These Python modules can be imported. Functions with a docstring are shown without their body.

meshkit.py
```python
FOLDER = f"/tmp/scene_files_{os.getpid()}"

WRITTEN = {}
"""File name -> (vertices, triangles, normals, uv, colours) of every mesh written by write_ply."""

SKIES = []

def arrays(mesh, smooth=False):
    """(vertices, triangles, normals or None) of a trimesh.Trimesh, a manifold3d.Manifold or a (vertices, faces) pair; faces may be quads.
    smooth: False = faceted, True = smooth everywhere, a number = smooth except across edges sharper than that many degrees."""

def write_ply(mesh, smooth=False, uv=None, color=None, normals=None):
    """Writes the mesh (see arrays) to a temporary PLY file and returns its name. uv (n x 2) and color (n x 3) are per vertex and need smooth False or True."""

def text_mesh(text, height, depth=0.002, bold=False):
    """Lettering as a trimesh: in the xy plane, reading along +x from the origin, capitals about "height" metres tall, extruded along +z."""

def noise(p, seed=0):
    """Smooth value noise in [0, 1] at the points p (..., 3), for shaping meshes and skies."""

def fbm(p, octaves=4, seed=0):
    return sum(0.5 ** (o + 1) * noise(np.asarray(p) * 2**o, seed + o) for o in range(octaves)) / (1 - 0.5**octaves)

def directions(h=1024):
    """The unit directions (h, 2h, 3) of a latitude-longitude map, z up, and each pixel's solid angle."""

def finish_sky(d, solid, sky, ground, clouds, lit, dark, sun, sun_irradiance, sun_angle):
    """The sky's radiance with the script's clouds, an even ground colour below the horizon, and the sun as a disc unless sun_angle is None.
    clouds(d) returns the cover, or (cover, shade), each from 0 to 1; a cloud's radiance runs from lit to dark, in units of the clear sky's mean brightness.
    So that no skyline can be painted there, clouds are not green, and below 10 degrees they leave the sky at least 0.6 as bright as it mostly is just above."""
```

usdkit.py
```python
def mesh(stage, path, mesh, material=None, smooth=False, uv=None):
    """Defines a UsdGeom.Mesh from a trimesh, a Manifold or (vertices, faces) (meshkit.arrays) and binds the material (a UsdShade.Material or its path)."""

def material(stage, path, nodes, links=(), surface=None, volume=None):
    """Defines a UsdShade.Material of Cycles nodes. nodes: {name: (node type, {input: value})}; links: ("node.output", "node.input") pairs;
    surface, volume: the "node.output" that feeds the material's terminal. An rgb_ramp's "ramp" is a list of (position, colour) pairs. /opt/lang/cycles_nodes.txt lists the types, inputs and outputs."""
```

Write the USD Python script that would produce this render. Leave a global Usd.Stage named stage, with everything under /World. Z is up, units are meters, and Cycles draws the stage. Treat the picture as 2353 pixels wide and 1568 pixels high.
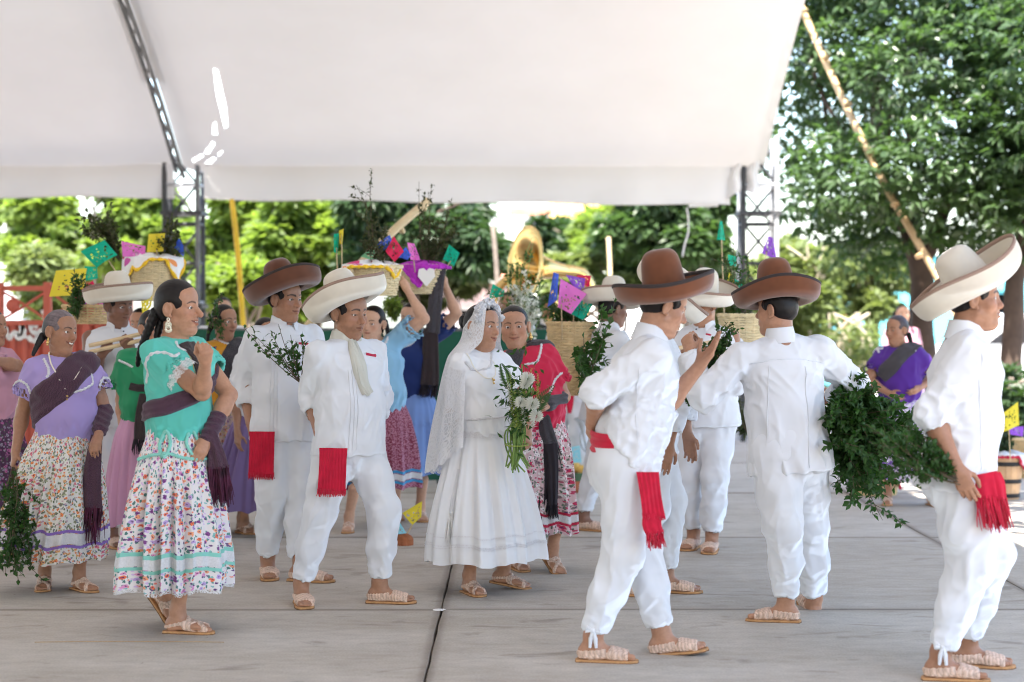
import math, random
from concurrent.futures import ThreadPoolExecutor
import numpy as np, trimesh, usdkit, meshkit
from pxr import Usd, UsdGeom, UsdLux, UsdShade, Sdf, Gf, Vt
from shapely.geometry import Polygon, box as sbox, Point
from scipy.spatial import cKDTree

stage = Usd.Stage.CreateInMemory()
UsdGeom.SetStageUpAxis(stage, 'Z')
UsdGeom.Xform.Define(stage, '/World'); UsdGeom.Scope.Define(stage, '/World/Looks')

# ------------------------------------------------------------------ camera, sky, sun, exposure
EYE = 1.54; FPX = 4412.0; PITCH = math.atan(77 / FPX)      # a 67.5 mm lens at eye level, looking a degree down
cam = UsdGeom.Camera.Define(stage, '/World/camera')
cam.AddTranslateOp().Set(Gf.Vec3d(0, 0, EYE)); cam.AddRotateXOp().Set(90 - math.degrees(PITCH))
cam.CreateHorizontalApertureAttr(36.0); cam.CreateFocalLengthAttr(36.0 * FPX / 2353)
cam.CreateFStopAttr(2.0); cam.CreateFocusDistanceAttr(10.0); cam.CreateExposureAttr(2.45)
SUN = np.array([-0.06, -0.44, 0.90]); SUN /= np.linalg.norm(SUN)
dome = UsdLux.DomeLight.Define(stage, '/World/sky'); dome.CreateIntensityAttr(1.0)
dome.GetPrim().SetCustomDataByKey('kind', 'structure')
skm = usdkit.material(stage, '/World/Looks/sky', {
    's': ('sky_texture', {'sky_type': 'single_scattering', 'sun_disc': False, 'sun_elevation': math.asin(SUN[2]),
                          'sun_rotation': math.atan2(SUN[0], SUN[1]), 'aerosol_density': 2.0}),
    'b': ('background_shader', {'strength': 0.15})}, [('s.color', 'b.color')], surface='b.background')
UsdShade.MaterialBindingAPI.Apply(dome.GetPrim()).Bind(skm)
sun = UsdLux.DistantLight.Define(stage, '/World/sun'); sun.CreateIntensityAttr(1.15); sun.CreateAngleAttr(0.53)
sun.CreateNormalizeAttr(True); sun.CreateColorAttr(Gf.Vec3f(1.0, 0.94, 0.85))
_z = SUN; _x = np.cross([0, 1.0, 0], _z); _x /= np.linalg.norm(_x); _y = np.cross(_z, _x)
sun.AddTransformOp().Set(Gf.Matrix4d(*[*_x, 0, *_y, 0, *_z, 0, 0, 0, 0, 1]))

# ------------------------------------------------------------------ small maths
V = lambda *a: np.array(a, float)
def nrm(v): v = np.asarray(v, float); return v / max(np.linalg.norm(v), 1e-12)
def lerp(a, b, t): return a + (b - a) * t
def sstep(a, b, x): t = np.clip((x - a) / (b - a), 0, 1); return t * t * (3 - 2 * t)
def Rz(d): a = math.radians(d); c, s = math.cos(a), math.sin(a); return np.array([[c, -s, 0], [s, c, 0], [0, 0, 1.0]])
def Rx(d): a = math.radians(d); c, s = math.cos(a), math.sin(a); return np.array([[1.0, 0, 0], [0, c, -s], [0, s, c]])
def Ry(d): a = math.radians(d); c, s = math.cos(a), math.sin(a); return np.array([[c, 0, s], [0, 1.0, 0], [-s, 0, c]])
CP, SP = math.cos(PITCH), math.sin(PITCH)
def ray(px, py):
    u, v = (px - 1176.5) / FPX, (784 - py) / FPX
    return V(u, CP + v * SP, -SP + v * CP)
def at(px, py, d):                        # where a line of sight meets the upright plane d metres off
    r = ray(px, py); return V(0, 0, EYE) + r * (d / r[1])
def gnd(px, py):                          # where it meets the ground
    r = ray(px, py); return V(0, 0, EYE) + r * (EYE / -r[2])

# ------------------------------------------------------------------ prims
_names = {}
def numbered(path):
    n = _names.get(path, 0); _names[path] = n + 1
    return path if n == 0 else f'{path}_{n:03d}'
def meta(p, label=None, cat=None, group=None, kind=None):
    p = p.GetPrim() if hasattr(p, 'GetPrim') else p
    for k, v in (('label', label), ('category', cat), ('group', group), ('kind', kind)):
        if v: p.SetCustomDataByKey(k, v)
    return p
def thing(name, label=None, cat=None, loc=(0, 0, 0), rz=0, group=None, kind=None, parent='/World'):
    path = numbered(f'{parent}/{name}')
    x = UsdGeom.Xform.Define(stage, path); x.AddTranslateOp().Set(Gf.Vec3d(*map(float, loc)))
    if rz: x.AddRotateZOp().Set(float(rz))
    meta(x, label, cat, group, kind); return path
def obj(name, mesh, mat, parent='/World', smooth=True, uv=None, tint=None, label=None, cat=None, group=None, kind=None):
    path = numbered(f'{parent}/{name}')
    m = usdkit.mesh(stage, path, mesh, MAT[mat] if isinstance(mat, str) else mat, smooth, uv)
    if tint is not None:
        UsdGeom.PrimvarsAPI(m).CreatePrimvar('tint', Sdf.ValueTypeNames.Color3fArray, 'vertex').Set(Vt.Vec3fArray.FromNumpy(np.asarray(tint, np.float32)))
    meta(m, label, cat, group, kind); return path
def copy_of(path, name, loc, rz=0, label=None, group=None, cat=None, scale=None):
    new = numbered(f'/World/{name}'); x = UsdGeom.Xform.Define(stage, new)
    p = x.GetPrim(); p.GetReferences().AddInternalReference(path); p.SetInstanceable(True)
    x.ClearXformOpOrder()
    x.AddTranslateOp().Set(Gf.Vec3d(*map(float, loc)))
    if rz: x.AddRotateZOp().Set(float(rz))
    if scale: x.AddScaleOp().Set(Gf.Vec3f(scale, scale, scale))
    meta(p, label, cat, group); return new

class MB:                                 # collects pieces of one mesh
    def __init__(s): s.v, s.f, s.n, s.u, s.t = [], [], 0, [], []
    def add(s, v, f, uv=None, tint=None):
        v = np.asarray(v, float); f = np.asarray(f, int)
        if f.shape[1] == 4: f = np.vstack([f[:, [0, 1, 2]], f[:, [0, 2, 3]]])
        s.v.append(v); s.f.append(f + s.n); s.n += len(v)
        s.u.append(np.zeros((len(v), 2)) if uv is None else uv)
        s.t.append(np.ones((len(v), 3)) if tint is None else np.broadcast_to(np.asarray(tint, float), (len(v), 3)))
        return s
    def tm(s, m, tint=None): return s.add(m.vertices, m.faces, tint=tint)
    def box(s, lo, hi, R=None, c=None, tint=None):
        b = trimesh.creation.box(extents=np.subtract(hi, lo)); v = b.vertices + (np.add(lo, hi)) / 2
        if R is not None: v = v @ np.asarray(R).T
        if c is not None: v = v + c
        return s.add(v, b.faces, tint=tint)
    def tube(s, pts, r, n=8, tint=None, caps=True):
        v, f = tube(pts, r, n, caps); return s.add(v, f, tint=tint)
    @property
    def mesh(s): return np.vstack(s.v), np.vstack(s.f)
    @property
    def uv(s): return np.vstack(s.u)
    @property
    def tint(s): return np.vstack(s.t)
    def put(s, name, mat, parent='/World', smooth=True, useuv=False, usetint=False, **k):
        return obj(name, s.mesh, mat, parent, smooth, s.uv if useuv and smooth in (True, False) else None, s.tint if usetint else None, **k)

def grid_faces(nu, nv, wrapu=False):
    i, j = np.meshgrid(np.arange(nu if wrapu else nu - 1), np.arange(nv - 1), indexing='ij')
    a = i * nv + j; b = ((i + 1) % nu) * nv + j
    return np.stack([a, b, b + 1, a + 1], -1).reshape(-1, 4)
def tube(pts, r, n=8, caps=True):
    P = np.asarray(pts, float); m = len(P); r = np.broadcast_to(np.asarray(r, float), (m,))
    T = np.gradient(P, axis=0); T /= np.maximum(np.linalg.norm(T, axis=1, keepdims=True), 1e-12)
    x = np.cross(T[0], V(0.31, 0.2, 0.93)); x = nrm(x) if np.linalg.norm(x) > 1e-3 else nrm(np.cross(T[0], V(1, 0, 0)))
    a = np.linspace(0, 2 * np.pi, n, endpoint=False); vs = []
    for i in range(m):
        x = nrm(x - T[i] * (x @ T[i])); y = np.cross(T[i], x)
        vs.append(P[i] + r[i] * (np.cos(a)[:, None] * x + np.sin(a)[:, None] * y))
    v = np.array(vs).transpose(1, 0, 2).reshape(-1, 3)      # ring index fastest
    f = grid_faces(n, m, True); f = np.vstack([f[:, [0, 1, 2]], f[:, [0, 2, 3]]])
    if caps:
        c0, c1 = len(v), len(v) + 1; v = np.vstack([v, P[0], P[-1]]); k = np.arange(n)
        f = np.vstack([f, np.stack([k * 0 + c0, ((k + 1) % n) * m, k * m], 1), np.stack([k * 0 + c1, k * m + m - 1, ((k + 1) % n) * m + m - 1], 1)])
    return v, f
def spline(pts, n):
    P = np.asarray(pts, float)
    if len(P) == 2: return P[0] + (P[1] - P[0]) * np.linspace(0, 1, n)[:, None]
    from scipy.interpolate import PchipInterpolator
    t = np.r_[0, np.cumsum(np.linalg.norm(np.diff(P, axis=0), axis=1) + 1e-9)]
    return PchipInterpolator(t, P, axis=0)(np.linspace(0, t[-1], n))
def lathe(prof, n=48, wob=None):
    p = np.asarray(prof, float); a = np.linspace(0, 2 * np.pi, n, endpoint=False)
    v = np.stack([p[None, :, 0] * np.cos(a)[:, None], p[None, :, 0] * np.sin(a)[:, None], np.broadcast_to(p[:, 1], (n, len(p)))], -1)
    if wob is not None: v = wob(v, a)
    return v.reshape(-1, 3), grid_faces(n, len(p), True)
def ico(r, c=(0, 0, 0), k=2): m = trimesh.creation.icosphere(k, r); return m.vertices + np.asarray(c), m.faces
noise = lambda p, seed=0: meshkit.noise(p, seed)

# ------------------------------------------------------------------ materials
MAT = {}
def mat(name, nodes, links, surface='p.BSDF', **k):
    MAT[name] = usdkit.material(stage, '/World/Looks/' + name, nodes, links, surface=surface, **k); return name
def plain(name, col, rough=0.6, nscale=0, namt=0.15, bump=0.0, bscale=200, metallic=0.0, sheen=0.0, spec=0.4, transl=0.0, tint=False, bdist=0.002, bstretch=None):
    """One base colour with a slow change of tone, fine bump, sheen or some light let through."""
    n = {'p': ('principled_bsdf', {'base_color': col, 'roughness': rough, 'metallic': metallic, 'sheen_weight': sheen, 'specular_ior_level': spec})}
    l = []; src = None
    if nscale or bump or tint: n['tc'] = ('texture_coordinate', {})
    if nscale:
        n['n'] = ('noise_texture', {'scale': nscale, 'detail': 5.0, 'roughness': 0.6})
        n['r'] = ('rgb_ramp', {'ramp': [(0.3, tuple(c * (1 - namt) for c in col)), (0.7, tuple(min(1, c * (1 + namt)) for c in col))]})
        l += [('tc.object', 'n.vector'), ('n.fac', 'r.fac')]; src = 'r.color'
    if tint:
        n['a'] = ('attribute', {'attribute': 'tint'}); n['m'] = ('mix', {'mix_type': 'multiply', 'fac': 1.0, 'color1': col})
        if src: l += [(src, 'm.color1')]
        l += [('a.color', 'm.color2')]; src = 'm.color'
    if src: l += [(src, 'p.base_color')]
    if bump:
        n['bn'] = ('noise_texture', {'scale': bscale, 'detail': 3.0}); n['b'] = ('bump', {'strength': bump, 'distance': bdist})
        if bstretch:
            n['mp'] = ('mapping', {'scale': bstretch}); l += [('tc.object', 'mp.vector'), ('mp.vector', 'bn.vector')]
        else: l += [('tc.object', 'bn.vector')]
        l += [('bn.fac', 'b.height'), ('b.normal', 'p.normal')]
    surf = 'p.BSDF'
    if transl:
        n['t'] = ('translucent_bsdf', {'color': col}); n['x'] = ('mix_closure', {'fac': transl})
        if src: l += [(src, 't.color')]
        l += [('p.BSDF', 'x.closure1'), ('t.BSDF', 'x.closure2')]; surf = 'x.closure'
    return mat(name, n, l, surf)

# ------------------------------------------------------------------ smooth solids: distance fields meshed by surface nets
class Field:
    def __init__(s): s.p = []
    def _push(s, f, lo, hi, k, op): s.p.append((f, np.minimum(lo, hi), np.maximum(lo, hi), k, op)); return s
    def cap(s, a, b, ra, rb=None, k=0.01, op='u'):
        a, b = np.asarray(a, float), np.asarray(b, float); rb = ra if rb is None else rb; ab = b - a; L = max(ab @ ab, 1e-12)
        def f(P):
            t = np.clip((P - a) @ ab / L, 0, 1); return np.linalg.norm(P - a - t[:, None] * ab, axis=1) - (ra + (rb - ra) * t)
        r = max(ra, rb); return s._push(f, np.minimum(a, b) - r, np.maximum(a, b) + r, k, op)
    def sph(s, c, r, k=0.01, op='u'): return s.cap(c, c, r, r, k, op)
    def ell(s, c, r, R=None, k=0.01, op='u'):
        c, r = np.asarray(c, float), np.asarray(r, float)
        def f(P):
            q = P - c
            if R is not None: q = q @ R
            q1 = q / r; k0 = np.linalg.norm(q1, axis=1); k1 = np.linalg.norm(q1 / r, axis=1)
            return np.where(k1 > 1e-9, k0 * (k0 - 1) / np.maximum(k1, 1e-9), -r.min())
        m = r.max() if R is not None else r
        return s._push(f, c - m, c + m, k, op)
    def ecap(s, a, b, ra, rb, xd, k=0.02, op='u'):
        a, b = np.asarray(a, float), np.asarray(b, float); ab = b - a; L = np.linalg.norm(ab); z = ab / max(L, 1e-9)
        x = nrm(np.asarray(xd, float) - z * (z @ xd)); y = np.cross(z, x); ra, rb = np.asarray(ra, float), np.asarray(rb, float)
        def f(P):
            q = P - a; h = q @ z; t = np.clip(h / max(L, 1e-9), 0, 1); rr = ra + (rb - ra) * t[:, None]
            w = h - t * L; w = w / rr.min(1) ; u = (q @ x) / rr[:, 0]; v = (q @ y) / rr[:, 1]
            k0 = np.sqrt(u * u + v * v + w * w); k1 = np.sqrt((u / rr[:, 0]) ** 2 + (v / rr[:, 1]) ** 2 + (w / rr.min(1)) ** 2)
            return np.where(k1 > 1e-9, k0 * (k0 - 1) / np.maximum(k1, 1e-9), -rr.min(1))
        m = max(ra.max(), rb.max()); return s._push(f, np.minimum(a, b) - m, np.maximum(a, b) + m, k, op)
    def cut(s, c, n, k=0.004, lo=None, hi=None):         # takes away what lies beyond the plane, inside a box
        c, n = np.asarray(c, float), nrm(n)
        return s._push(lambda P: -((P - c) @ n), V(-9, -9, -9) if lo is None else lo, V(9, 9, 9) if hi is None else hi, k, 'ch')
    def local(s, R, o, sub):                               # another field, turned by R and moved to o
        for f, lo, hi, k, op in sub.p:
            cs = np.array([[x, y, z] for x in (lo[0], hi[0]) for y in (lo[1], hi[1]) for z in (lo[2], hi[2])]) @ R.T + o
            s.p.append(((lambda P, f=f: f((P - o) @ R)), cs.min(0), cs.max(0), k, op))
        return s
    def group(s, sub, k=0.01):                              # a closed sub-solid, with its own cuts, joined on
        lo, hi = sub.bounds(0); return s._push(lambda P: sub.ev(P, .10), lo, hi, k, 'u')
    def ev(s, P, margin=0.05):
        d = np.full(len(P), 0.3)
        for f, lo, hi, k, op in s.p:
            m = margin + k
            if op[-1] == 'h': idx = np.nonzero(((P > lo) & (P < hi)).all(1))[0]
            else: idx = np.nonzero(((P > lo - m) & (P < hi + m)).all(1))[0]
            if not len(idx): continue
            e = f(P[idx]); g = d[idx]
            if op[0] == 'u': h = np.maximum(k - np.abs(g - e), 0) / k; d[idx] = np.minimum(g, e) - h * h * k * 0.25
            else: h = np.maximum(k - np.abs(g + e), 0) / k; d[idx] = np.maximum(g, -e) + h * h * k * 0.25
        return d
    def bounds(s, pad=0.02):
        u = [p for p in s.p if p[4] == 'u']
        return np.min([p[1] for p in u], 0) - pad, np.max([p[2] for p in u], 0) + pad
    def grad(s, P, e=0.002):
        g = np.stack([s.ev(P + V(*(e * (np.arange(3) == i)))) - s.ev(P - V(*(e * (np.arange(3) == i)))) for i in range(3)], 1)
        return g / np.maximum(np.linalg.norm(g, axis=1, keepdims=True), 1e-9)
    def project(s, P, off=0.0, it=7):
        P = np.array(P, float)
        for _ in range(it):
            d = s.ev(P, 0.25) - off; P -= np.clip(d, -0.05, 0.05)[:, None] * s.grad(P) * 0.9
        return P

def nets(fn, lo, hi, h, q=4):
    """Surface nets of the field fn in the box lo..hi with cells of h; only cells near the surface are looked at."""
    lo, hi = np.asarray(lo, float), np.asarray(hi, float); H = h * q
    nb = np.maximum(np.ceil((hi - lo) / H).astype(int), 1)
    ax = [lo[i] + H * np.arange(nb[i] + 1) for i in range(3)]
    G = np.stack(np.meshgrid(*ax, indexing='ij'), -1)
    C = fn(G.reshape(-1, 3), 0.02 + 2.2 * H).reshape(G.shape[:3])
    mn = np.full(nb, 9.0); neg = np.zeros(nb, bool); pos = np.zeros(nb, bool)
    for a in (0, 1):
        for b in (0, 1):
            for c in (0, 1):
                s = C[a:a + nb[0], b:b + nb[1], c:c + nb[2]]; mn = np.minimum(mn, np.abs(s)); neg |= s < 0; pos |= s >= 0
    act = (mn < 1.0 * H) | (neg & pos)
    B = np.argwhere(act)
    if not len(B): return np.zeros((0, 3)), np.zeros((0, 3), int)
    n = nb * q + 1; S = V(n[1] * n[2], n[2], 1).astype(np.int64)
    o = np.stack(np.meshgrid(*[np.arange(q + 1)] * 3, indexing='ij'), -1).reshape(-1, 3)
    ids = np.unique(((B[:, None] * q + o[None]).reshape(-1, 3) @ S))
    ijk = np.stack([ids // S[0], ids // S[1] % n[1], ids % n[2]], 1)
    val = np.full(int(n.prod()), np.nan, np.float32); val[ids] = fn(lo + ijk * h, 0.012 + 2 * h)
    val = val.reshape(n)
    oc = np.stack(np.meshgrid(*[np.arange(q)] * 3, indexing='ij'), -1).reshape(-1, 3)
    cells = (B[:, None] * q + oc[None]).reshape(-1, 3)
    cv = np.stack([val[cells[:, 0] + a, cells[:, 1] + b, cells[:, 2] + c] for a in (0, 1) for b in (0, 1) for c in (0, 1)], 1)
    inside = cv < 0; m = inside.any(1) & ~inside.all(1); cells, cv, inside = cells[m], cv[m], inside[m]
    cor = np.array([[a, b, c] for a in (0, 1) for b in (0, 1) for c in (0, 1)], float)
    acc = np.zeros((len(cells), 3)); cnt = np.zeros(len(cells))
    for i in range(8):
        for ax_ in range(3):
            j = i | (4 >> ax_)
            if j == i or i & (4 >> ax_): continue
            x = inside[:, i] != inside[:, j]; t = np.where(x, cv[:, i] / np.where(x, cv[:, i] - cv[:, j], 1), 0)
            acc += np.where(x[:, None], cor[i] + t[:, None] * (cor[j] - cor[i]), 0); cnt += x
    verts = lo + (cells + acc / cnt[:, None]) * h
    key = cells @ S; order = np.argsort(key); ks = key[order]
    def vid(c):
        k = c @ S; p = np.searchsorted(ks, k); p = np.minimum(p, len(ks) - 1); return np.where(ks[p] == k, order[p], -1)
    F = []
    for ax_, (u, w) in enumerate(((1, 2), (2, 0), (0, 1))):
        e = np.zeros(3, int); e[ax_] = 1
        v0 = inside[:, 0]; j = 4 >> ax_; x = v0 != inside[:, j]
        c = cells[x]; f0 = v0[x]; du = np.zeros(3, int); du[u] = 1; dw = np.zeros(3, int); dw[w] = 1
        Q = np.stack([vid(c), vid(c - du), vid(c - du - dw), vid(c - dw)], 1); ok = (Q >= 0).all(1)
        Q = np.where(f0[:, None], Q, Q[:, ::-1])[ok]; F.append(Q)
    F = np.vstack(F)
    return verts, np.vstack([F[:, [0, 1, 2]], F[:, [0, 2, 3]]])
def solid(field, h, lo=None, hi=None, smooth=1):
    a, b = field.bounds(); a = a if lo is None else np.maximum(a, lo); b = b if hi is None else np.minimum(b, hi)
    v, f = nets(field.ev, a, b, h)
    for _ in range(smooth): v = relax(v, f)
    return v, f
def relax(v, f, a=0.45):
    n = len(v); s = np.zeros((n, 3)); c = np.zeros(n)
    for i, j in ((0, 1), (1, 2), (2, 0)):
        np.add.at(s, f[:, i], v[f[:, j]]); np.add.at(c, f[:, i], 1)
    return v + a * (s / np.maximum(c, 1)[:, None] - v)
def vnormals(v, f):
    n = np.zeros_like(v); fn = np.cross(v[f[:, 1]] - v[f[:, 0]], v[f[:, 2]] - v[f[:, 0]])
    for k in range(3): np.add.at(n, f[:, k], fn)
    return n / np.maximum(np.linalg.norm(n, axis=1, keepdims=True), 1e-12)

# ------------------------------------------------------------------ people
# Person space: x to the person's left, -y ahead, z up, feet on z = 0.
M2 = lambda x, f, z: V(x, -f, z)
def head_field(c):
    """Skin of a head in head space (origin between the eyes' height and the skull's middle). c: the person's looks."""
    F = Field(); w = c.get('wide', 1.0); sm = c.get('smile', 0.0); op = c.get('open', 0.0); eo = c.get('eye', 1.0); pl = c.get('plump', 0.0); fem = c.get('fem', False)
    F.ell(M2(0, -.012, .028), V(.075 * w, .095, .088))
    F.ell(M2(0, .028, .042), V(.062 * w, .052, .052), k=.02)
    F.ell(M2(0, .028, -.032), V((.060 + .004 * pl) * w, .058, .074), k=.02)
    for s in (-1, 1):
        F.cap(M2(s * .047 * w, .004, -.062), M2(s * .010, .058, -.100), .021 + .004 * pl, .019, k=.022)
        F.ell(M2(s * (.040 + .002 * pl) * w, .050, -.028 + .004 * sm), V(.025, .024, .022 + .004 * pl), k=.02)
    F.ell(M2(0, .068, -.101), V(.020, .017, .015 if fem else .017), k=.016)
    if pl: F.ell(M2(0, .028, -.112), V(.046, .042, .018 + .012 * pl), k=.025)
    for s in (-1, 1):
        F.cap(M2(s * .010, .081, .019), M2(s * .046 * w, .062, .017), .0085 if fem else .0100, .007, k=.012)
        F.sph(M2(s * .032, .098, -.001), .0195, k=.016, op='s')
        F.sph(M2(s * .032, .0655, -.001), .0152, k=.004)
    for s in (-1, 1):
        F.ell(M2(s * .0325, .082, -.0012), V(.0122, .02, .0040 * eo), R=Ry(s * 5), k=.0014, op='s')
        F.cap(M2(s * .021, .0815, -.003 + .009), M2(s * .044, .0740, .0065), .0016, .0016, k=.0015, op='s')
    nl = c.get('nose', 1.0)
    F.cap(M2(0, .080, .006), M2(0, .080 + .016 * nl, -.029), .0085, .0125, k=.012)
    F.sph(M2(0, .080 + .017 * nl, -.033), .0122, k=.010)
    for s in (-1, 1):
        F.sph(M2(s * .0140, .087, -.036), .0092, k=.007); F.sph(M2(s * .0070, .095, -.0455), .0036, k=.003, op='s')
    F.ell(M2(0, .068, -.064), V(.033, .020, .025), k=.016)
    mx, mz, dz = .0225 + .009 * sm, -.0655 + .0105 * sm, -.0655 + .001 * sm
    for s in (-1, 1):
        F.cap(M2(s * mx, .0735 - .004 * sm, mz), M2(s * .004, .0905, dz + .0058 + .001 * op), .0028, .0050, k=.004)
        F.cap(M2(s * mx * .9, .0735 - .004 * sm, mz - .003), M2(0, .0890, dz - .0072 - .006 * op), .0034, .0066, k=.004)
        F.cap(M2(s * (mx + .001), .081 - .006 * sm, mz), M2(0, .0985 - .004 * op, dz - .0015 * op), .0016, .0014 + .0052 * op, k=.002, op='s')
        F.ell(M2(s * .0815 * w, -.012, -.008), V(.0085, .021, .034), R=Rz(-s * 26) @ Ry(s * 8), k=.006)
        F.ell(M2(s * .0905 * w, -.006, -.004), V(.0080, .011, .020), R=Rz(-s * 26), k=.004, op='s')
        F.sph(M2(s * .0775 * w, -.001, -.037), .0075, k=.004)
    return F
def head_tint(v, c):
    """Colour of lips, brows, lashes and cheeks on the head, as multipliers of the skin's colour."""
    x, f, z = np.abs(v[:, 0]), -v[:, 1], v[:, 2]; t = np.ones((len(v), 3)); sm = c.get('smile', 0.0); op = c.get('open', 0.0); fem = c.get('fem', False)
    def mixin(m, col): nonlocal t; t = t * (1 - m[:, None]) + np.asarray(col) * m[:, None]
    ch = np.exp(-((x - .043) / .022) ** 2 - ((z + .028) / .022) ** 2) * (f > .03); mixin(ch * .55, (1.08, .86, .82))
    mixin(np.exp(-(x / .014) ** 2 - ((z + .034) / .013) ** 2) * (f > .08) * .6, (1.05, .84, .80))
    mx, mz = .0225 + .009 * sm, -.0655 + .0105 * sm
    q = np.clip(x / mx, 0, 1); mid = -.0655 + (mz + .0655) * q ** 1.5
    up = (.0080 + .001 * op) * (1 - q ** 2.2) + .0012; dn = (.0100 + .007 * op) * (1 - q ** 2.0) + .0012
    lip = ((z - mid < up) & (mid - z < dn) & (x < mx + .002) & (f > .055)).astype(float)
    mixin(lip * .75, c.get('lip', (.80, .50, .50) if fem else (.80, .60, .58)))
    inn = np.exp(-((z - mid + .0015 * op * (1 - q)) / (.0022 + .0042 * op * (1 - q ** 2))) ** 2) * (x < mx) * (f > .055); mixin(np.clip(inn * 1.15, 0, 1) * .85, (.22, .10, .10))
    bx = np.clip((x - .012) / .038, 0, 1); bz = .0205 + .0075 * np.sin(bx * 2.3) - .006 * bx ** 2 + c.get('brow', 0.0) * (1 - bx)
    bw = (.0040 if fem else .0054) * (1 - .55 * bx); mixin(np.clip(1.6 - np.abs(z - bz) / bw, 0, 1) * (x > .011) * (x < .053) * (f > .04) * .95, (.09, .07, .07))
    eo = c.get('eye', 1.0); e = np.sqrt(((x - .0325) / .0135) ** 2 + ((z + .0012) / (.0050 * eo)) ** 2)
    mixin(np.clip(1.35 - np.abs(e - 1.0) / .24, 0, 1) * (f > .05) * np.where(z > -.002, .95, .5), (.14, .10, .10))
    mixin(np.exp(-((x - .032) / .014) ** 2 - ((z + .015) / .006) ** 2) * (f > .05) * .3, (.80, .74, .72))
    mixin(np.exp(-((x - .007) / .0035) ** 2 - ((z + .0445) / .003) ** 2) * (f > .085) * .8, (.30, .18, .16))
    age = c.get('age', 0.0)
    if age: mixin(np.exp(-((x - .020 - .35 * np.clip(-.035 - z, 0, .03)) / .0028) ** 2) * ((z < -.032) & (z > -.066) & (f > .05)) * age, (.72, .62, .60))
    if c.get('beard'): mixin(np.clip((-.045 - z) / .02, 0, 1) * (f > .02) * .35 + np.exp(-(z + .053) ** 2 / .00003 - (x / .022) ** 2) * (f > .08) * .35, (.55, .52, .52))
    return t
HANDS = {'relax': ((14, 24, 16), 12), 'fist': ((72, 88, 55), 48), 'grip': ((48, 62, 40), 38), 'open': ((3, 6, 4), 0), 'half': ((28, 40, 24), 22)}
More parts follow.
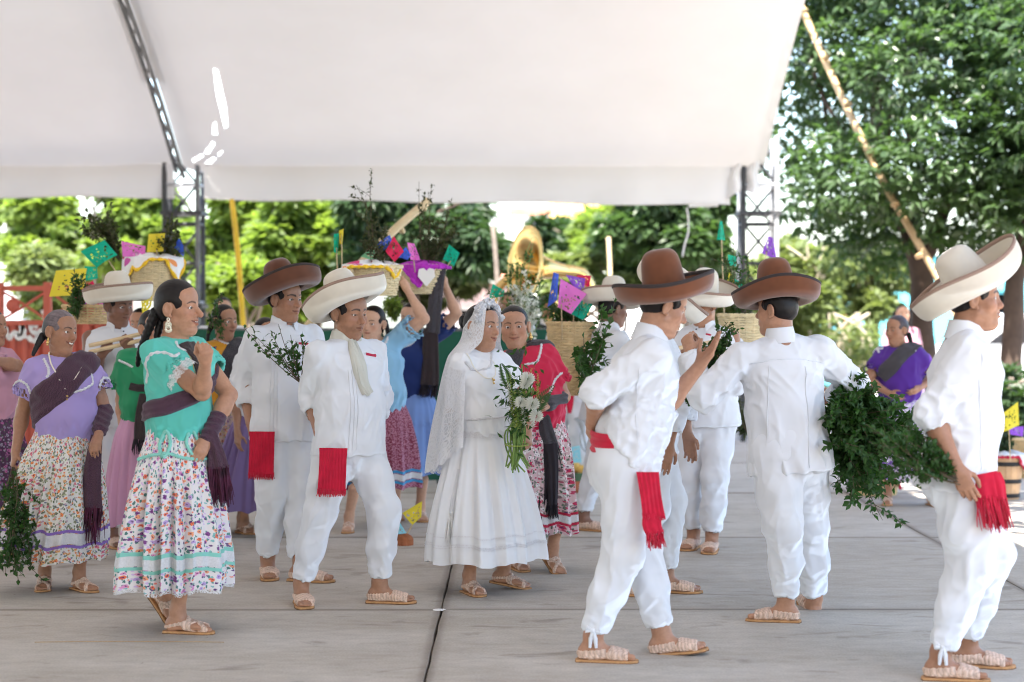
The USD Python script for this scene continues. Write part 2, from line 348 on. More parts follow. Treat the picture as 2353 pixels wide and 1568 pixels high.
def hand_field(pose, right, s=1.0):
    """Right or left hand in hand space: origin at the wrist, z along the fingers, y out of the back, x towards the thumb."""
    F = Field(); (a1, a2, a3), th = HANDS[pose]
    base = [V(.026, .002, .083), V(.009, .004, .087), V(-.008, .003, .084), V(-.024, .000, .078)]
    ln = [(.040, .024, .019), (.044, .028, .020), (.040, .026, .019), (.031, .020, .017)]
    F.cap(V(0, 0, -.02), V(0, 0, .012), .025, .024, k=.012)
    for i, b in enumerate(base):
        F.cap(V(b[0] * .62, 0, .012), b, .0150, .0118, k=.014)
    F.ell(V(.020, -.010, .034), V(.016, .014, .028), k=.012)
    for i, b in enumerate(base):
        p, a, r = b, 0.0, .0092 - .0008 * (i == 3) - .0004 * (i == 0); j = (i - 1.5) * 2.2
        for q, (L, da) in enumerate(zip(ln[i], (a1 + 4 * i, a2, a3))):
            a += da; d = V(-math.sin(math.radians(j)) * math.cos(math.radians(a)), -math.sin(math.radians(a)), math.cos(math.radians(a)))
            e = p + d * L; F.cap(p, e, r, r - .0008, k=.004); p = e; r -= .0008
    d1 = nrm(V(.75, -.35 - .012 * th, .72)); p0 = V(.020, -.006, .022); p1 = p0 + d1 * .042
    d2 = nrm(V(.42 - .016 * th, -.30 - .010 * th, .85)); p2 = p1 + d2 * .030; d3 = nrm(V(.22 - .020 * th, -.25 - .012 * th, .92)); p3 = p2 + d3 * .022
    F.cap(p0, p1, .0135, .0105, k=.012); F.cap(p1, p2, .0100, .0092, k=.004); F.cap(p2, p3, .0090, .0074, k=.004)
    return F
def foot_field():
    F = Field()
    F.ell(M2(0, -.030, .032), V(.031, .034, .034)); F.ecap(M2(0, -.02, .044), M2(.004, .09, .026), (.030, .036), (.042, .022), V(1, 0, 0), k=.02)
    F.cap(M2(0, 0, .10), M2(0, .015, .050), .036, .036, k=.03); F.ell(M2(.004, .115, .022), V(.046, .045, .018), k=.02)
    for i, (x, f, r) in enumerate(((-.026, .172, .0135), (-.006, .174, .0098), (.010, .168, .0092), (.024, .158, .0088), (.036, .146, .0080))):
        F.cap(M2(x * .9, .125, .018), M2(x, f, r), r * 1.02, r, k=.006)
    return F
_shoe = {}
def shoe_meshes(kind, h):
    """Sandal in foot space for the right foot (big toe on -x ... mirrored for the other): sole and woven leather upper."""
    if (kind, h) in _shoe: return _shoe[kind, h]
    o = [(-.034, -.068), (0, -.075), (.034, -.066), (.037, -.01), (.044, .07), (.053, .115), (.047, .155), (.028, .184), (-.004, .197), (-.032, .193), (-.047, .168), (-.050, .115), (-.041, .04), (-.036, -.01)]
    pg = Polygon([(x, -y) for x, y in o]).buffer(.012).buffer(-.010)
    so = MB(); m = trimesh.creation.extrude_polygon(pg, .0045); so.tm(m, tint=(.36, .27, .20))
    m = trimesh.creation.extrude_polygon(pg.buffer(-.0015), .0085); m.apply_translation((0, 0, .0045)); so.tm(m, tint=(1, .78, .55))
    F = foot_field(); G = Field().local(np.eye(3), V(0, 0, .013), F)
    def fn(P, mg):
        d = G.ev(P, mg) - .0055; x, f, z = P[:, 0], -P[:, 1], P[:, 2]
        if kind == 'closed':
            a = np.maximum(np.maximum(.045 - f, f - .158 - .25 * np.abs(x + .01) * (x > 0)), .0); reg = np.maximum(.050 - f + .55 * np.clip(z - .02, 0, 1), f - .152)
            heel = np.maximum(np.abs(z - .036 - .10 * (f + .03)) - .017, f - .06)
            side = np.maximum(z - .034 - .10 * np.clip(f, 0, 1), np.maximum(f - .10, -.02 - f)); reg = np.minimum(reg, np.minimum(heel, side))
        else:
            u = x * .75; b1 = np.abs(f - .105 - 1.15 * x) - .017; b2 = np.abs(f - .105 + 1.15 * x) - .017; b3 = np.abs(f - .062) - .010
            reg = np.maximum(np.minimum(np.minimum(b1, b2), b3), .035 - f)
            heel = np.maximum(np.abs(z - .048 - .25 * np.clip(f, -1, .05)) - .008, f - .07); side = np.maximum(np.abs(f - .045 + .6 * (z - .03)) - .009, z - .06)
            reg = np.minimum(reg, np.minimum(heel, side))
        return np.maximum(np.maximum(d, reg), .010 - z)
    a, b = G.bounds(.02); v, f = nets(fn, a, b, h); v = relax(v, f, .3); n = vnormals(v, f)
    x, y = v[:, 0] * 1.0, -v[:, 1]
    wv = np.sin((y + .55 * np.abs(x)) * 2 * np.pi / .0185); wx = np.sin((x - .35 * y) * 2 * np.pi / .026)
    w = np.where(wx > 0, wv, -wv); v = v + n * (.0020 * w[:, None]) * (v[:, 2] > .016)[:, None]
    t = (1.0 - .32 * np.clip(-w, 0, 1) ** 1.5 - .24 * np.exp(-(wx / .25) ** 2))[:, None] * V(1, .98, .96)
    up = MB().add(v, f, tint=t); _shoe[kind, h] = (so, up); return so, up

def frame(zdir, xhint):
    z = nrm(zdir); x = nrm(xhint - z * (z @ xhint)); return np.stack([x, np.cross(z, x), z], 1)
def folds(P, n, dirs, seed, freq=1.0, sharp=2.2, gain=1.5):
    """Cloth creases: ridges along the given directions (each: direction, spacing m, height m, mask), bent by slow noise."""
    w = np.stack([noise(P * 5 + s * 7.3, seed + s) for s in range(3)], 1) - .5
    Q = P + w * .055; o = np.zeros(len(P))
    for i, (d, sp, amp, mask) in enumerate(dirs):
        d = nrm(d); a = nrm(np.cross(d, V(.37, .61, .29))); b = np.cross(d, a)
        q = np.stack([Q @ d * .22, Q @ a, Q @ b], 1) / sp
        r = np.clip(1 - 1.25 * np.abs(2 * noise(q + 13.7 * i, seed + 11 * i) - 1), 0, 1); o += amp * mask * (r ** sharp - .30)
    return P + n * (o * gain)[:, None]
def ribbon(path, width, F, off=.010, n=60, m=9, edge=.25, pleat=0, pamp=.0, taper=None, up=None, disp=None):
    """A band of cloth laid along a path on the solid F: rows of points pressed on to it, its edges turned in."""
    C = spline(path, n); C = F.project(C, 0.0) if F is not None else C
    T = np.gradient(C, axis=0); T /= np.linalg.norm(T, axis=1, keepdims=True)
    N = F.grad(C, .01) if F is not None else np.broadcast_to(up, C.shape); B = np.cross(T, N); B /= np.linalg.norm(B, axis=1, keepdims=True)
    u = np.linspace(-1, 1, m); W = np.broadcast_to(np.asarray(width, float), (n,)) if taper is None else width * taper(np.linspace(0, 1, n))
    P = C[:, None] + B[:, None] * (u[None, :, None] * W[:, None, None] / 2); P = P.reshape(-1, 3)
    if F is not None:
        P = F.project(P, off, 5); N2 = F.grad(P, .01)
    else: N2 = np.repeat(np.broadcast_to(up, C.shape), m, 0)
    if disp is not None and F is not None:               # follow the creased cloth, not the smooth trunk
        dd, ii = disp[0].query(P, k=6); P = P + N2 * (disp[1][ii] * (dd < .05)).mean(1)[:, None]
    e = np.abs(np.tile(u, n)); dip = np.where(e > .9, -off * .9, 0.0)
    o = pamp * np.sin(np.tile(u, n) * np.pi * pleat + np.repeat(np.linspace(0, 4, n), m)) * (e < .9) if pleat else 0
    P = P + N2 * (dip + o)[:, None]
    L = np.r_[0, np.cumsum(np.linalg.norm(np.diff(C, axis=0), axis=1))]
    uv = np.stack([np.repeat(L, m), np.tile(u, n) * .5 * np.repeat(W, m)], 1)
    f = grid_faces(n, m)
    return P, f[:, ::-1], uv
def hanging(top, bot, w0, w1, across, depth=.02, ncor=4, fringe=.08, nstr=26, seed=0, thick=.5, sway=.01, cor=.5):
    """Cloth hanging as a bunch with lengthwise folds, with a fringe of loose threads. Returns (cloth, fringe) as meshes."""
    top, bot = np.asarray(top, float), np.asarray(bot, float); rng = np.random.default_rng(seed); x = nrm(across); z = nrm(bot - top); x = nrm(x - z * (x @ z)); y = np.cross(z, x)
    L = np.linalg.norm(bot - top); n, m = 24, 40; A = np.linspace(0, 2 * np.pi, m, endpoint=False); rows = []
    for i, t in enumerate(np.linspace(0, 1, n)):
        w = lerp(w0, w1, t ** .8) / 2; d = depth * lerp(thick, 1, t)
        r = 1 + cor * .5 * np.sin(A * ncor + 1.5 * t + seed) * min(1, .3 + t); c = top + z * (L * t) + x * sway * math.sin(3 * t + seed)
        rows.append(c + (np.cos(A) * w * (1 + .06 * np.sin(A * ncor)))[:, None] * x + (np.sin(A) * d * r)[:, None] * y)
    P = np.array(rows); v = P.transpose(1, 0, 2).reshape(-1, 3); f = grid_faces(m, n, True)
    uv = np.stack([np.repeat(A / np.pi * w1, n), np.tile(np.linspace(0, L, n), m)], 1); c = MB().add(v, f[:, ::-1], uv)
    v2 = np.vstack([P[-1], P[-1].mean(0)]); k = np.arange(m); c.add(v2, np.stack([k, (k + 1) % m, k * 0 + m], 1), np.zeros((m + 1, 2)))
    fr = MB()
    for i in range(nstr):
        a = rng.uniform(0, 2 * np.pi); s = rng.uniform(.2, 1) ** .5; p = P[-1].mean(0) + (P[-1][int(a / 2 / np.pi * m) % m] - P[-1].mean(0)) * s - z * .01
        l = fringe * rng.uniform(.75, 1.1); d = x * rng.normal(0, .012) + y * rng.normal(0, .01)
        fr.tube([p, p + z * l * .35 + d * .4, p + z * l * .7 + d * .8, p + z * l + d * 1.0], [.0034, .0036, .0028, .0018], 4, caps=False)
    return c, fr

class Person:
    """c: looks and clothes; j: joints in the world. Builds one Xform with the body and the clothes as parts."""
    def __init__(s, c):
        s.c = c; s.H = c.get('H', 1.66); s.k = s.H / 1.68; s.yaw = c['yaw']; s.fem = c.get('fem', False); s.rng = np.random.default_rng(c.get('seed', 1))
        q_ = np.random.default_rng(900 + c.get('seed', 1)); [c.setdefault(k_, v_) for k_, v_ in (('wide', 1.02 + q_.normal(0, .025)), ('nose', 1 + q_.normal(0, .22)), ('brow', q_.normal(0, .0012)), ('eye', .95 + q_.normal(0, .10)), ('smile', max(0, q_.normal(.15, .2))), ('plump', max(0, q_.normal(.25, .2))))]
        g = c.get('root'); s.d = c['d'] if 'd' in c else g[1]; x = at(c['x'], 784, s.d)[0]; s.o = V(x, s.d, 0); s.R = Rz(s.yaw); s.h = max(c.get('res', 1.0), (s.d / 9.8) ** 1.8)
        s.pose()
    def L(s, p): return (np.asarray(p, float) - s.o) @ s.R          # world -> person
    def W(s, p): return np.asarray(p, float) @ s.R.T + s.o
    def px(s, q):                                                       # (px, py, metres behind the person's own plane)
        return s.L(at(q[0], q[1], s.d + (q[2] if len(q) > 2 else 0)))
    def pose(s):
        c, k = s.c, s.k; j = s.j = {}; tw = Rz(c.get('twist', 0))
        pel = V(0, 0, .535 * s.H); hh = c.get('hips')
        if hh: pel = s.px(hh); pel[2] = c.get('pel_z', .53) * s.H
        j['pel'] = pel
        nk = s.px(c['neck']) if 'neck' in c else pel + V(0, 0, .305 * s.H)
        up = nrm(nk - pel); nk = pel + up * c.get('torso', .305) * s.H; j['neck'] = nk; j['up'] = up
        side = tw @ V(1, 0, 0); side = nrm(side - up * (side @ up)); side = nrm(side + up * c.get('tilt', 0)); j['side'] = side; j['fwd'] = nrm(np.cross(up, side)) * 1.0
        if j['fwd'][1] > 0: j['fwd'] = -j['fwd']
        sw = c.get('shw', .150 if s.fem else .172) * k; lift = c.get('lift', {})
        for n, sg in (('L', 1), ('R', -1)):
            j['sh' + n] = nk + side * sg * sw - up * .082 * k + up * lift.get(n, 0)
            j['hip' + n] = pel + V(sg * .088 * k, 0, -.03 * k)
        for n, sg in (('L', 1), ('R', -1)):
            a = c.get('arm' + n); S = j['sh' + n]; u, f = .285 * k, .250 * k
            if a is None: E = S + nrm(V(sg * .16, .06, -1)) * u; W = E + nrm(V(sg * .05, -.16, -1)) * f
            else:
                E = S + nrm(s.px(a[0]) - S) * u; W = E + nrm(s.px(a[1]) - E) * f
            j['el' + n], j['wr' + n] = E, W
            f_ = c.get('foot' + n); 
            if f_ is None: ft = V(sg * .09, 0, 0); fy, fp, fl = sg * 8, 0, 0
            else:
                ft = s.L(gnd(f_[0], f_[1])) if len(f_) < 6 else s.L(at(f_[0], f_[1], s.d + f_[5])); ft[2] = 0; fy = f_[2] - s.yaw; fp = f_[3] if len(f_) > 3 else 0; fl = f_[4] if len(f_) > 4 else 0
            j['ft' + n] = (ft, fy, fp, fl); RF = Rz(fy) @ Rx(fp); 
            an = ft + V(0, 0, fl + .013) + RF @ V(0, 0, .095 * k) + (Rz(fy) @ (V(0, -.13 * k, 0)) - RF @ V(0, -.13 * k, 0)) * (1 if fp else 0)
            j['RF' + n] = RF; j['fo' + n] = ft + V(0, 0, fl) + (Rz(fy) @ V(0, -.13 * k, 0) - RF @ V(0, -.13 * k, 0)) * (1 if fp else 0); j['an' + n] = an
            Hh = j['hip' + n]; th, sh = .233 * s.H, .229 * s.H; D = an - Hh; d = np.linalg.norm(D); fw = nrm(Rz(fy * .6) @ V(0, -1, 0) + V(sg * .08, 0, 0))
            if d >= th + sh: kn = Hh + D * th / (th + sh)
            else:
                a_ = (th * th - sh * sh + d * d) / (2 * d); hh_ = math.sqrt(max(th * th - a_ * a_, 0)); z = D / d; pf = nrm(fw - z * (fw @ z)); kn = Hh + z * a_ + pf * hh_
            if c.get('knee' + n): kn = s.px(c['knee' + n])
            j['kn' + n] = kn
        hy, hp, hr = c.get('head', (0, 0, 0)); j['RH'] = Rz(hy) @ Rx(hp) @ Ry(hr)
        if 'eye_at' in c: j['hd'] = s.px(c['eye_at'])
        else: j['hd'] = nk + up * .132 * k + j['fwd'] * (.030 * k)
        j['HS'] = k * c.get('hs', 1.0)
    # -- body
    def hmesh(s, F, h): return solid(F, h * s.h)
    def body(s):
        c, j, k = s.c, s.j, s.k; mb = MB(); hs = j['HS']; g = .92 if s.fem else 1.0; pl = c.get('plump', 0.0)
        HF = head_field(c); F = Field(); RH = j['RH'] * hs
        # head scaled: distances stay near enough
        for f, lo, hi, kk, op in HF.p:
            cs = np.array([[x, y, z] for x in (lo[0], hi[0]) for y in (lo[1], hi[1]) for z in (lo[2], hi[2])]) @ RH.T + j['hd']
            F.p.append(((lambda P, f=f: f((P - j['hd']) @ j['RH'] / hs) * hs), cs.min(0), cs.max(0), kk, op))
        nkr = (.049 if s.fem else .056) * k * (1 + .12 * pl); base = j['neck'] - j['fwd'] * .005
        F.cap(j['hd'] + RH @ V(0, .022, -.055), base - j['up'] * .02, nkr, nkr * 1.08, k=.022)
        for n in 'LR': F.cap(base - j['up'] * .045 * k - j['fwd'] * .01, lerp(j['neck'], j['sh' + n], .86) - j['up'] * .004, .044 * k, .038 * k, k=.03)
        F.ecap(j['neck'] - j['up'] * .09 * k, j['neck'] - j['up'] * .20 * k, (.13 * k * g, .082 * k), (.14 * k * g, .095 * k), j['side'], k=.04)
        F.cut(j['neck'] - j['up'] * (.17 if s.fem else .085) * k, -j['up'])
        v, f = s.hmesh(F, .0033); w = (v - j['hd']) @ j['RH'] / hs; t = head_tint(w, c); far = np.linalg.norm(w, axis=1) > .17; t[far] = 1
        mb.add(v, f, tint=t); r = 1 + .10 * pl; low = int(np.argmin((v - j['neck']) @ j['up'])); links = []
        for n in 'LR':
            if c.get('hide' + n): continue
            S, E, W = j['sh' + n], j['el' + n], j['wr' + n]; A = Field()
            A.cap(S, E, .050 * k * g * r, .041 * k * g * r, k=.02); A.cap(lerp(S, E, .3), lerp(S, E, .75), .047 * k * g * r, .043 * k * g * r, k=.02)
            A.cap(E, lerp(E, W, .3), .040 * k * g * r, .043 * k * g * r, k=.02); A.cap(lerp(E, W, .25), W, .042 * k * g * r, .0265 * k * g, k=.02)
            pose, up_, *rest = c.get('hand' + n, ('relax', None)); fd = nrm(W - E)
            if rest and rest[0] is not None: fd = nrm(fd + (np.asarray(rest[0], float)) @ s.R)
            hint = (np.asarray(up_, float) @ s.R) if up_ is not None else V((1 if n == 'L' else -1), -.35, 0)     # way the back of the hand faces, in the world
            yb = nrm(hint - fd * (hint @ fd)); xb = np.cross(yb, fd) * (1 if n == 'R' else -1)
            # hand space: x thumb, y back, z fingers
            RHd = np.stack([xb, yb, fd], 1) * k * g * c.get('hand_s', 1.0); HFd = hand_field(pose, n == 'R'); sc = k * g * c.get('hand_s', 1.0); Ru = RHd / sc
            for f_, lo, hi, kk, op in HFd.p:
                cs = np.array([[x, y, z] for x in (lo[0], hi[0]) for y in (lo[1], hi[1]) for z in (lo[2], hi[2])]) @ RHd.T + W
                A.p.append(((lambda P, f_=f_, W=W, Ru=Ru: f_((P - W) @ Ru / sc) * sc), cs.min(0), cs.max(0), kk, op))
            j['hand' + n] = W + fd * .075 * k
            sl = c.get('sleeve', .62 if not s.fem else .42); q_ = lerp(S, E, max(0, 2 * sl - .25)) if sl <= .5 else lerp(E, W, max(0, 2 * sl - 1 - .3)); A.cut(q_, -nrm(E - S) if sl <= .5 else -nrm(W - E), lo=np.minimum(np.minimum(S, E), q_) - .12, hi=np.maximum(np.maximum(S, E), q_) + (.12 if sl <= .5 else .06)) if 'shirt' in c else None
            v, f = s.hmesh(A, .0040); tt = np.ones((len(v), 3)); links.append((mb.n + int(np.argmin((v - S) @ (W - S))), ([E] if sl > .5 else []) + [S, lerp(S, j['neck'], .5) - j['up'] * .1])); mb.add(v, f, tint=tt)
        for n in 'LR':
            if c.get('nofeet'): break
            if c.get('nofoot' + n): continue
            A = Field(); K, an = j['kn' + n], j['an' + n]
            t0 = np.clip((K[2] - c.get('hem_z', .19) * k - (.050 if s.fem else .0)) / max(K[2] - an[2], .05), .45, .74); A.cap(lerp(K, an, t0), an, lerp(.056, .036, t0 * .8) * k * g, .036 * k * g, k=.03)
            sc = k * (.93 if s.fem else 1.0); R = j['RF' + n]; o = j['fo' + n] + R @ V(0, 0, .013 * sc); mir = V(1 if n == 'R' else -1, 1, 1)
            for f_, lo, hi, kk, op in foot_field().p:
                cs = (np.array([[x, y, z] for x in (lo[0], hi[0]) for y in (lo[1], hi[1]) for z in (lo[2], hi[2])]) * sc * mir) @ R.T + o
                A.p.append(((lambda P, f_=f_, o=o, R=R, mir=mir, sc=sc: f_((P - o) @ R / sc * mir) * sc), cs.min(0), cs.max(0), kk, op))
            top = V(0, 0, .32 if s.fem else .24); a, b = A.bounds(); b[2] = min(b[2], an[2] + top[2])
            v, f = nets(A.ev, a, b, .0042 * s.h); links.append((mb.n + int(np.argmax(v[:, 2])), ([lerp(v[int(np.argmax(v[:, 2]))], j['pel'], .5), j['pel']] if s.fem else [K, j['hip' + n]]) + [lerp(j['pel'], j['neck'], .3)])); mb.add(relax(v, f), f)
        for vi, mid in links:                            # the trunk under the clothes joins limbs and head into one surface
            Vv = np.vstack(mb.v); p = spline([Vv[low], *mid[::-1], Vv[vi]], 22); r_ = np.full(22, .032 * k); tv, tf = tube(p, r_, 10); m_ = len(tv); tf = tf + mb.n
            tf[tf == mb.n + m_ - 2] = low; tf[tf == mb.n + m_ - 1] = vi; mb.add(tv[:-2], np.zeros((0, 3), int)); mb.f.append(tf)
        return mb
    def eyes(s):
        out = []; c, j = s.c, s.j; gz = c.get('gaze', (0, 0))
        for sg in (-1, 1):
            v, f = ico(.0141, k=3 if s.h < 1.3 else 2); d = nrm(M2(math.sin(math.radians(gz[0])), 1, math.sin(math.radians(gz[1])))); a = np.degrees(np.arccos(np.clip((v / .0141) @ d, -1, 1)))
            t = np.where((a < 11)[:, None], V(.015, .012, .012), np.where((a < 31)[:, None], V(.07, .035, .02), V(.70, .66, .63)))
            out.append(((v + M2(sg * .032, .0652, -.0012)) @ (j['RH'] * j['HS']).T + j['hd'], f, t))
        return out
    def HT(s, p): return np.asarray(p, float) @ (s.j['RH'] * s.j['HS']).T + s.j['hd']
    def hair(s):
        c = s.c; F = Field(); style = c.get('hair', 'short'); w = c.get('wide', 1.0)
        F.ell(M2(0, -.014, .030), V(.0797 * w, .0990, .0925))
        if style == 'short':
            F.ell(M2(0, -.050, -.012), V(.066, .056, .050), k=.03)
            for sg in (-1, 1): F.cap(M2(sg * .070 * w, .022, .03), M2(sg * .071 * w, .018, -.010), .010, .007, k=.01)
        else: F.ell(M2(0, -.045, -.010), V(.072, .062, .064), k=.03)
        zt = c.get('hairline', .0)
        F.ell(M2(0, .105, -.012 + zt), V(.080 * w, .082, .096), k=.006, op='s'); F.ell(M2(0, .035, -.075), V(.13, .075, .075), k=.01, op='s')
        for sg in (-1, 1): F.ell(M2(sg * .083 * w, .000, -.012), V(.02, .028, .038), k=.01, op='s')
        if style != 'short': F.cap(M2(0, .075, .112), M2(0, -.03, .136), .0045, .0045, k=.006, op='s')
        G = Field(); R = s.j['RH']; hs = s.j['HS']
        for f, lo, hi, kk, op in F.p:
            cs = np.array([[x, y, z] for x in (lo[0], hi[0]) for y in (lo[1], hi[1]) for z in (lo[2], hi[2])]) @ R.T * hs + s.j['hd']
            G.p.append(((lambda P, f=f: f((P - s.j['hd']) @ R / hs) * hs), cs.min(0), cs.max(0), kk, op))
        v, f = s.hmesh(G, .0046); n = vnormals(v, f); w_ = (v - s.j['hd']) @ R / hs
        q = np.stack([np.arctan2(w_[:, 0], w_[:, 2] - .0) * 9, w_[:, 1] * 7, w_[:, 2] * 4], 1); v = v + n * (.0012 * (noise(q * 3.2, 3) - .5))[:, None]
        t = np.ones((len(v), 3)); e_ = (np.linalg.norm((w_ - M2(0, .105, -.012 + zt)) / V(.080 * w, .082, .096), axis=1) - 1) * .085; eg = np.exp(-np.clip(e_, 0, 1) / .004)[:, None]
        if not c.get('grey'): t = t * (1 - eg) + V(11, 7.0, 5.2) * eg
        if c.get('grey'): t = t * (1 - c['grey'] * sstep(-.06, .05, -w_[:, 1] + .6 * w_[:, 2])[:, None]) + c['grey'] * V(24, 25, 27) * (.6 + .6 * noise(q * 2.4, 5))[:, None] * sstep(-.06, .05, -w_[:, 1] + .6 * w_[:, 2])[:, None]
        return v, f, t
    def braid(s, pts, r=.019):
        P = spline(pts, 60); T = np.gradient(P, axis=0); T /= np.linalg.norm(T, axis=1, keepdims=True); x = nrm(np.cross(T[0], V(0, 1, .2))); L = np.linalg.norm(np.diff(P, axis=0), axis=1).sum(); F = Field()
        ph = np.linspace(0, L / (r * 3.2) * 2 * np.pi, 60); sz = np.linspace(1, .45, 60)
        for st in range(3):
            q = [P[i] + r * .55 * sz[i] * (x * math.cos(ph[i] + st * 2.094) + np.cross(T[i], x) * .8 * math.sin(2 * (ph[i] + st * 2.094)) * .6) for i in range(60)]
            for i in range(59): F.cap(q[i], q[i + 1], r * .62 * sz[i], r * .62 * sz[i + 1], k=.003)
        return solid(F, .0042 * s.h)
    # -- clothes
    def torso(s, male):
        """The cloth-covered trunk as a field; also used to lay bands, sashes and lace on."""
        c, j, k = s.c, s.j, s.k; F = Field(); up, sd, fw = j['up'], j['side'], j['fwd']; pl = c.get('plump', 0.0); w = 1 + .16 * pl; d = 1 + .30 * pl; N, P = j['neck'], j['pel']
        g = 1.0 if male else .92; D = lambda t: lerp(P, N, t); hx = V(1, 0, 0)
        sh = (j['shL'] + j['shR']) / 2
        chest, waist = D(.68) + fw * .012, D(.28) + fw * (.01 + .028 * pl)
        if male:
            hem = P - up * c.get('hem', .13) * k
            F.ecap(D(.86), chest, (.150 * k, .075 * k), (.180 * k * w, .124 * k * d), sd, k=.05)
            F.ecap(chest, waist, (.180 * k * w, .124 * k * d), (.172 * k * w, .128 * k * d), sd, k=.05)
            F.ecap(waist, hem, (.172 * k * w, .128 * k * d), (.200 * k * w, .146 * k * d), lerp(sd, hx, .6), k=.05)
        else:
            hem = D(.12)
            F.ecap(D(.86), chest, (.135 * k, .070 * k), (.166 * k * w, .118 * k * d), sd, k=.05)
            F.ecap(chest, waist, (.166 * k * w, .120 * k * d), (.160 * k * w, .125 * k * d), sd, k=.05)
            F.ecap(waist, hem, (.162 * k * w, .128 * k * d), (.150 * k * w, .118 * k * d), lerp(sd, hx, .6), k=.04)
            for sg in (-1, 1): F.sph(D(.64) + sd * sg * .072 * k + fw * .070 * k, .064 * k * (1 + .2 * pl), k=.06)
        for n in 'LR': F.cap(D(.955) - up * .02 * k, lerp(N, j['sh' + n], .95) - up * .012, .040 * k, .047 * k, k=.05)
        s.hem = hem; return F
    def shirt(s, male):
        c, j, k = s.c, s.j, s.k; F = s.torso(male); up, sd = j['up'], j['side']; pl = c.get('plump', 0); segs = []
        fit = c.get('sleeve', .62 if male else .42); slr = (.066 if male else .064) * k * (1 + .1 * pl)
        for n in 'LR':
            S, E, W = j['sh' + n], j['el' + n], j['wr' + n]
            if c.get('hide' + n): continue
            A = Field()
            if fit <= .5:
                e = lerp(S, E, fit * 2); A.cap(S, e + nrm(E - S) * .04, slr * 1.0, slr * c.get('flare', 1.12), k=.03)
            else:
                e = lerp(E, W, (fit - .5) * 2); A.cap(S, E, slr, slr * .92, k=.03); A.cap(E, e + nrm(W - E) * .04, slr * .93, slr * .84, k=.03)
            ax = nrm(E - S) if fit <= .5 else nrm(W - E); rr = slr * (c.get('flare', 1.12) * .90 if fit <= .5 else .80) - .006
            A.cut(e, ax); A.cap(e - ax * .022, e + ax * .12, rr, rr, k=.004, op='s'); F.group(A, .035)
            segs.append((S, E, W, n, e))
        if male:
            F.cut(s.hem, -up - c.get('hem_tilt', 0) * j['fwd'], lo=s.hem - .4, hi=s.hem + .4)
        nb = j['neck'] + j['fwd'] * (.012 if male else .030) + up * .015
        if male: F.ell(nb + up * .035 + j['fwd'] * .012, V(.062, .055, .075) * k, k=.008, op='s')
        else:
            rx = c.get('neckline', 1.0); F.ell(nb + up * .055 * k, V(.100 * rx, .094, .100) * k, k=.006, op='s')
        s.shell = F
        v, f = s.hmesh(F, .0080); n_ = vnormals(v, f); ones = np.ones(len(v))
        t = ((v - j['pel']) @ up) / np.linalg.norm(j['neck'] - j['pel']); lat = ((v - j['pel']) @ sd)
        arm = np.zeros(len(v)); dirs = []; am = c.get('fold', 1.0)
        for S, E, W, n, e in segs:
            da = np.minimum(np.linalg.norm(v - E, axis=1), np.linalg.norm(v - lerp(S, E, .5), axis=1)); inside = sstep(.15, .09, np.minimum(dist_seg(v, S, E), dist_seg(v, E, W))) * sstep(.12, .19, np.abs(lat)); arm = np.maximum(arm, inside)
            ax = nrm(E - S); cr = nrm(np.cross(ax, V(.2, 1, .1)) + ax * .35)
            dirs.append((cr, .048, .0095 * am, inside * sstep(.32, .05, np.linalg.norm(v - E, axis=1)))); dirs.append((nrm(cr - ax * 1.3), .07, .006 * am, inside)); dirs.append((ax, .06, .006 * am, inside))
            pit = S - up * .10 * k; dirs.append((nrm(V(-np.sign((S - j['neck']) @ sd), 0, -1.0)), .05, .010 * am, (1 - inside) * sstep(.26, .04, np.linalg.norm(v - pit, axis=1))))
        tor = 1 - arm
        dirs += [(up + sd * .15, .062, (.010 if male else .011) * am, tor * sstep(.55, -.1, t)), (up * .8 + sd * .5, .085, .0045 * am, tor * sstep(-.3, .3, t)), (up * .8 - sd * .5, .08, .004 * am, tor)]
        if c.get('crumple'): dirs += [(sd * .9 + up * .25, .045, .017 * c['crumple'], tor * sstep(.95, .5, t)), (sd * .8 - up * .45, .055, .013 * c['crumple'], tor * sstep(.85, .4, t))]
        if not male: dirs += [(up, .024, .008, tor * sstep(.34, .08, t))]
        v = folds(v, n_, dirs, c.get('seed', 1)); v = relax(v, f, .2)
        s.disp = (cKDTree(v), np.clip(F.ev(v, .1), -.03, .03))
        return v, f
    def trousers(s):
        c, j, k = s.c, s.j, s.k; F = Field(); pl = c.get('plump', 0); w = 1 + .12 * pl; P = j['pel']; hx = V(1, 0, 0); full = c.get('full', 1.0)
        F.ecap(P + V(0, 0, .10 * k), P - V(0, 0, .02 * k), (.155 * k * w, .115 * k * w), (.175 * k * w, .128 * k * w), hx, k=.03)
        F.ecap(P - V(0, 0, .02), P - V(0, 0, .10 * k), (.175 * k * w, .128 * k * w), (.165 * k * w, .122 * k * w), hx, k=.04)
        for sg in (-1, 1): F.sph(P + V(sg * .075 * k, .040 * k, -.06 * k), .085 * k * w, k=.05)
        for n in 'LR':
            H, K, A = j['hip' + n], j['kn' + n], j['an' + n]; q = lerp(K, A, .82)
            G = Field(); G.cap(H - V(0, 0, .02), lerp(H, K, .6), .106 * k * w, .090 * k * full, k=.04); G.cap(lerp(H, K, .6), K, .090 * k * full, .079 * k * full, k=.03)
            G.cap(K, lerp(K, A, .5), .079 * k * full, .068 * k * full, k=.03); G.cap(lerp(K, A, .5), q, .068 * k * full, .055 * k, k=.03); G.cap(q, lerp(K, A, .98), .056 * k, .050 * k, k=.02)
            e = lerp(K, A, c.get('thm', .93)); G.cut(e, nrm(A - K)); G.cap(e - nrm(A - K) * .02, A + nrm(A - K) * .05, .044 * k, .044 * k, k=.004, op='s'); F.group(G, .035)
        v, f = s.hmesh(F, .0086); n_ = vnormals(v, f); dirs = []; am = c.get('fold', 1.0)
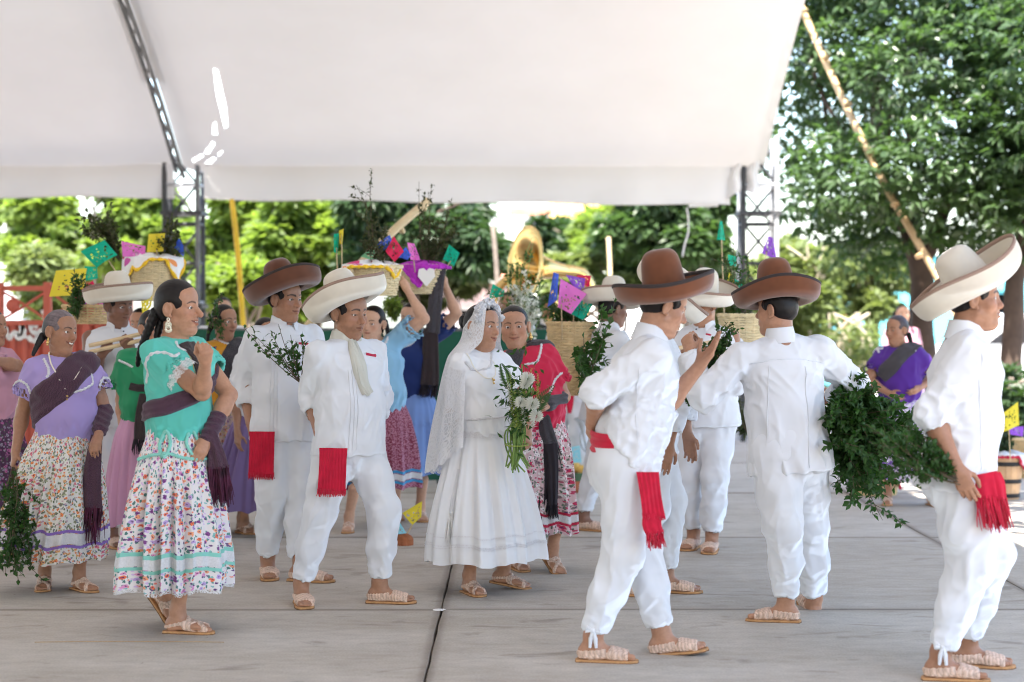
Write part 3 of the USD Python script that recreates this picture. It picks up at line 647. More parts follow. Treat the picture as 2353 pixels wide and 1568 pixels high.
        cr = P - V(0, .02, .13 * k)
        for i, n in enumerate('LR'):
            H, K, A = j['hip' + n], j['kn' + n], j['an' + n]; o = 'R' if n == 'L' else 'L'
            mine = (dist_seg(v, H, K).clip(0) < dist_seg(v, j['hip' + o], j['kn' + o])) | (dist_seg(v, K, A) < dist_seg(v, j['kn' + o], j['an' + o])); mine = mine.astype(float) * sstep(.0, -.10, (v - P)[:, 2])
            ax = nrm(A - H); sgn = 1 if n == 'L' else -1; nz = (v[:, 2] - A[2]) / max(K[2] - A[2], .1)
            dirs += [(nrm(ax + V(sgn * .35, .25, 0)), .085, .012 * am, mine * sstep(2.2, 1.2, nz)), (nrm(ax * .5 + V(sgn, .5, 0)), .07, .009 * am, mine * sstep(1.7, .9, nz) * sstep(-.1, .5, nz)),
                     (nrm(V(1, sgn * .8, -.35)), .040, .009 * am, mine * sstep(.55, .15, nz)), (ax, .06, .012 * am, mine), (nrm(V(sgn, 1, .2)), .024, .006 * am, mine * sstep(.30, .1, nz))]
        dirs += [(nrm(V(.5, -.5, 1)), .07, .013 * am, sstep(.26, .05, np.linalg.norm(v - cr, axis=1))), (nrm(V(-.5, -.5, 1)), .07, .013 * am, sstep(.26, .05, np.linalg.norm(v - cr, axis=1)))]
        v = folds(v, n_, dirs, c.get('seed', 1) + 5, gain=.8); return relax(v, f, .2), f
    def skirt_fn(s):
        c, j, k = s.c, s.j, s.k; P, N = j['pel'], j['neck']; W = lerp(P, N, .22); pl = c.get('plump', 0); up = j['up']
        zh = c.get('hem_z', .30) * k; C = V(*((j['anL'] + j['anR']) / 2)[:2], 0); ho = np.asarray(c.get('hem_off', (0, 0, 0)), float) @ s.R; hc = V(P[0] * .4 + C[0] * .6, P[1] * .4 + C[1] * .6, zh) + ho
        r0 = V(.148, .120) * k * (1 + .16 * pl); r1 = V(*c.get('hem_r', (.32, .28))) * k; npl = c.get('pleats', 26); ap = c.get('pleat', .016); sd = c.get('seed', 1)
        hipz = c.get('hip_r', 1.28); ph = np.random.default_rng(sd).uniform(0, 6.28, 6); knife = c.get('knife', .35); tiltz = c.get('hem_tilt', (0, 0))
        def fn(th, v, off=0.0):
            th, v = np.broadcast_arrays(np.asarray(th, float), np.asarray(v, float)); q = v ** 1.15
            hb = sstep(0, .28, v); rx = r0[0] * (1 + (hipz - 1) * hb) + (r1[0] - r0[0] * hipz) * sstep(.02, 1, v) ** .95; ry = r0[1] * (1 + (hipz - 1) * hb) + (r1[1] - r0[1] * hipz) * sstep(.02, 1, v) ** .95
            t2 = th + .10 * np.sin(3 * th + ph[0]) * v + .05 * np.sin(5 * th + ph[1]) * v; w = npl * t2; saw = np.sin(w + knife * np.sin(w)) + .25 * np.sin(2 * w + ph[2])
            a = ap * k * (.15 + .85 * sstep(c.get('yoke', .12), .55, v)) * (1 + .5 * np.sin(2 * th + ph[3]))
            big = .022 * k * v * np.sin(4 * th + ph[4] + .8 * v) + .018 * k * v * np.sin(7 * th + ph[5])
            r = saw * a + big + off; cx = W[0] + (hc[0] - W[0]) * q; cy = W[1] + (hc[1] - W[1]) * q
            z = W[2] + (hc[2] - W[2]) * v + v * (tiltz[0] * np.cos(th) + tiltz[1] * np.sin(th)) + .010 * v * np.sin(npl * t2 * .5)
            return np.stack([cx + (rx + r) * np.cos(th), cy + (ry + r) * np.sin(th), z], -1)
        s.skf = fn; s.skL = W[2] - hc[2]; s.skr = (r0.mean() + r1.mean() * 2) / 3; return fn
    def sheet(s, fn, v0, v1, off=0.0, nv=40, dens=10, th0=0, th1=2 * np.pi):
        nt = int(s.c.get('pleats', 26) * dens / s.h); full = th1 - th0 > 6.28; th = np.linspace(th0, th1, nt, endpoint=True); vv = np.linspace(v0, v1, max(2, int(nv / s.h)))
        A, B = np.meshgrid(th, vv, indexing='ij'); P = fn(A, B, off); f = grid_faces(len(th), len(vv)); uv = np.stack([A * s.skr, -B * s.skL], -1).reshape(-1, 2)
        return P.reshape(-1, 3), f[:, ::-1], uv
def dist_seg(P, a, b):
    ab = b - a; t = np.clip((P - a) @ ab / (ab @ ab), 0, 1); return np.linalg.norm(P - a - t[:, None] * ab, axis=1)

def hat_profile(R=.225, hc=.185, wall=.085):
    crown = [(0, hc), (.030, hc - .001), (.052, hc - .009), (.068, hc - .028), (.077, hc - .06), (.085, .07), (.094, .02), (.104, .002)]
    return crown, [(.104, .002), (.13, -.006), (R - .05, -.010), (R - .025, -.003), (R - .008, .018), (R, .05), (R + .002, wall)]
def build_hat(path, s, c):
    """Wide felt hat with a round crown and a rolled-up brim, set on the head."""
    R_, hc, wall = c.get('hatdim', (.202, .185, .082)); crown, brim = hat_profile(R_, hc, wall); t = .005; n = 72
    cp = spline(np.array([(x, 0, z) for x, z in crown]), 26)[:, [0, 2]]; bp = spline(np.array([(x, 0, z) for x, z in brim]), 26)[:, [0, 2]]
    tp, rl = c.get('hat_tilt', (8, 0)); Rh = s.j['RH'] @ Rx(tp) @ Ry(rl); o = s.HT(M2(0, -.008, .040 + c.get('hat_z', 0))); sd = c.get('seed', 1)
    def wob(v, a):
        r = np.linalg.norm(v[..., :2], axis=-1); m = sstep(.1, .24, r); v = v.copy(); v[..., 2] += m * (.014 * np.sin(2 * a[:, None] + sd) + .007 * np.sin(3 * a[:, None] + 2 * sd)) ; v[..., 1] *= 1.10; v[..., 0] *= 1.0 + m * .02 * np.sin(sd); return v
    def place(vf): return (vf[0] * s.j['HS'] @ Rh.T + o, vf[1])
    hp = thing('hat', parent=path)
    top = MB(); v, f = lathe(cp, n, wob); v, f = place((v, f)); top.add(v, f)
    inn = [(x - t, z - t) for x, z in cp if x > t]; v, f = place(lathe(inn, n, wob)); top.add(v, f[:, ::-1]); top.put('crown', c['hat'], hp)
    # brim with both faces
    d = np.gradient(bp, axis=0); d /= np.linalg.norm(d, axis=1, keepdims=True); nn = np.stack([d[:, 1], -d[:, 0]], 1); lo = bp + nn * t
    prof = np.vstack([bp, lo[::-1]]); v, f = place(lathe(prof, n, wob)); MB().add(v, f).put('brim', c['hat'], hp)
    e = bp[-1]; tr = []
    for a in np.linspace(0, 2 * np.pi, 9): tr.append((e[0] + .0018 + .0052 * math.cos(a), e[1] - .003 + .009 * math.sin(a)))
    v, f = place(lathe(tr, n, wob)); MB().add(v, f).put('brim_binding', c['hat'] + '_trim', hp)
    bd = [(.097, .004), (.0995, .006), (.0965, .022), (.094, .024)]; v, f = place(lathe(bd, n, wob)); MB().add(v, f).put('hat_band', c['hat'] + '_trim', hp)

# ------------------------------------------------------------------ dressing: one call builds a person with body and clothes as parts
plain('skin', (.325, .162, .097), .43, 60, .10, .10, 900, tint=True, spec=.35)
plain('skin_light', (.50, .29, .195), .48, 60, .08, .10, 900, tint=True, spec=.35)
plain('skin_mid', (.39, .200, .123), .43, 60, .09, .10, 900, tint=True, spec=.35)
plain('skin_dark', (.20, .096, .062), .46, 60, .10, .10, 900, tint=True, spec=.4)
plain('eyeball', (1, 1, 1), .12, tint=True, spec=.6)
plain('teeth', (.80, .76, .68), .25)
plain('hair_black', (.008, .006, .006), .42, 40, .3, .5, 60, tint=True, spec=.28, bstretch=(8, 1, 1.6))
plain('white_cotton', (.655, .66, .69), .9, 3.0, .03, .22, 900, sheen=.06, spec=.2)
plain('bride_white', (.745, .745, .765), .9, 3.0, .03, .22, 900, sheen=.06, spec=.2)
plain('cream_felt', (.60, .54, .455), .95, 7, .07, .35, 500, sheen=.25, spec=.15); plain('cream_felt_trim', (.26, .17, .13), .8, bump=.2, bscale=700)
plain('brown_felt', (.105, .040, .022), .95, 6, .20, .35, 500, sheen=.35, spec=.15); plain('brown_felt_trim', (.030, .020, .018), .8, bump=.2, bscale=700)
plain('rust_felt', (.140, .050, .023), .95, 6, .20, .35, 500, sheen=.35, spec=.15); plain('rust_felt_trim', (.030, .021, .020), .8, bump=.2, bscale=700)
plain('woven_leather', (.66, .48, .385), .62, 30, .14, .3, 400, tint=True, spec=.3)
plain('sole', (.46, .31, .19), .8, 40, .2, .3, 300, tint=True)
plain('red_cloth', (.50, .012, .040), .9, 20, .12, .35, 700, sheen=.2, spec=.15)
plain('button', (.03, .03, .04), .3)
plain('gold', (.75, .52, .20), .28, metallic=1.0)
plain('ivory', (.80, .74, .60), .35)
plain('lace_white', (.70, .69, .71), .85, 120, .10, .6, 260, transl=.2)

def hatted(c): return c.get('hat')
def shoe(s, n, path):
    c = s.c; kind = c.get('shoe', 'open' if s.fem else 'closed'); so, up = shoe_meshes(kind, .0046 if s.h < 1.2 else .007); sc = s.k * (.93 if s.fem else 1.0); mir = V(1 if n == 'R' else -1, 1, 1)
    p = thing('sandal', parent=path); R, o = s.j['RF' + n], s.j['fo' + n]
    for mb, nm, mt in ((so, 'sole', 'sole'), (up, 'woven_upper', 'woven_leather')):
        v, f = mb.mesh; v = (v * sc * mir) @ R.T + o
        obj(nm, (v, f if n == 'R' else f[:, ::-1]), mt, p, nm != 'sole', tint=mb.tint)
def collar(s, path, matn='white_cotton', h=.032, rx=.068, ry=.072, gap=.30):
    """Standing band collar, open at the throat."""
    j, k = s.j, s.k; a = np.linspace(gap, 2 * np.pi - gap, 40) - np.pi / 2; up = nrm(j['up'] * .8 + V(0, 0, .5)); sd = j['side']; fw = j['fwd']; o = j['neck'] + fw * .002 + up * .010 * k
    prof = [(1.26, -.044), (1.10, -.010), (1.03, .014), (.97, h), (.92, h - .002), (.95, 0), (.98, -.034)]
    vs = np.array([[o + sd * (math.cos(t) * rx * p * k) - fw * (-math.sin(t) * -1 * ry * p * k) * -1 * -1 + up * (z * k * (1 - .25 * max(0, -math.sin(t)))) - up * (.020 * k * max(0, -math.sin(t))) for p, z in prof] for t in a])
    v = vs.reshape(-1, 3); f = grid_faces(len(a), len(prof)); obj('collar', (v, f[:, ::-1]), matn, path)
def surf(s, px, py, dz=-.6, F=None):      # the cloth's point seen at a place of the photograph
    F = F or s.shell; r = ray(px, py); O = V(0, 0, EYE); t0 = (s.d - .45) / r[1]; P = np.array([s.L(O + r * (t0 + .9 * i / 400)) for i in range(400)])
    d = F.ev(P, .3); i = np.nonzero(d < .004)[0]; return P[i[0]] if len(i) else P[int(np.argmin(d))]
JOBS = []
def person(label, c, extra=None, name='person'):
    JOBS.append((label, c, extra, name))
def compute(job):
    label, c, extra, name = job; s = Person(c); g = s.geo = {}
    g['body'] = s.body(); g['eyes'] = s.eyes() if not c.get('noface') else []
    if c.get('hair', 'short'): g['hair'] = s.hair()
    if 'shirt' in c: g['shirt'] = s.shirt(not s.fem)
    if 'trousers' in c: g['trousers'] = s.trousers()
    if 'skirt' in c: s.skirt_fn()
    if 'braids' in c: g['braids'] = [s.braid([s.HT(p) if len(p) == 3 else s.L(at(*p[:2], s.d + p[3])) for p in b], c.get('braid_r', .019)) for b in c['braids']]
    return s
def emit(job, s):
    label, c, extra, name = job; g = s.geo
    path = thing(name, label, 'person', s.o, s.yaw); s.path = path
    g['body'].put('body', c.get('skin', 'skin'), path, usetint=True)
    for v, f, t in g['eyes']: obj('eye', (v, f), 'eyeball', path, tint=t)
    if c.get('open', 0) > .3 and not c.get('noface'):
        a = np.linspace(-1, 1, 15); sm = c.get('smile', 0); mx = (.0225 + .009 * sm) * .84
        rows = [s.HT(M2(x * mx, .0905 - (.017 + .004 * sm) * x * x, -.0645 + .0105 * sm * abs(x) ** 2 + z * (1 - .6 * x * x))) for x in a for z in (.0052, .0010, -.0040)]
        obj('teeth', (np.array(rows), grid_faces(15, 3)), 'teeth', path)
    if 'hair' in g: obj('hair', g['hair'][:2], c.get('hair_mat', 'hair_black'), path, tint=g['hair'][2])
    for v, f in g.get('braids', []): obj('braid', (v, f), c.get('hair_mat', 'hair_black'), path, tint=np.ones((len(v), 3)))
    if c.get('bun'):
        b = c['bun']; v, f = ico(1, k=3); v = v * (1 + .05 * np.sin(9 * v[:, :1] + 5 * v[:, 2:])) * V(*b[1]) + V(*b[0]); obj('hair_bun', (s.HT(v), f), 'hair_black', path, tint=np.ones((len(v), 3)))
    if 'shirt' in g: obj('blouse' if s.fem else 'shirt', g['shirt'], c['shirt'], path)
    if 'trousers' in g: obj('trousers', g['trousers'], c['trousers'], path)
    if 'skirt' in c:
        sk = thing('skirt', parent=path); v, f, uv = s.sheet(s.skf, 0, 1); obj('skirt_cloth', (v, f), c['skirt'], sk, uv=uv)
        for v0, v1, m in c.get('bands', []): v, f, uv = s.sheet(s.skf, v0, v1, .0032, nv=6); obj('ribbon_band' if 'lace' not in m else 'lace_band', (v, f), m, sk, uv=uv)
    if not s.fem and 'shirt' in c and c.get('collar', 1): collar(s, path, c['shirt'])
    if c.get('hat'): build_hat(path, s, c)
    if not c.get('nofeet'):
        for n in 'LR':
            if not c.get('nofoot' + n): shoe(s, n, path)
    if extra: extra(s, path)
    return s
PEOPLE = []
def build_people():
    with ThreadPoolExecutor(4) as ex: done = list(ex.map(compute, JOBS))
    for jb, s in zip(JOBS, done): PEOPLE.append(emit(jb, s))

# ------------------------------------------------------------------ the place
GA = 2.39996
def leaf_mesh(P, D, N, L, W, fold=.25, droop=.15, lite=False):
    """Many leaves: base P, direction D, face normal N, length L, half width W. Each is a folded, drooping blade of four triangles."""
    n = len(P); L = np.broadcast_to(L, (n,))[:, None]; W = np.broadcast_to(W, (n,))[:, None]
    D = D / np.maximum(np.linalg.norm(D, axis=1, keepdims=True), 1e-9); S = np.cross(D, N); S /= np.maximum(np.linalg.norm(S, axis=1, keepdims=True), 1e-9); N = np.cross(S, D)
    m = P + D * L * .48; l = m + S * W + N * W * fold; r = m - S * W + N * W * fold; t = P + D * L - N * L * droop
    if lite:
        b = np.arange(n)[:, None, None] * 4; return np.stack([P, l, r, t], 1).reshape(-1, 3), (np.array([[0, 3, 1], [0, 2, 3]])[None] + b).reshape(-1, 3)
    v = np.stack([P, l, r, t, m], 1).reshape(-1, 3); b = np.arange(n)[:, None, None] * 5
    return v, (np.array([[0, 4, 1], [0, 2, 4], [1, 4, 3], [4, 2, 3]])[None] + b).reshape(-1, 3)
def leafmat(name, ramp, transl=.45, tcol=None, rough=.45):
    return mat(name, {'g': ('geometry', {}), 'r': ('rgb_ramp', {'ramp': ramp}), 'p': ('principled_bsdf', {'roughness': rough, 'specular_ior_level': .4}), 't': ('translucent_bsdf', {}), 'tm': ('mix', {'mix_type': 'multiply', 'fac': 1.0, 'color2': tcol or (2.0, 2.1, .9)}), 'x': ('mix_closure', {'fac': transl})},
               [('g.random_per_island', 'r.fac'), ('r.color', 'p.base_color'), ('r.color', 'tm.color1'), ('tm.color', 't.color'), ('p.BSDF', 'x.closure1'), ('t.BSDF', 'x.closure2')], 'x.closure')
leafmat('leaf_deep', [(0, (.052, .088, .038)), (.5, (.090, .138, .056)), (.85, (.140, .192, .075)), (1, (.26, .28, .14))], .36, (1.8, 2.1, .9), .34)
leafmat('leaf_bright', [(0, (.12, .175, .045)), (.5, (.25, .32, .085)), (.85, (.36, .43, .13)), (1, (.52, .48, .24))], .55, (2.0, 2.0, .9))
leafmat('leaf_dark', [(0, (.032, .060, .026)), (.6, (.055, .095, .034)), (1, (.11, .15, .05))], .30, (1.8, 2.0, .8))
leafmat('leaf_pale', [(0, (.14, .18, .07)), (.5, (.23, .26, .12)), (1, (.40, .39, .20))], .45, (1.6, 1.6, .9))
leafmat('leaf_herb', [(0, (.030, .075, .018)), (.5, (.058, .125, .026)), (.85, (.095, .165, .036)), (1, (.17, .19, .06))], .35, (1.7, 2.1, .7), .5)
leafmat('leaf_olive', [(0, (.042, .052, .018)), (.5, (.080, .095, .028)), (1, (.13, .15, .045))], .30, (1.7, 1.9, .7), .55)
leafmat('petal_white', [(0, (.76, .76, .68)), (1, (.84, .83, .80))], .3, (1, 1, 1)); leafmat('petal_yellow', [(0, (.62, .62, .28)), (1, (.74, .74, .46))], .3, (1, 1, 1)); leafmat('bud_green', [(0, (.34, .42, .10)), (1, (.50, .54, .20))], .3, (1.2, 1.2, .8))
plain('bark_grey', (.20, .165, .135), .9, 6, .3, .8, 26, bstretch=(3, 3, .6), bdist=.02); plain('bark_dark', (.060, .040, .030), .9, 6, .3, .8, 26, bstretch=(3, 3, .6), bdist=.02); plain('bark_pale', (.42, .36, .27), .9, 8, .2, .5, 30)
plain('twig', (.10, .075, .045), .8, 20, .3); plain('stem_green', (.16, .26, .06), .6, 20, .2)

def crown(cl, n, per, L, W, seed, up=.15, droop=.5, shell=.55, lite=False):
    """Leaves in rosettes at twig tips spread through the ellipsoids cl (centre, radii)."""
    g = np.random.default_rng(seed); vol = np.array([np.prod(r) for _, r in cl]) ** .75; k = g.choice(len(cl), n, p=vol / vol.sum()); d = g.normal(size=(n, 3)); d /= np.linalg.norm(d, axis=1, keepdims=True)
    rr = (shell + (1 - shell) * g.random(n) ** .6) * np.where(g.random(n) < .22, g.uniform(1.0, 1.35, n), 1.0); C = np.array([c for c, _ in cl])[k]; R = np.array([r for _, r in cl])[k]; P = C + d * R * rr[:, None] * (.8 + .4 * noise(d * 3 + k[:, None], seed)[:, None])
    P = np.repeat(P, per, 0); o = np.repeat(d, per, 0); a = np.tile(np.arange(per) * GA, n) + np.repeat(g.random(n) * 6.28, per)
    D = np.stack([np.cos(a), np.sin(a), np.full(len(a), 0.0)], 1) + o * .7 + g.normal(size=o.shape) * .3; D[:, 2] += up - droop * g.random(len(a)); N = o * .5 + V(0, 0, 1) + g.normal(size=o.shape) * .35
    P = P + D * .02; return leaf_mesh(P, D, N, L * g.uniform(.5, 1.3, len(a)), W * g.uniform(.7, 1.15, len(a)), lite=lite)
def limbs(mb, p, d, L, r, depth, g, spread=.5, upw=.25, ends=None):
    q = p + d * L * .5 + g.normal(0, L * .05, 3); e = p + d * L + g.normal(0, L * .06, 3); mb.tube(spline([p, q, e], 8), np.linspace(r, r * .62, 8), 9 if r > .04 else 6)
    if depth == 0:
        if ends is not None: ends.append(e)
        return
    for i in range(2 + (g.random() < .5)):
        n = nrm(d + g.normal(0, spread, 3) + V(0, 0, upw)); limbs(mb, e, n, L * g.uniform(.6, .85), r * .60, depth - 1, g, spread, upw, ends)
def tree(name, label, base, trunk, cl, n, per, L, W, leaf, bark, seed, cat='tree', group=None, stems=(), **k):
    """trunk: list of limb polylines (points in the world, start and end radius)."""
    p = thing(name, label, cat, base, group=group); b = np.asarray(base, float); g = np.random.default_rng(seed)
    mb = MB()
    for pts, r0, r1 in trunk: P = spline(np.asarray(pts, float) - b, 18); mb.tube(P + V(1, 1, 0) * (noise(P * 2.2, seed)[:, None] - .5) * .08, np.linspace(r0, r1, 18) * (1 + .15 * (noise(P * 3, seed + 1) - .5)), 12)
    mb.put('trunk', bark, p)
    if stems:
        mb = MB()
        for pts, r in stems: P = np.asarray(pts, float) - b; mb.tube(spline(P, 10), np.linspace(r, r * .5, 10), 7)
        mb.put('branches', bark, p)
    v, f = crown([(np.asarray(c) - b, np.asarray(r, float)) for c, r in cl], n, per, L, W, seed, **k); obj('crown', (v, f), leaf, p, smooth=False); return p

# -- floor: cast concrete slabs with open joints
mat('concrete', {'tc': ('geometry', {}), 'oi': ('object_info', {}), 'm': ('mapping', {'scale': (.7, 1.3, 1)}), 'n1': ('noise_texture', {'scale': 1.6, 'detail': 6.0, 'roughness': .62}), 'n2': ('noise_texture', {'scale': 9.0, 'detail': 5.0, 'roughness': .7}), 'n3': ('noise_texture', {'scale': 90.0, 'detail': 2.0}),
    'm2': ('mapping', {'scale': (1.1, 2.0, 1)}), 'st': ('noise_texture', {'scale': 2.3, 'detail': 3.0, 'distortion': .8}), 'sr': ('rgb_ramp', {'ramp': [(.0, (1, 1, 1)), (.62, (1, 1, 1)), (.70, (.70, .68, .67)), (1, (.5, .5, .5))]}),
    'r1': ('rgb_ramp', {'ramp': [(.28, (.385, .335, .282)), (.5, (.445, .398, .346)), (.74, (.500, .458, .410))]}), 'r2': ('rgb_ramp', {'ramp': [(.3, (.86, .855, .85)), (.7, (1.08, 1.08, 1.08))]}), 'r3': ('rgb_ramp', {'ramp': [(.3, (.9, .9, .9)), (.7, (1.08, 1.08, 1.08))]}), 'ro': ('rgb_ramp', {'ramp': [(0, (.90, .895, .89)), (1, (1.06, 1.06, 1.06))]}),
    'x1': ('mix', {'mix_type': 'multiply', 'fac': 1.0}), 'x2': ('mix', {'mix_type': 'multiply', 'fac': 1.0}), 'x3': ('mix', {'mix_type': 'multiply', 'fac': 1.0}), 'x4': ('mix', {'mix_type': 'multiply', 'fac': .9}), 'sx': ('separate_xyz', {}), **{f'{a}{i}': n for a, o, w in (('u', .36, 3.15), ('w', -9.76, 3.08)) for i, n in enumerate((('math', {'math_type': 'add', 'value2': o + 40 * w + w / 2}), ('math', {'math_type': 'divide', 'value2': w}), ('math', {'math_type': 'fraction'}), ('math', {'math_type': 'subtract', 'value2': .5}), ('math', {'math_type': 'absolute'}), ('math', {'math_type': 'multiply', 'value2': w})))}, 'mn': ('math', {'math_type': 'minimum'}), 'nn': ('math', {'math_type': 'multiply_add', 'value2': -.055, 'value3': .030}), 'ad': ('math', {'math_type': 'add'}), 'jr': ('rgb_ramp', {'ramp': [(0, (.50, .46, .43)), (.022, (.66, .64, .62)), (.045, (.94, .93, .92)), (.09, (1, 1, 1))]}), 'x5': ('mix', {'mix_type': 'multiply', 'fac': 1.0}), 'sv': ('voronoi_texture', {'scale': 4.5}), 'sl': ('rgb_ramp', {'ramp': [(0, (.35, .32, .30)), (.020, (.5, .47, .45)), (.035, (1, 1, 1)), (1, (1, 1, 1))]}), 'x6': ('mix', {'mix_type': 'multiply', 'fac': 1.0}), 'b': ('bump', {'strength': .35, 'distance': .004}), 'p': ('principled_bsdf', {'roughness': .82, 'specular_ior_level': .3})},
    [('tc.position', 'm.vector'), ('m.vector', 'n1.vector'), ('m.vector', 'n2.vector'), ('tc.position', 'n3.vector'), ('tc.position', 'm2.vector'), ('m2.vector', 'st.vector'), ('st.fac', 'sr.fac'), ('n1.fac', 'r1.fac'), ('n2.fac', 'r2.fac'), ('n3.fac', 'r3.fac'), ('oi.random', 'ro.fac'), ('r1.color', 'x1.color1'), ('r2.color', 'x1.color2'), ('x1.color', 'x2.color1'), ('r3.color', 'x2.color2'), ('x2.color', 'x3.color1'), ('ro.color', 'x3.color2'), ('x3.color', 'x4.color1'), ('sr.color', 'x4.color2'), ('x4.color', 'x5.color1'), ('tc.position', 'sx.vector'), ('sx.x', 'u0.value1'), ('sx.y', 'w0.value1'), *[(f'{a}{i}.value', f'{a}{i + 1}.value1') for a in 'uw' for i in range(5)], ('u5.value', 'mn.value1'), ('w5.value', 'mn.value2'), ('n2.fac', 'nn.value1'), ('mn.value', 'ad.value1'), ('nn.value', 'ad.value2'), ('ad.value', 'jr.fac'), ('jr.color', 'x5.color2'), ('tc.position', 'sv.vector'), ('sv.distance', 'sl.fac'), ('x5.color', 'x6.color1'), ('sl.color', 'x6.color2'), ('x6.color', 'p.base_color'), ('n3.fac', 'b.height'), ('b.normal', 'p.normal')])
plain('joint_dirt', (.075, .062, .052), .95, 30, .4); plain('far_ground', (.30, .27, .235), .9, 1.5, .15)
obj('ground', (V([-90, -60, -.05], [90, -60, -.05], [90, 140, -.05], [-90, 140, -.05]), np.array([[0, 1, 2, 3]])), 'far_ground', smooth=False, kind='structure')
fl = thing('plaza_floor', kind='structure')
obj('joint_filling', (V([-16, -3, -.030], [16, -3, -.030], [16, 29, -.030], [-16, 29, -.030]), np.array([[0, 1, 2, 3]])), 'joint_dirt', fl, smooth=False)
frng = np.random.default_rng(5)
for kx in range(-5, 6):
    for ky in range(-4, 6):
        x0, x1, y0, y1 = -.36 + 3.15 * kx, -.36 + 3.15 * (kx + 1), 9.76 + 3.08 * ky, 9.76 + 3.08 * (ky + 1); gp = .0045; c = .004; h = frng.uniform(-.0015, .0015, 4)
        n = 14; xs = np.linspace(x0 + gp, x1 - gp, n); ys = np.linspace(y0 + gp, y1 - gp, n); jit = lambda: frng.normal(0, .0022, n)
        edge = [(x, ys[0] + j) for x, j in zip(xs[:-1], jit())] + [(xs[-1] + j, y) for y, j in zip(ys[:-1], jit())] + [(x, ys[-1] + j) for x, j in zip(xs[::-1][:-1], jit())] + [(xs[0] + j, y) for y, j in zip(ys[::-1][:-1], jit())]
        E = np.array(edge); m = len(E); C = E.mean(0); I = E + (C - E) / np.linalg.norm(C - E, axis=1, keepdims=True) * c
        zz = lambda Q: h[0] * (1 - (Q[:, 0] - x0) / 3.15) + h[1] * (Q[:, 0] - x0) / 3.15 + h[2] * (Q[:, 1] - y0) / 3.08
        v = np.vstack([np.c_[E, np.full(m, -.04)], np.c_[E, zz(E) - c * .8], np.c_[I, zz(I)], [[*C, zz(C[None])[0]]]]); k = np.arange(m); k2 = (k + 1) % m
        f = np.vstack([np.stack([k, k2, k2 + m], 1), np.stack([k, k2 + m, k + m], 1), np.stack([k + m, k2 + m, k2 + 2 * m], 1), np.stack([k + m, k2 + 2 * m, k + 2 * m], 1), np.stack([k + 2 * m, k2 + 2 * m, k * 0 + 3 * m], 1)])
        obj('concrete_slab', (v, f), 'concrete', fl, smooth=False)

# -- canopy: white cloth vault on lattice arches
def vault(d): u = (d - 11) / 11; return 3.15 + 2.97 * (1 - u * u)
mat('canopy_cloth', {'g': ('geometry', {}), 'n': ('noise_texture', {'scale': .8, 'detail': 4.0}), 'r': ('rgb_ramp', {'ramp': [(.3, (.745, .73, .715)), (.7, (.80, .79, .785))]}), 'p': ('principled_bsdf', {'roughness': .7, 'specular_ior_level': .25}), 't': ('translucent_bsdf', {'color': (.80, .76, .72)}), 'x': ('mix_closure', {'fac': .028})},
    [('g.position', 'n.vector'), ('n.fac', 'r.fac'), ('r.color', 'p.base_color'), ('p.BSDF', 'x.closure1'), ('t.BSDF', 'x.closure2')], 'x.closure')
mat('light_streak_cloth', {'p': ('principled_bsdf', {'base_color': (.8, .8, .8), 'roughness': .6}), 't': ('translucent_bsdf', {'color': (.92, .92, .90)}), 'x': ('mix_closure', {'fac': .9})}, [('p.BSDF', 'x.closure1'), ('t.BSDF', 'x.closure2')], 'x.closure')  # very translucent cloth that stands in for streaks of light on the canopy
plain('truss_steel', (.16, .165, .17), .5, 10, .3, metallic=.5); plain('truss_dark', (.045, .047, .052), .55, 10, .3); plain('galvanised', (.42, .43, .45), .5, 12, .2, metallic=.3)
def pxd(px, py, X0=None):                    # picture point on the vault -> (X, d)
    r = ray(px, py); d = np.linspace(14, 22, 4000); z = EYE + r[2] / r[1] * d; i = int(np.argmin(np.abs(z - vault(d)))); return r[0] / r[1] * d[i], d[i]
slits = [Polygon([pxd(*q) for q in pts]) for pts in ([(490, 153), (500, 155), (508, 190), (520, 245), (524, 290), (516, 295), (508, 260), (497, 215)], [(489, 285), (496, 278), (499, 308), (489, 308)], [(470, 352), (488, 325), (495, 330), (478, 356)], [(440, 373), (462, 355), (467, 360), (446, 377)], [(470, 376), (490, 362), (497, 366), (484, 377)], [(500, 355), (510, 346), (512, 350), (503, 360)])]  # outlines of the light streaks, cut out of the vault cloth
def cloth_panel(path, X0, X1, seed, slit=()):
    xs = np.r_[np.linspace(X0, -3.42, 14), np.linspace(-3.41, -2.6, 190), np.linspace(-2.55, X1, 70)] if slit else np.linspace(X0, X1, 60); m_ = len(xs); ds = np.r_[np.linspace(-.2, 14, 30), np.linspace(14.1, 22, 420 if slit else 70), 22.06, 22.12]; A, B = np.meshgrid(xs, ds, indexing='ij'); w = (A - X0) / (X1 - X0)
    sag = -.10 * np.sin(np.pi * w) ** .8 * np.clip((22 - B) / 3, 0, 1) + .012 * (noise(np.stack([A * .8, B * .8, A * 0], -1), seed) - .5) + .05 * np.exp(-((w - .0) / .02) ** 2) + .05 * np.exp(-((w - 1) / .02) ** 2)
    Z = vault(B) + sag; v = np.stack([A, B, Z], -1).reshape(-1, 3); f = grid_faces(m_, len(ds)); c = v[f].mean(1)
    keep = np.ones(len(f), bool)
    from shapely import contains_xy
    for s in slit: keep &= ~contains_xy(s, c[:, 0], c[:, 1])
    uq, iq = np.unique(f[keep], return_inverse=True); obj('vault_cloth', (v[uq], iq.reshape(-1, 4)), 'canopy_cloth', path)
    for s in slit: m = contains_xy(s, c[:, 0], c[:, 1]); fs = f[m]; u, i = np.unique(fs, return_inverse=True); obj('worn_patch', (v[u] + V(0, 0, .004), i.reshape(-1, 4)), 'light_streak_cloth', path)  # each cut refilled with brighter cloth to read as a light streak
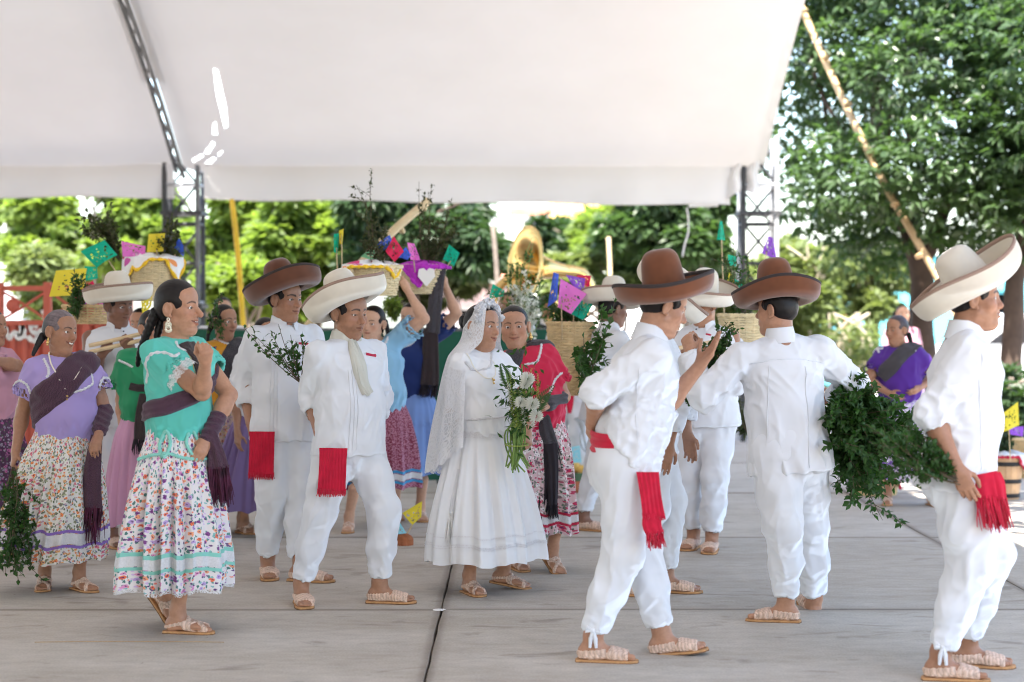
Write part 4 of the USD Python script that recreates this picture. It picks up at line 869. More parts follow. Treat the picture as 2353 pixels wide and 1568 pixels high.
def valance(path, X0, X1, z0, z1, seed, lift=None):
    xs = np.linspace(X0, X1, 240); t = np.linspace(0, 1, 14); A, B = np.meshgrid(xs, t, indexing='ij'); w = (A - X0) / (X1 - X0); y = 21.985 + .035 * np.sin(A * 2.3 + seed) * B + .02 * np.sin(A * 7 + B * 2) * B + .05 * B
    zb = lerp(z0, z1, w) + .012 * np.sin(A * 3 + seed) + (lift(w) if lift else 0); Z = 3.18 - (3.18 - zb) * B; v = np.stack([A, y, Z], -1).reshape(-1, 3); f = grid_faces(240, 14); obj('valance', (v, f), 'canopy_cloth', path)
    lo = zb[:, -1]; yb = y[:, -1]; mb = MB().tube(np.stack([xs, yb, lo], 1), .012, 6); mb.put('hem_rope', 'canopy_cloth', path)
XL, XR = -3.79, 2.84
nb = thing('canopy', 'unseen white canopy vault added behind the viewer to darken the interior', 'canopy'); A9, B9 = np.meshgrid(np.linspace(-24, 2.9, 60), np.linspace(-23, -.3, 60), indexing='ij'); obj('vault_cloth', (np.stack([A9, B9, vault(np.abs(B9) * .95)], -1).reshape(-1, 3), grid_faces(60, 60)), "canopy_cloth", nb)  # vault added out of view to cut the light reaching the people
cp = thing('canopy', 'white cloth canopy vault in the middle with inset light streaks near its left edge', 'canopy')
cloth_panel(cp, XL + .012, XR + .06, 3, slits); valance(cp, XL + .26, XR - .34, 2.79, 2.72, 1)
ds_ = np.linspace(.1, 20.5, 120); obj('edge_webbing', (np.stack([np.r_[ds_ * 0 + XL - .16, ds_ * 0 + XL + .10], np.r_[ds_, ds_], np.r_[vault(ds_), vault(ds_)] + .07], 1), np.stack([np.arange(119), np.arange(119) + 120, np.arange(119) + 121, np.arange(119) + 1], 1)), 'canopy_cloth', cp)  # strip added over the gap to hide bright dots of sky
# gathered corner of the cloth at the right arch
g_ = np.linspace(0, 1, 24); rows = []
for u in np.linspace(0, 1, 30): rows.append(np.stack([np.full(24, lerp(XR - .40, XR + .0, u)) + .02 * np.sin(g_ * 9), np.full(24, 21.98) + .05 * np.sin(u * 12 + g_ * 2), lerp(3.20 + .22 * u, 2.76 + .12 * math.sin(u * 3.1) - .02 * u, g_)], 1))
obj('gathered_corner', (np.array(rows).reshape(-1, 3), grid_faces(30, 24)), 'canopy_cloth', cp)
obj('cloth_flap', (V([2.03, 22.06, 2.80], [2.37, 22.06, 2.80], [2.37, 22.07, 2.70], [2.03, 22.07, 2.69]), np.array([[0, 1, 2, 3]])), 'canopy_cloth', cp, smooth=False)
c2 = thing('canopy', 'left-hand white cloth canopy bay beyond the dark lattice arch', 'canopy')
cloth_panel(c2, -24, XL - .07, 8); valance(c2, -24, XL - .08, 2.80, 2.81, 4, lambda w: .06 * np.exp(-((w - 1) / .06) ** 2) * 0)  # bay carried far out of view to cut light from the left
def lattice(path, pts, off, n, r, mat_, name='chord', k=2):
    P = spline(pts, n); Q = P + np.asarray(off)
    for R in (P, Q): MB().tube(R, r, 8).put(name, mat_, path)
    for i in range(0, n - 1): MB().tube([P[i] if i % 2 else Q[i], Q[i + 1] if i % 2 else P[i + 1]], r * .6, 6).put('lacing_bar', mat_, path)
for X, lab in ((XL, 'dark steel lattice arch and mast between the two canopy bays'), (XR, 'grey steel lattice arch and mast at the right end of the canopy')):
    p = thing('lattice_mast', lab, 'mast', (X, 22.2, 0)); o = V(X, 22.2, 0); ds = np.linspace(22.0, 0, 60); arch = np.stack([np.zeros(60) - .05, ds - 22.2, vault(ds) + (-.06 if X < 0 else .24)], 1)
    lattice(p, arch, V(0.085, 0, -.06), 60, .023, 'truss_steel', 'arch_chord'); 
    s = .19
    cs = [(-s, -s), (s, -s), (s, s), (-s, s)]
    for i, (a, b) in enumerate(cs):
        MB().tube([V(a, b, 0), V(a, b, 3.5)], .030, 8).put('post', ('galvanised' if i != 0 and X > 0 else 'truss_steel' if i == 1 else 'truss_dark'), p); a2, b2 = cs[(i + 1) % 4]
        for k_ in range(7):
            z = .25 + .45 * k_; MB().tube([V(a, b, z), V(a2, b2, z)], .018, 6).put('cross_bar', 'truss_dark' if k_ % 3 else 'galvanised', p); MB().tube([V(a, b, z), V(a2, b2, z + .45)] if k_ % 2 else [V(a2, b2, z), V(a, b, z + .45)], .016, 6).put('lacing_bar', 'truss_dark', p)
    for z in (1.55, 2.62): MB().box(V(-.24, -.24, z - .02), V(.24, -.20, z + .025)).box(V(-.24, .20, z - .02), V(.24, .24, z + .025)).box(V(-.24, -.2, z - .02), V(-.20, .2, z + .025)).box(V(.20, -.2, z - .02), V(.24, .2, z + .025)).put('mast_collar', 'truss_dark', p, smooth=False)
def pole(name, label, pts, r, m, cat='pole', n=16, joints=0):
    P = np.array([at(*q) for q in pts]); b = P[-1] * V(1, 1, 1); p = thing(name, label, cat, b); MB().tube(spline(P - b, n), r, 10).put('shaft', m, p)
    if joints:
        for t in np.linspace(.05, .95, joints): c = (P[0] + (P[-1] - P[0]) * t) - b; MB().tube([c - nrm(P[-1] - P[0]) * .012, c + nrm(P[-1] - P[0]) * .012], r * 1.14, 10).put('node', m, p)
plain('yellow_paint', (.70, .46, .03), .6, 5, .1); plain('bamboo', (.40, .27, .14), .5, 9, .15); plain('bamboo_pale', (.60, .47, .28), .5, 9, .15)
pole('yellow_pole', 'leaning yellow pole behind the brown-hatted man, below the canopy edge', [(533, 462, 21), (548, 600, 20.4), (575, 1060, 19.5)], .030, 'yellow_paint')
pole('bamboo_pole', 'long slanting bamboo pole crossing the big tree on the right', [(1826, -20, 22.6), (2010, 380, 21.6), (2215, 760, 20.6), (2320, 1030, 19.6)], .042, 'bamboo', joints=9)
pole('bamboo_pole', 'pale bamboo pole slanting up to the canopy behind the raised baskets', [(985, 462, 15.6), (900, 535, 15.4), (700, 760, 15.0)], .034, 'bamboo_pale', joints=6)
pole('wooden_post', 'grey wooden post among the shrubs behind the brass horn', [(1132, 520, 24), (1142, 640, 24), (1150, 980, 24)], .03, 'bark_grey'); pole('pale_post', 'pale yellow post beside the brass bell', [(1180, 560, 22), (1184, 700, 22), (1190, 1010, 22)], .028, 'bamboo_pale'); pole('orange_post', 'slim pale orange post in front of the middle bushes', [(1398, 545, 26), (1402, 640, 26), (1405, 960, 26)], .03, 'bamboo_pale')
MB().tube(spline([at(1578, 478, 21.8), at(1582, 530, 21.8), at(1574, 560, 21.8), at(1568, 590, 21.8)], 20), .010, 6).put('hanging_rope', 'canopy_cloth', label='pale rope end dangling from the canopy hem left of the grey mast', cat='rope')

# -- far side: gate wall, houses
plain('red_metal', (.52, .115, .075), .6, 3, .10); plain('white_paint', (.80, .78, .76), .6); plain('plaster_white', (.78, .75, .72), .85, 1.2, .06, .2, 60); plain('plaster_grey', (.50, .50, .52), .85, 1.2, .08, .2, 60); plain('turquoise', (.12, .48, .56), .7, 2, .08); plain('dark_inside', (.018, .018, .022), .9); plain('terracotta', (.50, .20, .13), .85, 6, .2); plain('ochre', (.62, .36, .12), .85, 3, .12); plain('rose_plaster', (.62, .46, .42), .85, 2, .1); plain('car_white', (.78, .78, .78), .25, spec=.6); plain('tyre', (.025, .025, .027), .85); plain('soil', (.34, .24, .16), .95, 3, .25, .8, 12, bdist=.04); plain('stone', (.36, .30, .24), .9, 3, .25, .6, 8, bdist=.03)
mat('window_glass', {'f': ('fresnel', {'IOR': 1.5}), 't': ('transparent_bsdf', {'color': (.55, .6, .62)}), 'g': ('glossy_bsdf', {'roughness': .05}), 'x': ('mix_closure', {})}, [('f.fac', 'x.fac'), ('t.BSDF', 'x.closure1'), ('g.BSDF', 'x.closure2')], 'x.closure')
gw = thing('metal_gate', 'red corrugated metal gate wall with white brushed lettering, at far left', 'gate', (at(120, 784, 19)[0], 19, 0)); gx0, gx1 = at(-260, 784, 19)[0], at(300, 784, 19)[0]; O = V(at(120, 784, 19)[0], 19, 0); zt = at(0, 742, 19)[2]
xs = np.linspace(gx0 - O[0], gx1 - O[0], 241); yy = .018 * np.clip(np.sin(xs * 2 * np.pi / .12) * 1.6, -1, 1); Pz = np.stack([np.r_[xs, xs], np.r_[yy, yy], np.r_[xs * 0 + .05, xs * 0 + zt]], 1)
n = 241; k = np.arange(n - 1); obj('corrugated_sheet', (Pz, np.stack([k, k + 1, k + n + 1, k + n], 1)), 'red_metal', gw, smooth=False)
for z in (zt, zt + .34): MB().box(V(gx0 - O[0], -.03, z - .025), V(gx1 - O[0], .03, z + .025)).put('rail', 'red_metal', gw, smooth=False)
for px_ in (-120, 0, 110, 200, 296): X = at(px_, 784, 19)[0] - O[0]; MB().box(V(X - .035, -.04, 0), V(X + .035, .04, zt + .40)).put('gate_post', 'red_metal', gw, smooth=False)
for a, b in ((0, 110), (110, 200), (-120, 0), (200, 296)):
    xa, xb = at(a, 784, 19)[0] - O[0], at(b, 784, 19)[0] - O[0]; MB().tube(spline([V(xa, -.005, zt + .02), V((xa + xb) / 2, -.005, zt + .16), V(xb, -.005, zt + .32)], 12), .014, 6).put('scroll_bar', 'red_metal', gw); MB().tube(spline([V(xa, .005, zt + .32), V((xa + xb) / 2, .005, zt + .18), V(xb, .005, zt + .02)], 12), .014, 6).put('scroll_bar', 'red_metal', gw)
v, f = ico(.07, V(at(30, 784, 19)[0] - O[0], 0, zt + .17), 2); obj('ball_finial', (v, f), 'red_metal', gw)
for q in ([(14, 752), (22, 778), (34, 762), (44, 780), (54, 745)], [(46, 772), (52, 750), (60, 778)], [(66, 772), (80, 786), (86, 768), (72, 760), (74, 748), (88, 752)], [(98, 758), (90, 770), (98, 782), (108, 774), (106, 760), (98, 758)], [(100, 712), (106, 740), (112, 782)], [(112, 764), (120, 776), (128, 768)]):
    P = spline([V(*(at(a_, b_, 19) - O)) * V(1, 0, 1) + V(0, -.024, 0) for a_, b_ in q], 30); T = np.gradient(P, axis=0); T /= np.linalg.norm(T, axis=1, keepdims=True); B = np.cross(T, V(0, 1, 0)); mb = MB(); w = .020 + .008 * np.sin(np.arange(30) * .9); mb.add(np.stack([P + B * w[:, None], P - B * w[:, None]], 1).reshape(-1, 3), grid_faces(30, 2)); mb.put('painted_letter', 'white_paint', gw, smooth=False)
def house(name, label, d, x0, x1, y1, m, y0=None, depth=5.0, wins=(), roof=None, cat='building', cornice=None):
    X0, X1 = at(x0, 784, d)[0], at(x1, 784, d)[0]; zt = at(0, y1, d)[2]; o = V((X0 + X1) / 2, d, 0); w = (X1 - X0) / 2; p = thing(name, label, cat, o)
    # front wall with real openings
    pg = sbox(-w, 0, w, zt)
    for (a, b, c, e, k_) in wins: pg = pg.difference(sbox(at(a, 784, d)[0] - o[0], max(at(0, e, d)[2], 0) if k_ != 'door' else 0, at(b, 784, d)[0] - o[0], at(0, c, d)[2]))
    ws = MB()
    for gpoly in getattr(pg, 'geoms', [pg]):
        t = trimesh.creation.extrude_polygon(gpoly, .22, engine='earcut'); v = t.vertices; ws.add(np.stack([v[:, 0], v[:, 2], v[:, 1]], 1), t.faces[:, ::-1])
    ws.box(V(-w, .22, 0), V(-w + .2, depth, zt)).box(V(w - .2, .22, 0), V(w, depth, zt)).box(V(-w, depth, 0), V(w, depth + .2, zt)); ws.put('wall', m, p, smooth=False)
    MB().box(V(-w + .21, .5, 0.01), V(w - .21, .56, zt - .1)).put('inner_partition', 'dark_inside', p, smooth=False)  # near-black sheet stands in for the unlit rooms behind the openings
    for (a, b, c, e, k_) in wins:
        xa, xb, zb, zt_ = at(a, 784, d)[0] - o[0], at(b, 784, d)[0] - o[0], (max(at(0, e, d)[2], 0) if k_ != 'door' else 0.0), at(0, c, d)[2]
        fr = MB().box(V(xa, .05, zb), V(xa + .06, .12, zt_)).box(V(xb - .06, .05, zb), V(xb, .12, zt_)).box(V(xa + .06, .05, zt_ - .06), V(xb - .06, .12, zt_)); q = fr.put('door_frame' if k_ == 'door' else 'window_frame', 'plaster_white' if k_ != 'door' else 'turquoise', p, smooth=False)
        if k_ == 'win': MB().box(V(xa + .06, .08, zb), V(xb - .06, .09, zt_ - .06)).put('pane', 'window_glass', p, smooth=False)
    if cornice: MB().box(V(-w - .06, -.10, zt - .02), V(w + .06, .3, zt + .14)).put('cornice', cornice, p, smooth=False)
    MB().box(V(-w, .1, zt), V(w, depth, zt + .08)).put('roof_slab', m, p, smooth=False)
    if roof:
        m_, rise, run = roof; n = int(2 * w / .20); mb = MB()
        for i in range(n):
            x = -w + (i + .5) * 2 * w / n; a = np.linspace(0, np.pi, 7); r = w / n * 1.02; rows = []
            for j in range(9):
                for e2 in (0, 1): t = (j + e2 * .98) / 9; rows.append(np.stack([x + np.cos(a) * r * (1 - .08 * e2), np.full(7, -.35 + t * run), zt + .10 + t * rise + np.sin(a) * r * .7 + .012 * (1 - e2)], 1))
            mb.add(np.array(rows).reshape(-1, 3), grid_faces(18, 7))
        mb.put('roof_tiles', m_, p, kind='stuff')
    return p
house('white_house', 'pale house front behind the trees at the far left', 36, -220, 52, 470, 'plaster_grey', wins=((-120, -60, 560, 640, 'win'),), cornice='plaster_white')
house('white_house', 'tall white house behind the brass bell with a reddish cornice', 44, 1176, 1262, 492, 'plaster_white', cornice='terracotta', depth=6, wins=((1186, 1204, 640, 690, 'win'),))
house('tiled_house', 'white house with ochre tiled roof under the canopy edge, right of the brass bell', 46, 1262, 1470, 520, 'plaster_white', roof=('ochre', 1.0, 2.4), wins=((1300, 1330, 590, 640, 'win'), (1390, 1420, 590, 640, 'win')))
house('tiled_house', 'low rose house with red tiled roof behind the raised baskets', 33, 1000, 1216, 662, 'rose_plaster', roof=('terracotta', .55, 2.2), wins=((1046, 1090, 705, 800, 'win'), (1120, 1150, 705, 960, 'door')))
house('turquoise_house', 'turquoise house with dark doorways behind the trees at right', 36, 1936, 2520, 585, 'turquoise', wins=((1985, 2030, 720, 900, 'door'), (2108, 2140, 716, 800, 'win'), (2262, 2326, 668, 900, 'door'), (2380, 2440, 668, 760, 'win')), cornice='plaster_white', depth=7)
MB().box(V(*at(1936, 900, 35.7) * V(1, 1, 0)), V(at(1962, 0, 35.7)[0], 35.8, at(0, 705, 35.7)[2])).put('leaning_board', 'red_metal', smooth=False, label='orange red panel leaning by the dark doorway of the turquoise house', cat='panel')
# white car parked at right, behind the trunk
cx = at(2390, 784, 27)[0]; car = thing('parked_car', 'white parked car half hidden behind the right-hand tree trunk', 'car', (cx, 27, 0)); prof = [(-2.0, .35), (-2.05, .75), (-1.9, .95), (-1.1, 1.02), (-.55, 1.45), (.75, 1.48), (1.35, 1.05), (1.95, .98), (2.05, .6), (2.0, .35)]
cb = Polygon(prof).buffer(-.06).buffer(.06); t = trimesh.creation.extrude_polygon(cb, 1.66, engine='earcut'); vv = t.vertices; obj('body', (np.stack([vv[:, 0], vv[:, 2] - .83, vv[:, 1]], 1) * V(1, 1, 1), t.faces[:, ::-1]), 'car_white', car, smooth=30)
for sx in (-1.25, 1.3):
    for sy in (-.80, .62): w_ = trimesh.creation.cylinder(.32, .18, sections=32); w_.apply_transform(trimesh.transformations.rotation_matrix(np.pi / 2, [1, 0, 0])); w_.apply_translation((sx, sy, .32)); q = obj('wheel', w_, 'tyre', car, smooth=30); h_ = trimesh.creation.cylinder(.19, .20, sections=24); h_.apply_transform(trimesh.transformations.rotation_matrix(np.pi / 2, [1, 0, 0])); h_.apply_translation((sx, sy, .32)); obj('rim', h_, 'galvanised', q, smooth=30)
for pts in ([(-.95, 1.05), (-.52, 1.38), (-.05, 1.40), (-.05, 1.05)], [(.03, 1.05), (.03, 1.40), (.68, 1.41), (1.15, 1.06)]): t = trimesh.creation.extrude_polygon(Polygon(pts), .012, engine='earcut'); vv = t.vertices; obj('side_window', (np.stack([vv[:, 0], vv[:, 2] - .842, vv[:, 1]], 1), t.faces[:, ::-1]), 'dark_inside', car, smooth=False)
MB().box(V(-.08, -.845, .72), V(.10, -.832, .76)).put('door_handle', 'galvanised', car, smooth=False); v, f = ico(.09, V(-1.98, -.6, .74), 2); obj('headlight', (v * V(1, 1, 1), f), 'window_glass', car)

# -- trees and shrubs
A = lambda px, py, d: at(px, py, d)
A_ = A; tb = V(at(2118, 0, 22.2)[0], 22.2, 0); g2 = np.random.default_rng(77); A0 = A; A = lambda px, py, d: A0(px, py, d + 2.6)
cl = []
for px_, py_, d_, r_ in ((1860, 120, 20.5, .95), (1990, 60, 20.8, 1.0), (2120, 160, 19.4, .95), (2270, 90, 19.4, 1.0), (2360, 260, 19.0, .9), (1850, 330, 20.6, .75), (1960, 400, 19.6, .75), (2080, 400, 18.8, .80), (2220, 360, 18.6, .85), (2330, 430, 18.6, .75), (1840, 460, 21.0, .55), (2000, 500, 20.2, .55), (2150, 500, 19.4, .55), (2290, 520, 19.0, .5), (1900, -90, 20.8, 1.2), (2150, -80, 20, 1.3), (2420, 0, 19.4, 1.3), (2000, 250, 21.6, .9), (2450, 360, 19, .9), (1930, 545, 21, .3), (2040, 575, 20.2, .42), (2190, 570, 19.6, .42), (2260, 590, 19.4, .34), (1985, 590, 20.6, .3)): cl.append((A(px_ + (12 if px_ < 1900 else 0), py_, d_), (r_ * 1.08, r_ * .9, r_ * .68)))
st = []
for px0, px1, y0, y1, d_ in ((2030, 2012, 500, 20, 20.6), (2040, 2060, 480, 60, 20.2), (1975, 1960, 420, 90, 21), (2105, 2160, 470, 130, 19.8), (2300, 2290, 330, 60, 19), (2230, 2180, 400, 190, 19.2), (1905, 1880, 300, 120, 20.8), (2000, 1990, 330, 100, 20.4), (1860, 1940, 120, 300, 20.2), (2090, 2080, 330, 90, 20.2), (2250, 2330, 330, 100, 19.2)): st.append(([tuple(A(px0, y0, d_)), tuple(A((px0 + px1) / 2 + g2.normal(0, 8), (y0 + y1) / 2, d_)), tuple(A(px1, y1, d_))], .030))
t1 = A(2118, 560, 19.6); tree('broad_tree', 'broad dark-leaved tree filling the upper right, trunk left of the cream-hatted man', tb,
    [([tb, A(2120, 720, 19.6), A(2112, 600, 19.6), A(2080, 500, 19.7)], .17, .12), ([A(2112, 620, 19.6), A(2150, 540, 19.5), A(2180, 450, 19.4)], .10, .07), ([A(2085, 520, 19.7), A(2030, 420, 20.2), A(2012, 200, 20.4)], .09, .05), ([A(2170, 480, 19.4), A(2230, 340, 19.2), A(2290, 120, 19.2)], .07, .035), ([A(2080, 510, 19.7), A(1990, 440, 20.4), A(1900, 300, 20.8)], .06, .03)], cl, 5200, 7, .150, .033, 'leaf_deep', 'bark_dark', 41, stems=st, shell=.35, droop=.9)
tb2 = V(A(2326, 0, 18.6)[0], 21.2, 0); cl2 = [(A(px_, py_, d_), (r_, r_, r_ * .6)) for px_, py_, d_, r_ in ((2400, 470, 18.2, .7), (2520, 300, 18, 1.2), (2480, 100, 18, 1.2), (2350, 545, 18.4, .35))]
tree('broad_tree', 'tree at the right edge with a bare dark trunk behind the last man', tb2, [([tb2, A(2322, 800, 18.6), A(2332, 640, 18.6), A(2380, 540, 18.5)], .13, .10), ([A(2334, 640, 18.6), A(2345, 560, 18.5), A(2370, 440, 18.4)], .07, .05)], cl2, 900, 7, .15, .033, 'leaf_deep', 'bark_dark', 43, shell=.35, droop=.9)
A = A0
# tree added out of view at right so its crown shades the floor
tb3 = V(6.2, 11.5, 0); g5 = np.random.default_rng(6); tree('broad_tree', 'broad tree added outside the frame at right to shade the floor', tb3, [([tb3, V(6.15, 11.5, 2.2), V(5.8, 11.6, 4.2)], .17, .11), ([V(5.8, 11.6, 4.0), V(4.6, 10.0, 5.2)], .08, .04), ([V(5.9, 11.6, 4.0), V(6.4, 13.6, 5.6)], .08, .04)], [(V(g5.uniform(3.7, 8.5), g5.uniform(5.5, 14.5), 0) * V(1, 1, 0) + V(0, 0, g5.uniform(4.9, 6.3)), (1.25, 1.25, .6)) for _ in range(44)], 4200, 6, .24, .075, 'leaf_deep', 'bark_dark', 47, shell=.2)
gl = np.random.default_rng(9)
def shrub(label, px0, px1, py0, py1, d, n, per, L, W, leaf, seed, name='leafy_tree', bark='bark_grey', ntr=3, depth=1.4, group=None, **k):
    g = np.random.default_rng(seed); x0, x1 = A(px0, 0, d)[0], A(px1, 0, d)[0]; z0, z1 = A(0, py1, d)[2], A(0, py0, d)[2]; cl = []
    w, h = x1 - x0, z1 - z0
    for i in range(int(14 + 12 * w * h / 3)): r = g.uniform(.12, .44) * min(max(h, .8), 1.9) * .6; cl.append((V(g.uniform(x0 + r * .6, x1 - r * .6), d + g.uniform(-depth / 2, depth / 2), g.uniform(z0 + r * .5, max(z1 - r * .7, z0 + r * .55))), (r, r, r * .75)))
    xm = (x0 + x1) / 2; b = V(xm, d, 0); tr = [([b + V(g.uniform(-.3, .3) * w * .6, 0, -.02), V(xm + g.uniform(-.3, .3) * w, d, z0 * .6 + .2), V(xm + g.uniform(-.42, .42) * w, d - .2, lerp(z0, z1, .5)), V(xm + g.uniform(-.48, .48) * w, d - .3, lerp(z0, z1, .9))], .045, .015) for _ in range(ntr)]
    return tree(name, label, b, tr, cl, n, per, L, W, leaf, bark, seed, group=group, lite=True, **k)
shrub('bright yellow-green tree above the red gate at far left', 20, 190, 420, 650, 30, 1500, 6, .20, .060, 'leaf_bright', 51); shrub('bright bushy tree left of the dark mast, above the left basket', 170, 420, 400, 640, 29, 1900, 6, .20, .060, 'leaf_bright', 52)
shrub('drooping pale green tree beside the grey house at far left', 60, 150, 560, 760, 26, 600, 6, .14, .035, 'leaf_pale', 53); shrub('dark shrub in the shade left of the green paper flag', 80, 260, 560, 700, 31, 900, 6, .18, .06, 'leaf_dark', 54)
shrub('sunlit tree just right of the dark mast', 450, 640, 420, 640, 28, 1700, 6, .19, .058, 'leaf_bright', 55); shrub('sunlit tree with big pale leaves above the brown and cream hats', 560, 830, 430, 720, 27, 2500, 6, .20, .062, 'leaf_bright', 56); shrub('low bright bush under the yellow pole', 440, 640, 590, 760, 25.5, 900, 6, .17, .05, 'leaf_bright', 57, ntr=5)
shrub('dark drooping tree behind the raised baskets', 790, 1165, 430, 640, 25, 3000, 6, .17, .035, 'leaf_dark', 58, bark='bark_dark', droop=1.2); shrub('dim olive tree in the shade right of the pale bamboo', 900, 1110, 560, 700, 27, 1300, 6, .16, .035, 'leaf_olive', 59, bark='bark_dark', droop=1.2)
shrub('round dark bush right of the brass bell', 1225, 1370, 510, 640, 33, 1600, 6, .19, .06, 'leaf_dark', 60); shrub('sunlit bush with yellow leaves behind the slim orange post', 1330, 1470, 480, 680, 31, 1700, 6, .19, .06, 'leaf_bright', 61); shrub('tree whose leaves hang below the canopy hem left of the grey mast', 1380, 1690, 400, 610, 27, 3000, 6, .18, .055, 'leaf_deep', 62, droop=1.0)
shrub('low bush with white-tipped leaves under the hanging tree', 1260, 1480, 590, 720, 27.5, 1000, 6, .16, .05, 'leaf_pale', 63); shrub('pale sunlit street tree right of the grey mast', 1770, 1930, 545, 770, 28.5, 1900, 6, .13, .042, 'leaf_pale', 64, bark='bark_pale', ntr=4); shrub('pale leafy street tree left of the turquoise house front', 1890, 2090, 560, 720, 29.5, 1900, 6, .13, .042, 'leaf_pale', 65, bark='bark_pale', ntr=5); shrub('thin bare-stemmed shrub before the dark doorway', 1880, 2010, 700, 900, 27.5, 260, 6, .12, .035, 'leaf_pale', 66, bark='bark_pale', ntr=8); shrub('pale green shrub behind the grey mast foot', 1600, 1800, 600, 800, 28, 1300, 6, .13, .042, 'leaf_pale', 67, bark='bark_pale', ntr=4); shrub('leafy shrub growing beside the trunk at the right edge', 2240, 2380, 850, 1000, 19.4, 420, 6, .12, .035, 'leaf_dark', 68)
shrub('pale tree in sunlight behind the violet paper flag', 1480, 1640, 590, 720, 29, 800, 6, .15, .045, 'leaf_pale', 69); shrub('high tree crown closing the gap over the left bay', -200, 60, 420, 600, 33, 1200, 6, .2, .06, 'leaf_bright', 70)
bank = MB(); xs = np.linspace(A(380, 0, 27)[0], A(720, 0, 27)[0], 40); ts = np.linspace(0, 1, 14); Ax, Bt = np.meshgrid(xs, ts, indexing='ij'); Zb = 1.75 * sstep(0, 1, Bt) * (1 + .18 * (noise(np.stack([Ax * 1.5, Bt * 4, Ax * 0], -1), 3) - .5)); bank.add(np.stack([Ax, 25.5 + 3.2 * Bt, Zb], -1).reshape(-1, 3), grid_faces(40, 14)); bank.put('earth_bank', 'soil', kind='structure')
for i in range(26):
    px_, py_ = gl.uniform(440, 620), gl.uniform(590, 700); r = gl.uniform(.10, .22); v, f = ico(1, k=2); v = v * V(r * 1.3, r, r * .7) * (1 + .3 * (noise(v * 2 + i, i)[:, None] - .5)); t_ = gl.uniform(.3, .9); obj('bank_stone', (v + V(A(px_, 0, 26.5)[0], 25.5 + 3.2 * t_, 1.75 * sstep(0, 1, t_)), f), 'stone', '/World/earth_bank')
# green cloth barrier in front of the band
plain('green_panel', (.010, .085, .050), .85, 3, .15, .3, 300, sheen=.1)
gb = thing('cloth_barrier', 'dark green cloth hung on a rail in front of the band', 'barrier', (0, 16.7, 0)); bx = np.linspace(A(440, 0, 16.7)[0], A(1292, 0, 16.7)[0], 300); t_ = np.linspace(0, 1, 12); Ax, Bt = np.meshgrid(bx, t_, indexing='ij'); obj('cloth', (np.stack([Ax, .035 * np.sin(Ax * 17 + np.sin(Ax * 3)) * (.2 + Bt), 1.34 - 1.30 * Bt + .01 * np.sin(Ax * 4)], -1).reshape(-1, 3), grid_faces(300, 12)), 'green_panel', gb); MB().tube([V(bx[0], .05, 1.34), V(bx[-1], .05, 1.34)], .02, 8).put('rail', 'truss_steel', gb)
for x in np.linspace(bx[0] + .02, bx[-1] - .02, 4): MB().tube([V(x, .08, 0), V(x, .08, 1.34)], .02, 8).put('rail_post', 'truss_steel', gb)

# ------------------------------------------------------------------ cloth patterns
def floral(name, base, cols, s1=26, r1=.30, s2=44, cols2=None, r2=.24, leaf=(.10, .20, .12), dense=.62):
    """White cotton printed with flowers of two sizes and little leaves; the print follows the cloth's own coordinates."""
    n = {'uv': ('uvmap', {'attribute': 'st'}), 'p': ('principled_bsdf', {'roughness': .85, 'sheen_weight': .1, 'specular_ior_level': .2})}; l = []; prev = None
    for i, (sc, rr, cc, st) in enumerate(((s2 * 1.25, .26, [leaf, tuple(.7 * x for x in leaf)], (1, .5, 1)), (s2, r2, cols2 or cols, (1, 1, 1)), (s1, r1, cols, (1, 1, 1)))):
        a = f'l{i}'; n[a + 'm'] = ('mapping', {'scale': st, 'location': (.37 * i, .71 * i, 0), 'rotation': (0, 0, .6 if i == 0 else 0)}); n[a + 'nz'] = ('noise_texture', {'scale': sc * 2.2, 'detail': 1.0}); n[a + 'mx'] = ('mix', {'mix_type': 'linear_light', 'fac': .012 * 26 / sc})
        n[a + 'v'] = ('voronoi_texture', {'scale': float(sc), 'dimensions': '2D', 'randomness': .85}); n[a + 'sep'] = ('separate_color', {})
        n[a + 'c'] = ('rgb_ramp', {'interpolate': False, 'ramp': [(k / len(cc), c) for k, c in enumerate(cc)] + [(1.0, cc[-1])]})
        n[a + 'lt'] = ('math', {'math_type': 'less_than', 'value2': rr}); n[a + 'on'] = ('math', {'math_type': 'less_than', 'value2': dense}); n[a + 'an'] = ('math', {'math_type': 'multiply'})
        n[a + 'x'] = ('mix', {'color1': base, 'fac': 0.0})
        l += [('uv.UV', a + 'm.vector'), (a + 'm.vector', a + 'nz.vector'), (a + 'm.vector', a + 'mx.color1'), (a + 'nz.color', a + 'mx.color2'), (a + 'mx.color', a + 'v.vector'), (a + 'v.color', a + 'sep.color'), (a + 'sep.r', a + 'c.fac'),
              (a + 'v.distance', a + 'lt.value1'), (a + 'sep.g', a + 'on.value1'), (a + 'lt.value', a + 'an.value1'), (a + 'on.value', a + 'an.value2'), (a + 'an.value', a + 'x.fac'), (a + 'c.color', a + 'x.color2')]
        if prev: l.append((prev, a + 'x.color1'))
        prev = a + 'x.color'
    # flowers' dark hearts
    n['h'] = ('math', {'math_type': 'less_than', 'value2': r1 * .30}); n['ha'] = ('math', {'math_type': 'multiply'}); n['hx'] = ('mix', {'color2': (.10, .03, .10)})
    l += [('l2v.distance', 'h.value1'), ('h.value', 'ha.value1'), ('l2on.value', 'ha.value2'), ('ha.value', 'hx.fac'), (prev, 'hx.color1'), ('hx.color', 'p.base_color')]
    return mat(name, n, l)
floral('floral_white', (.66, .62, .62), [(.72, .16, .08), (.20, .06, .22), (.62, .26, .46), (.74, .30, .16), (.42, .30, .58)], 33, .29, 56, [(.12, .05, .16), (.70, .22, .16), (.55, .40, .62), (.20, .42, .42)], .26, (.10, .24, .22), .66)
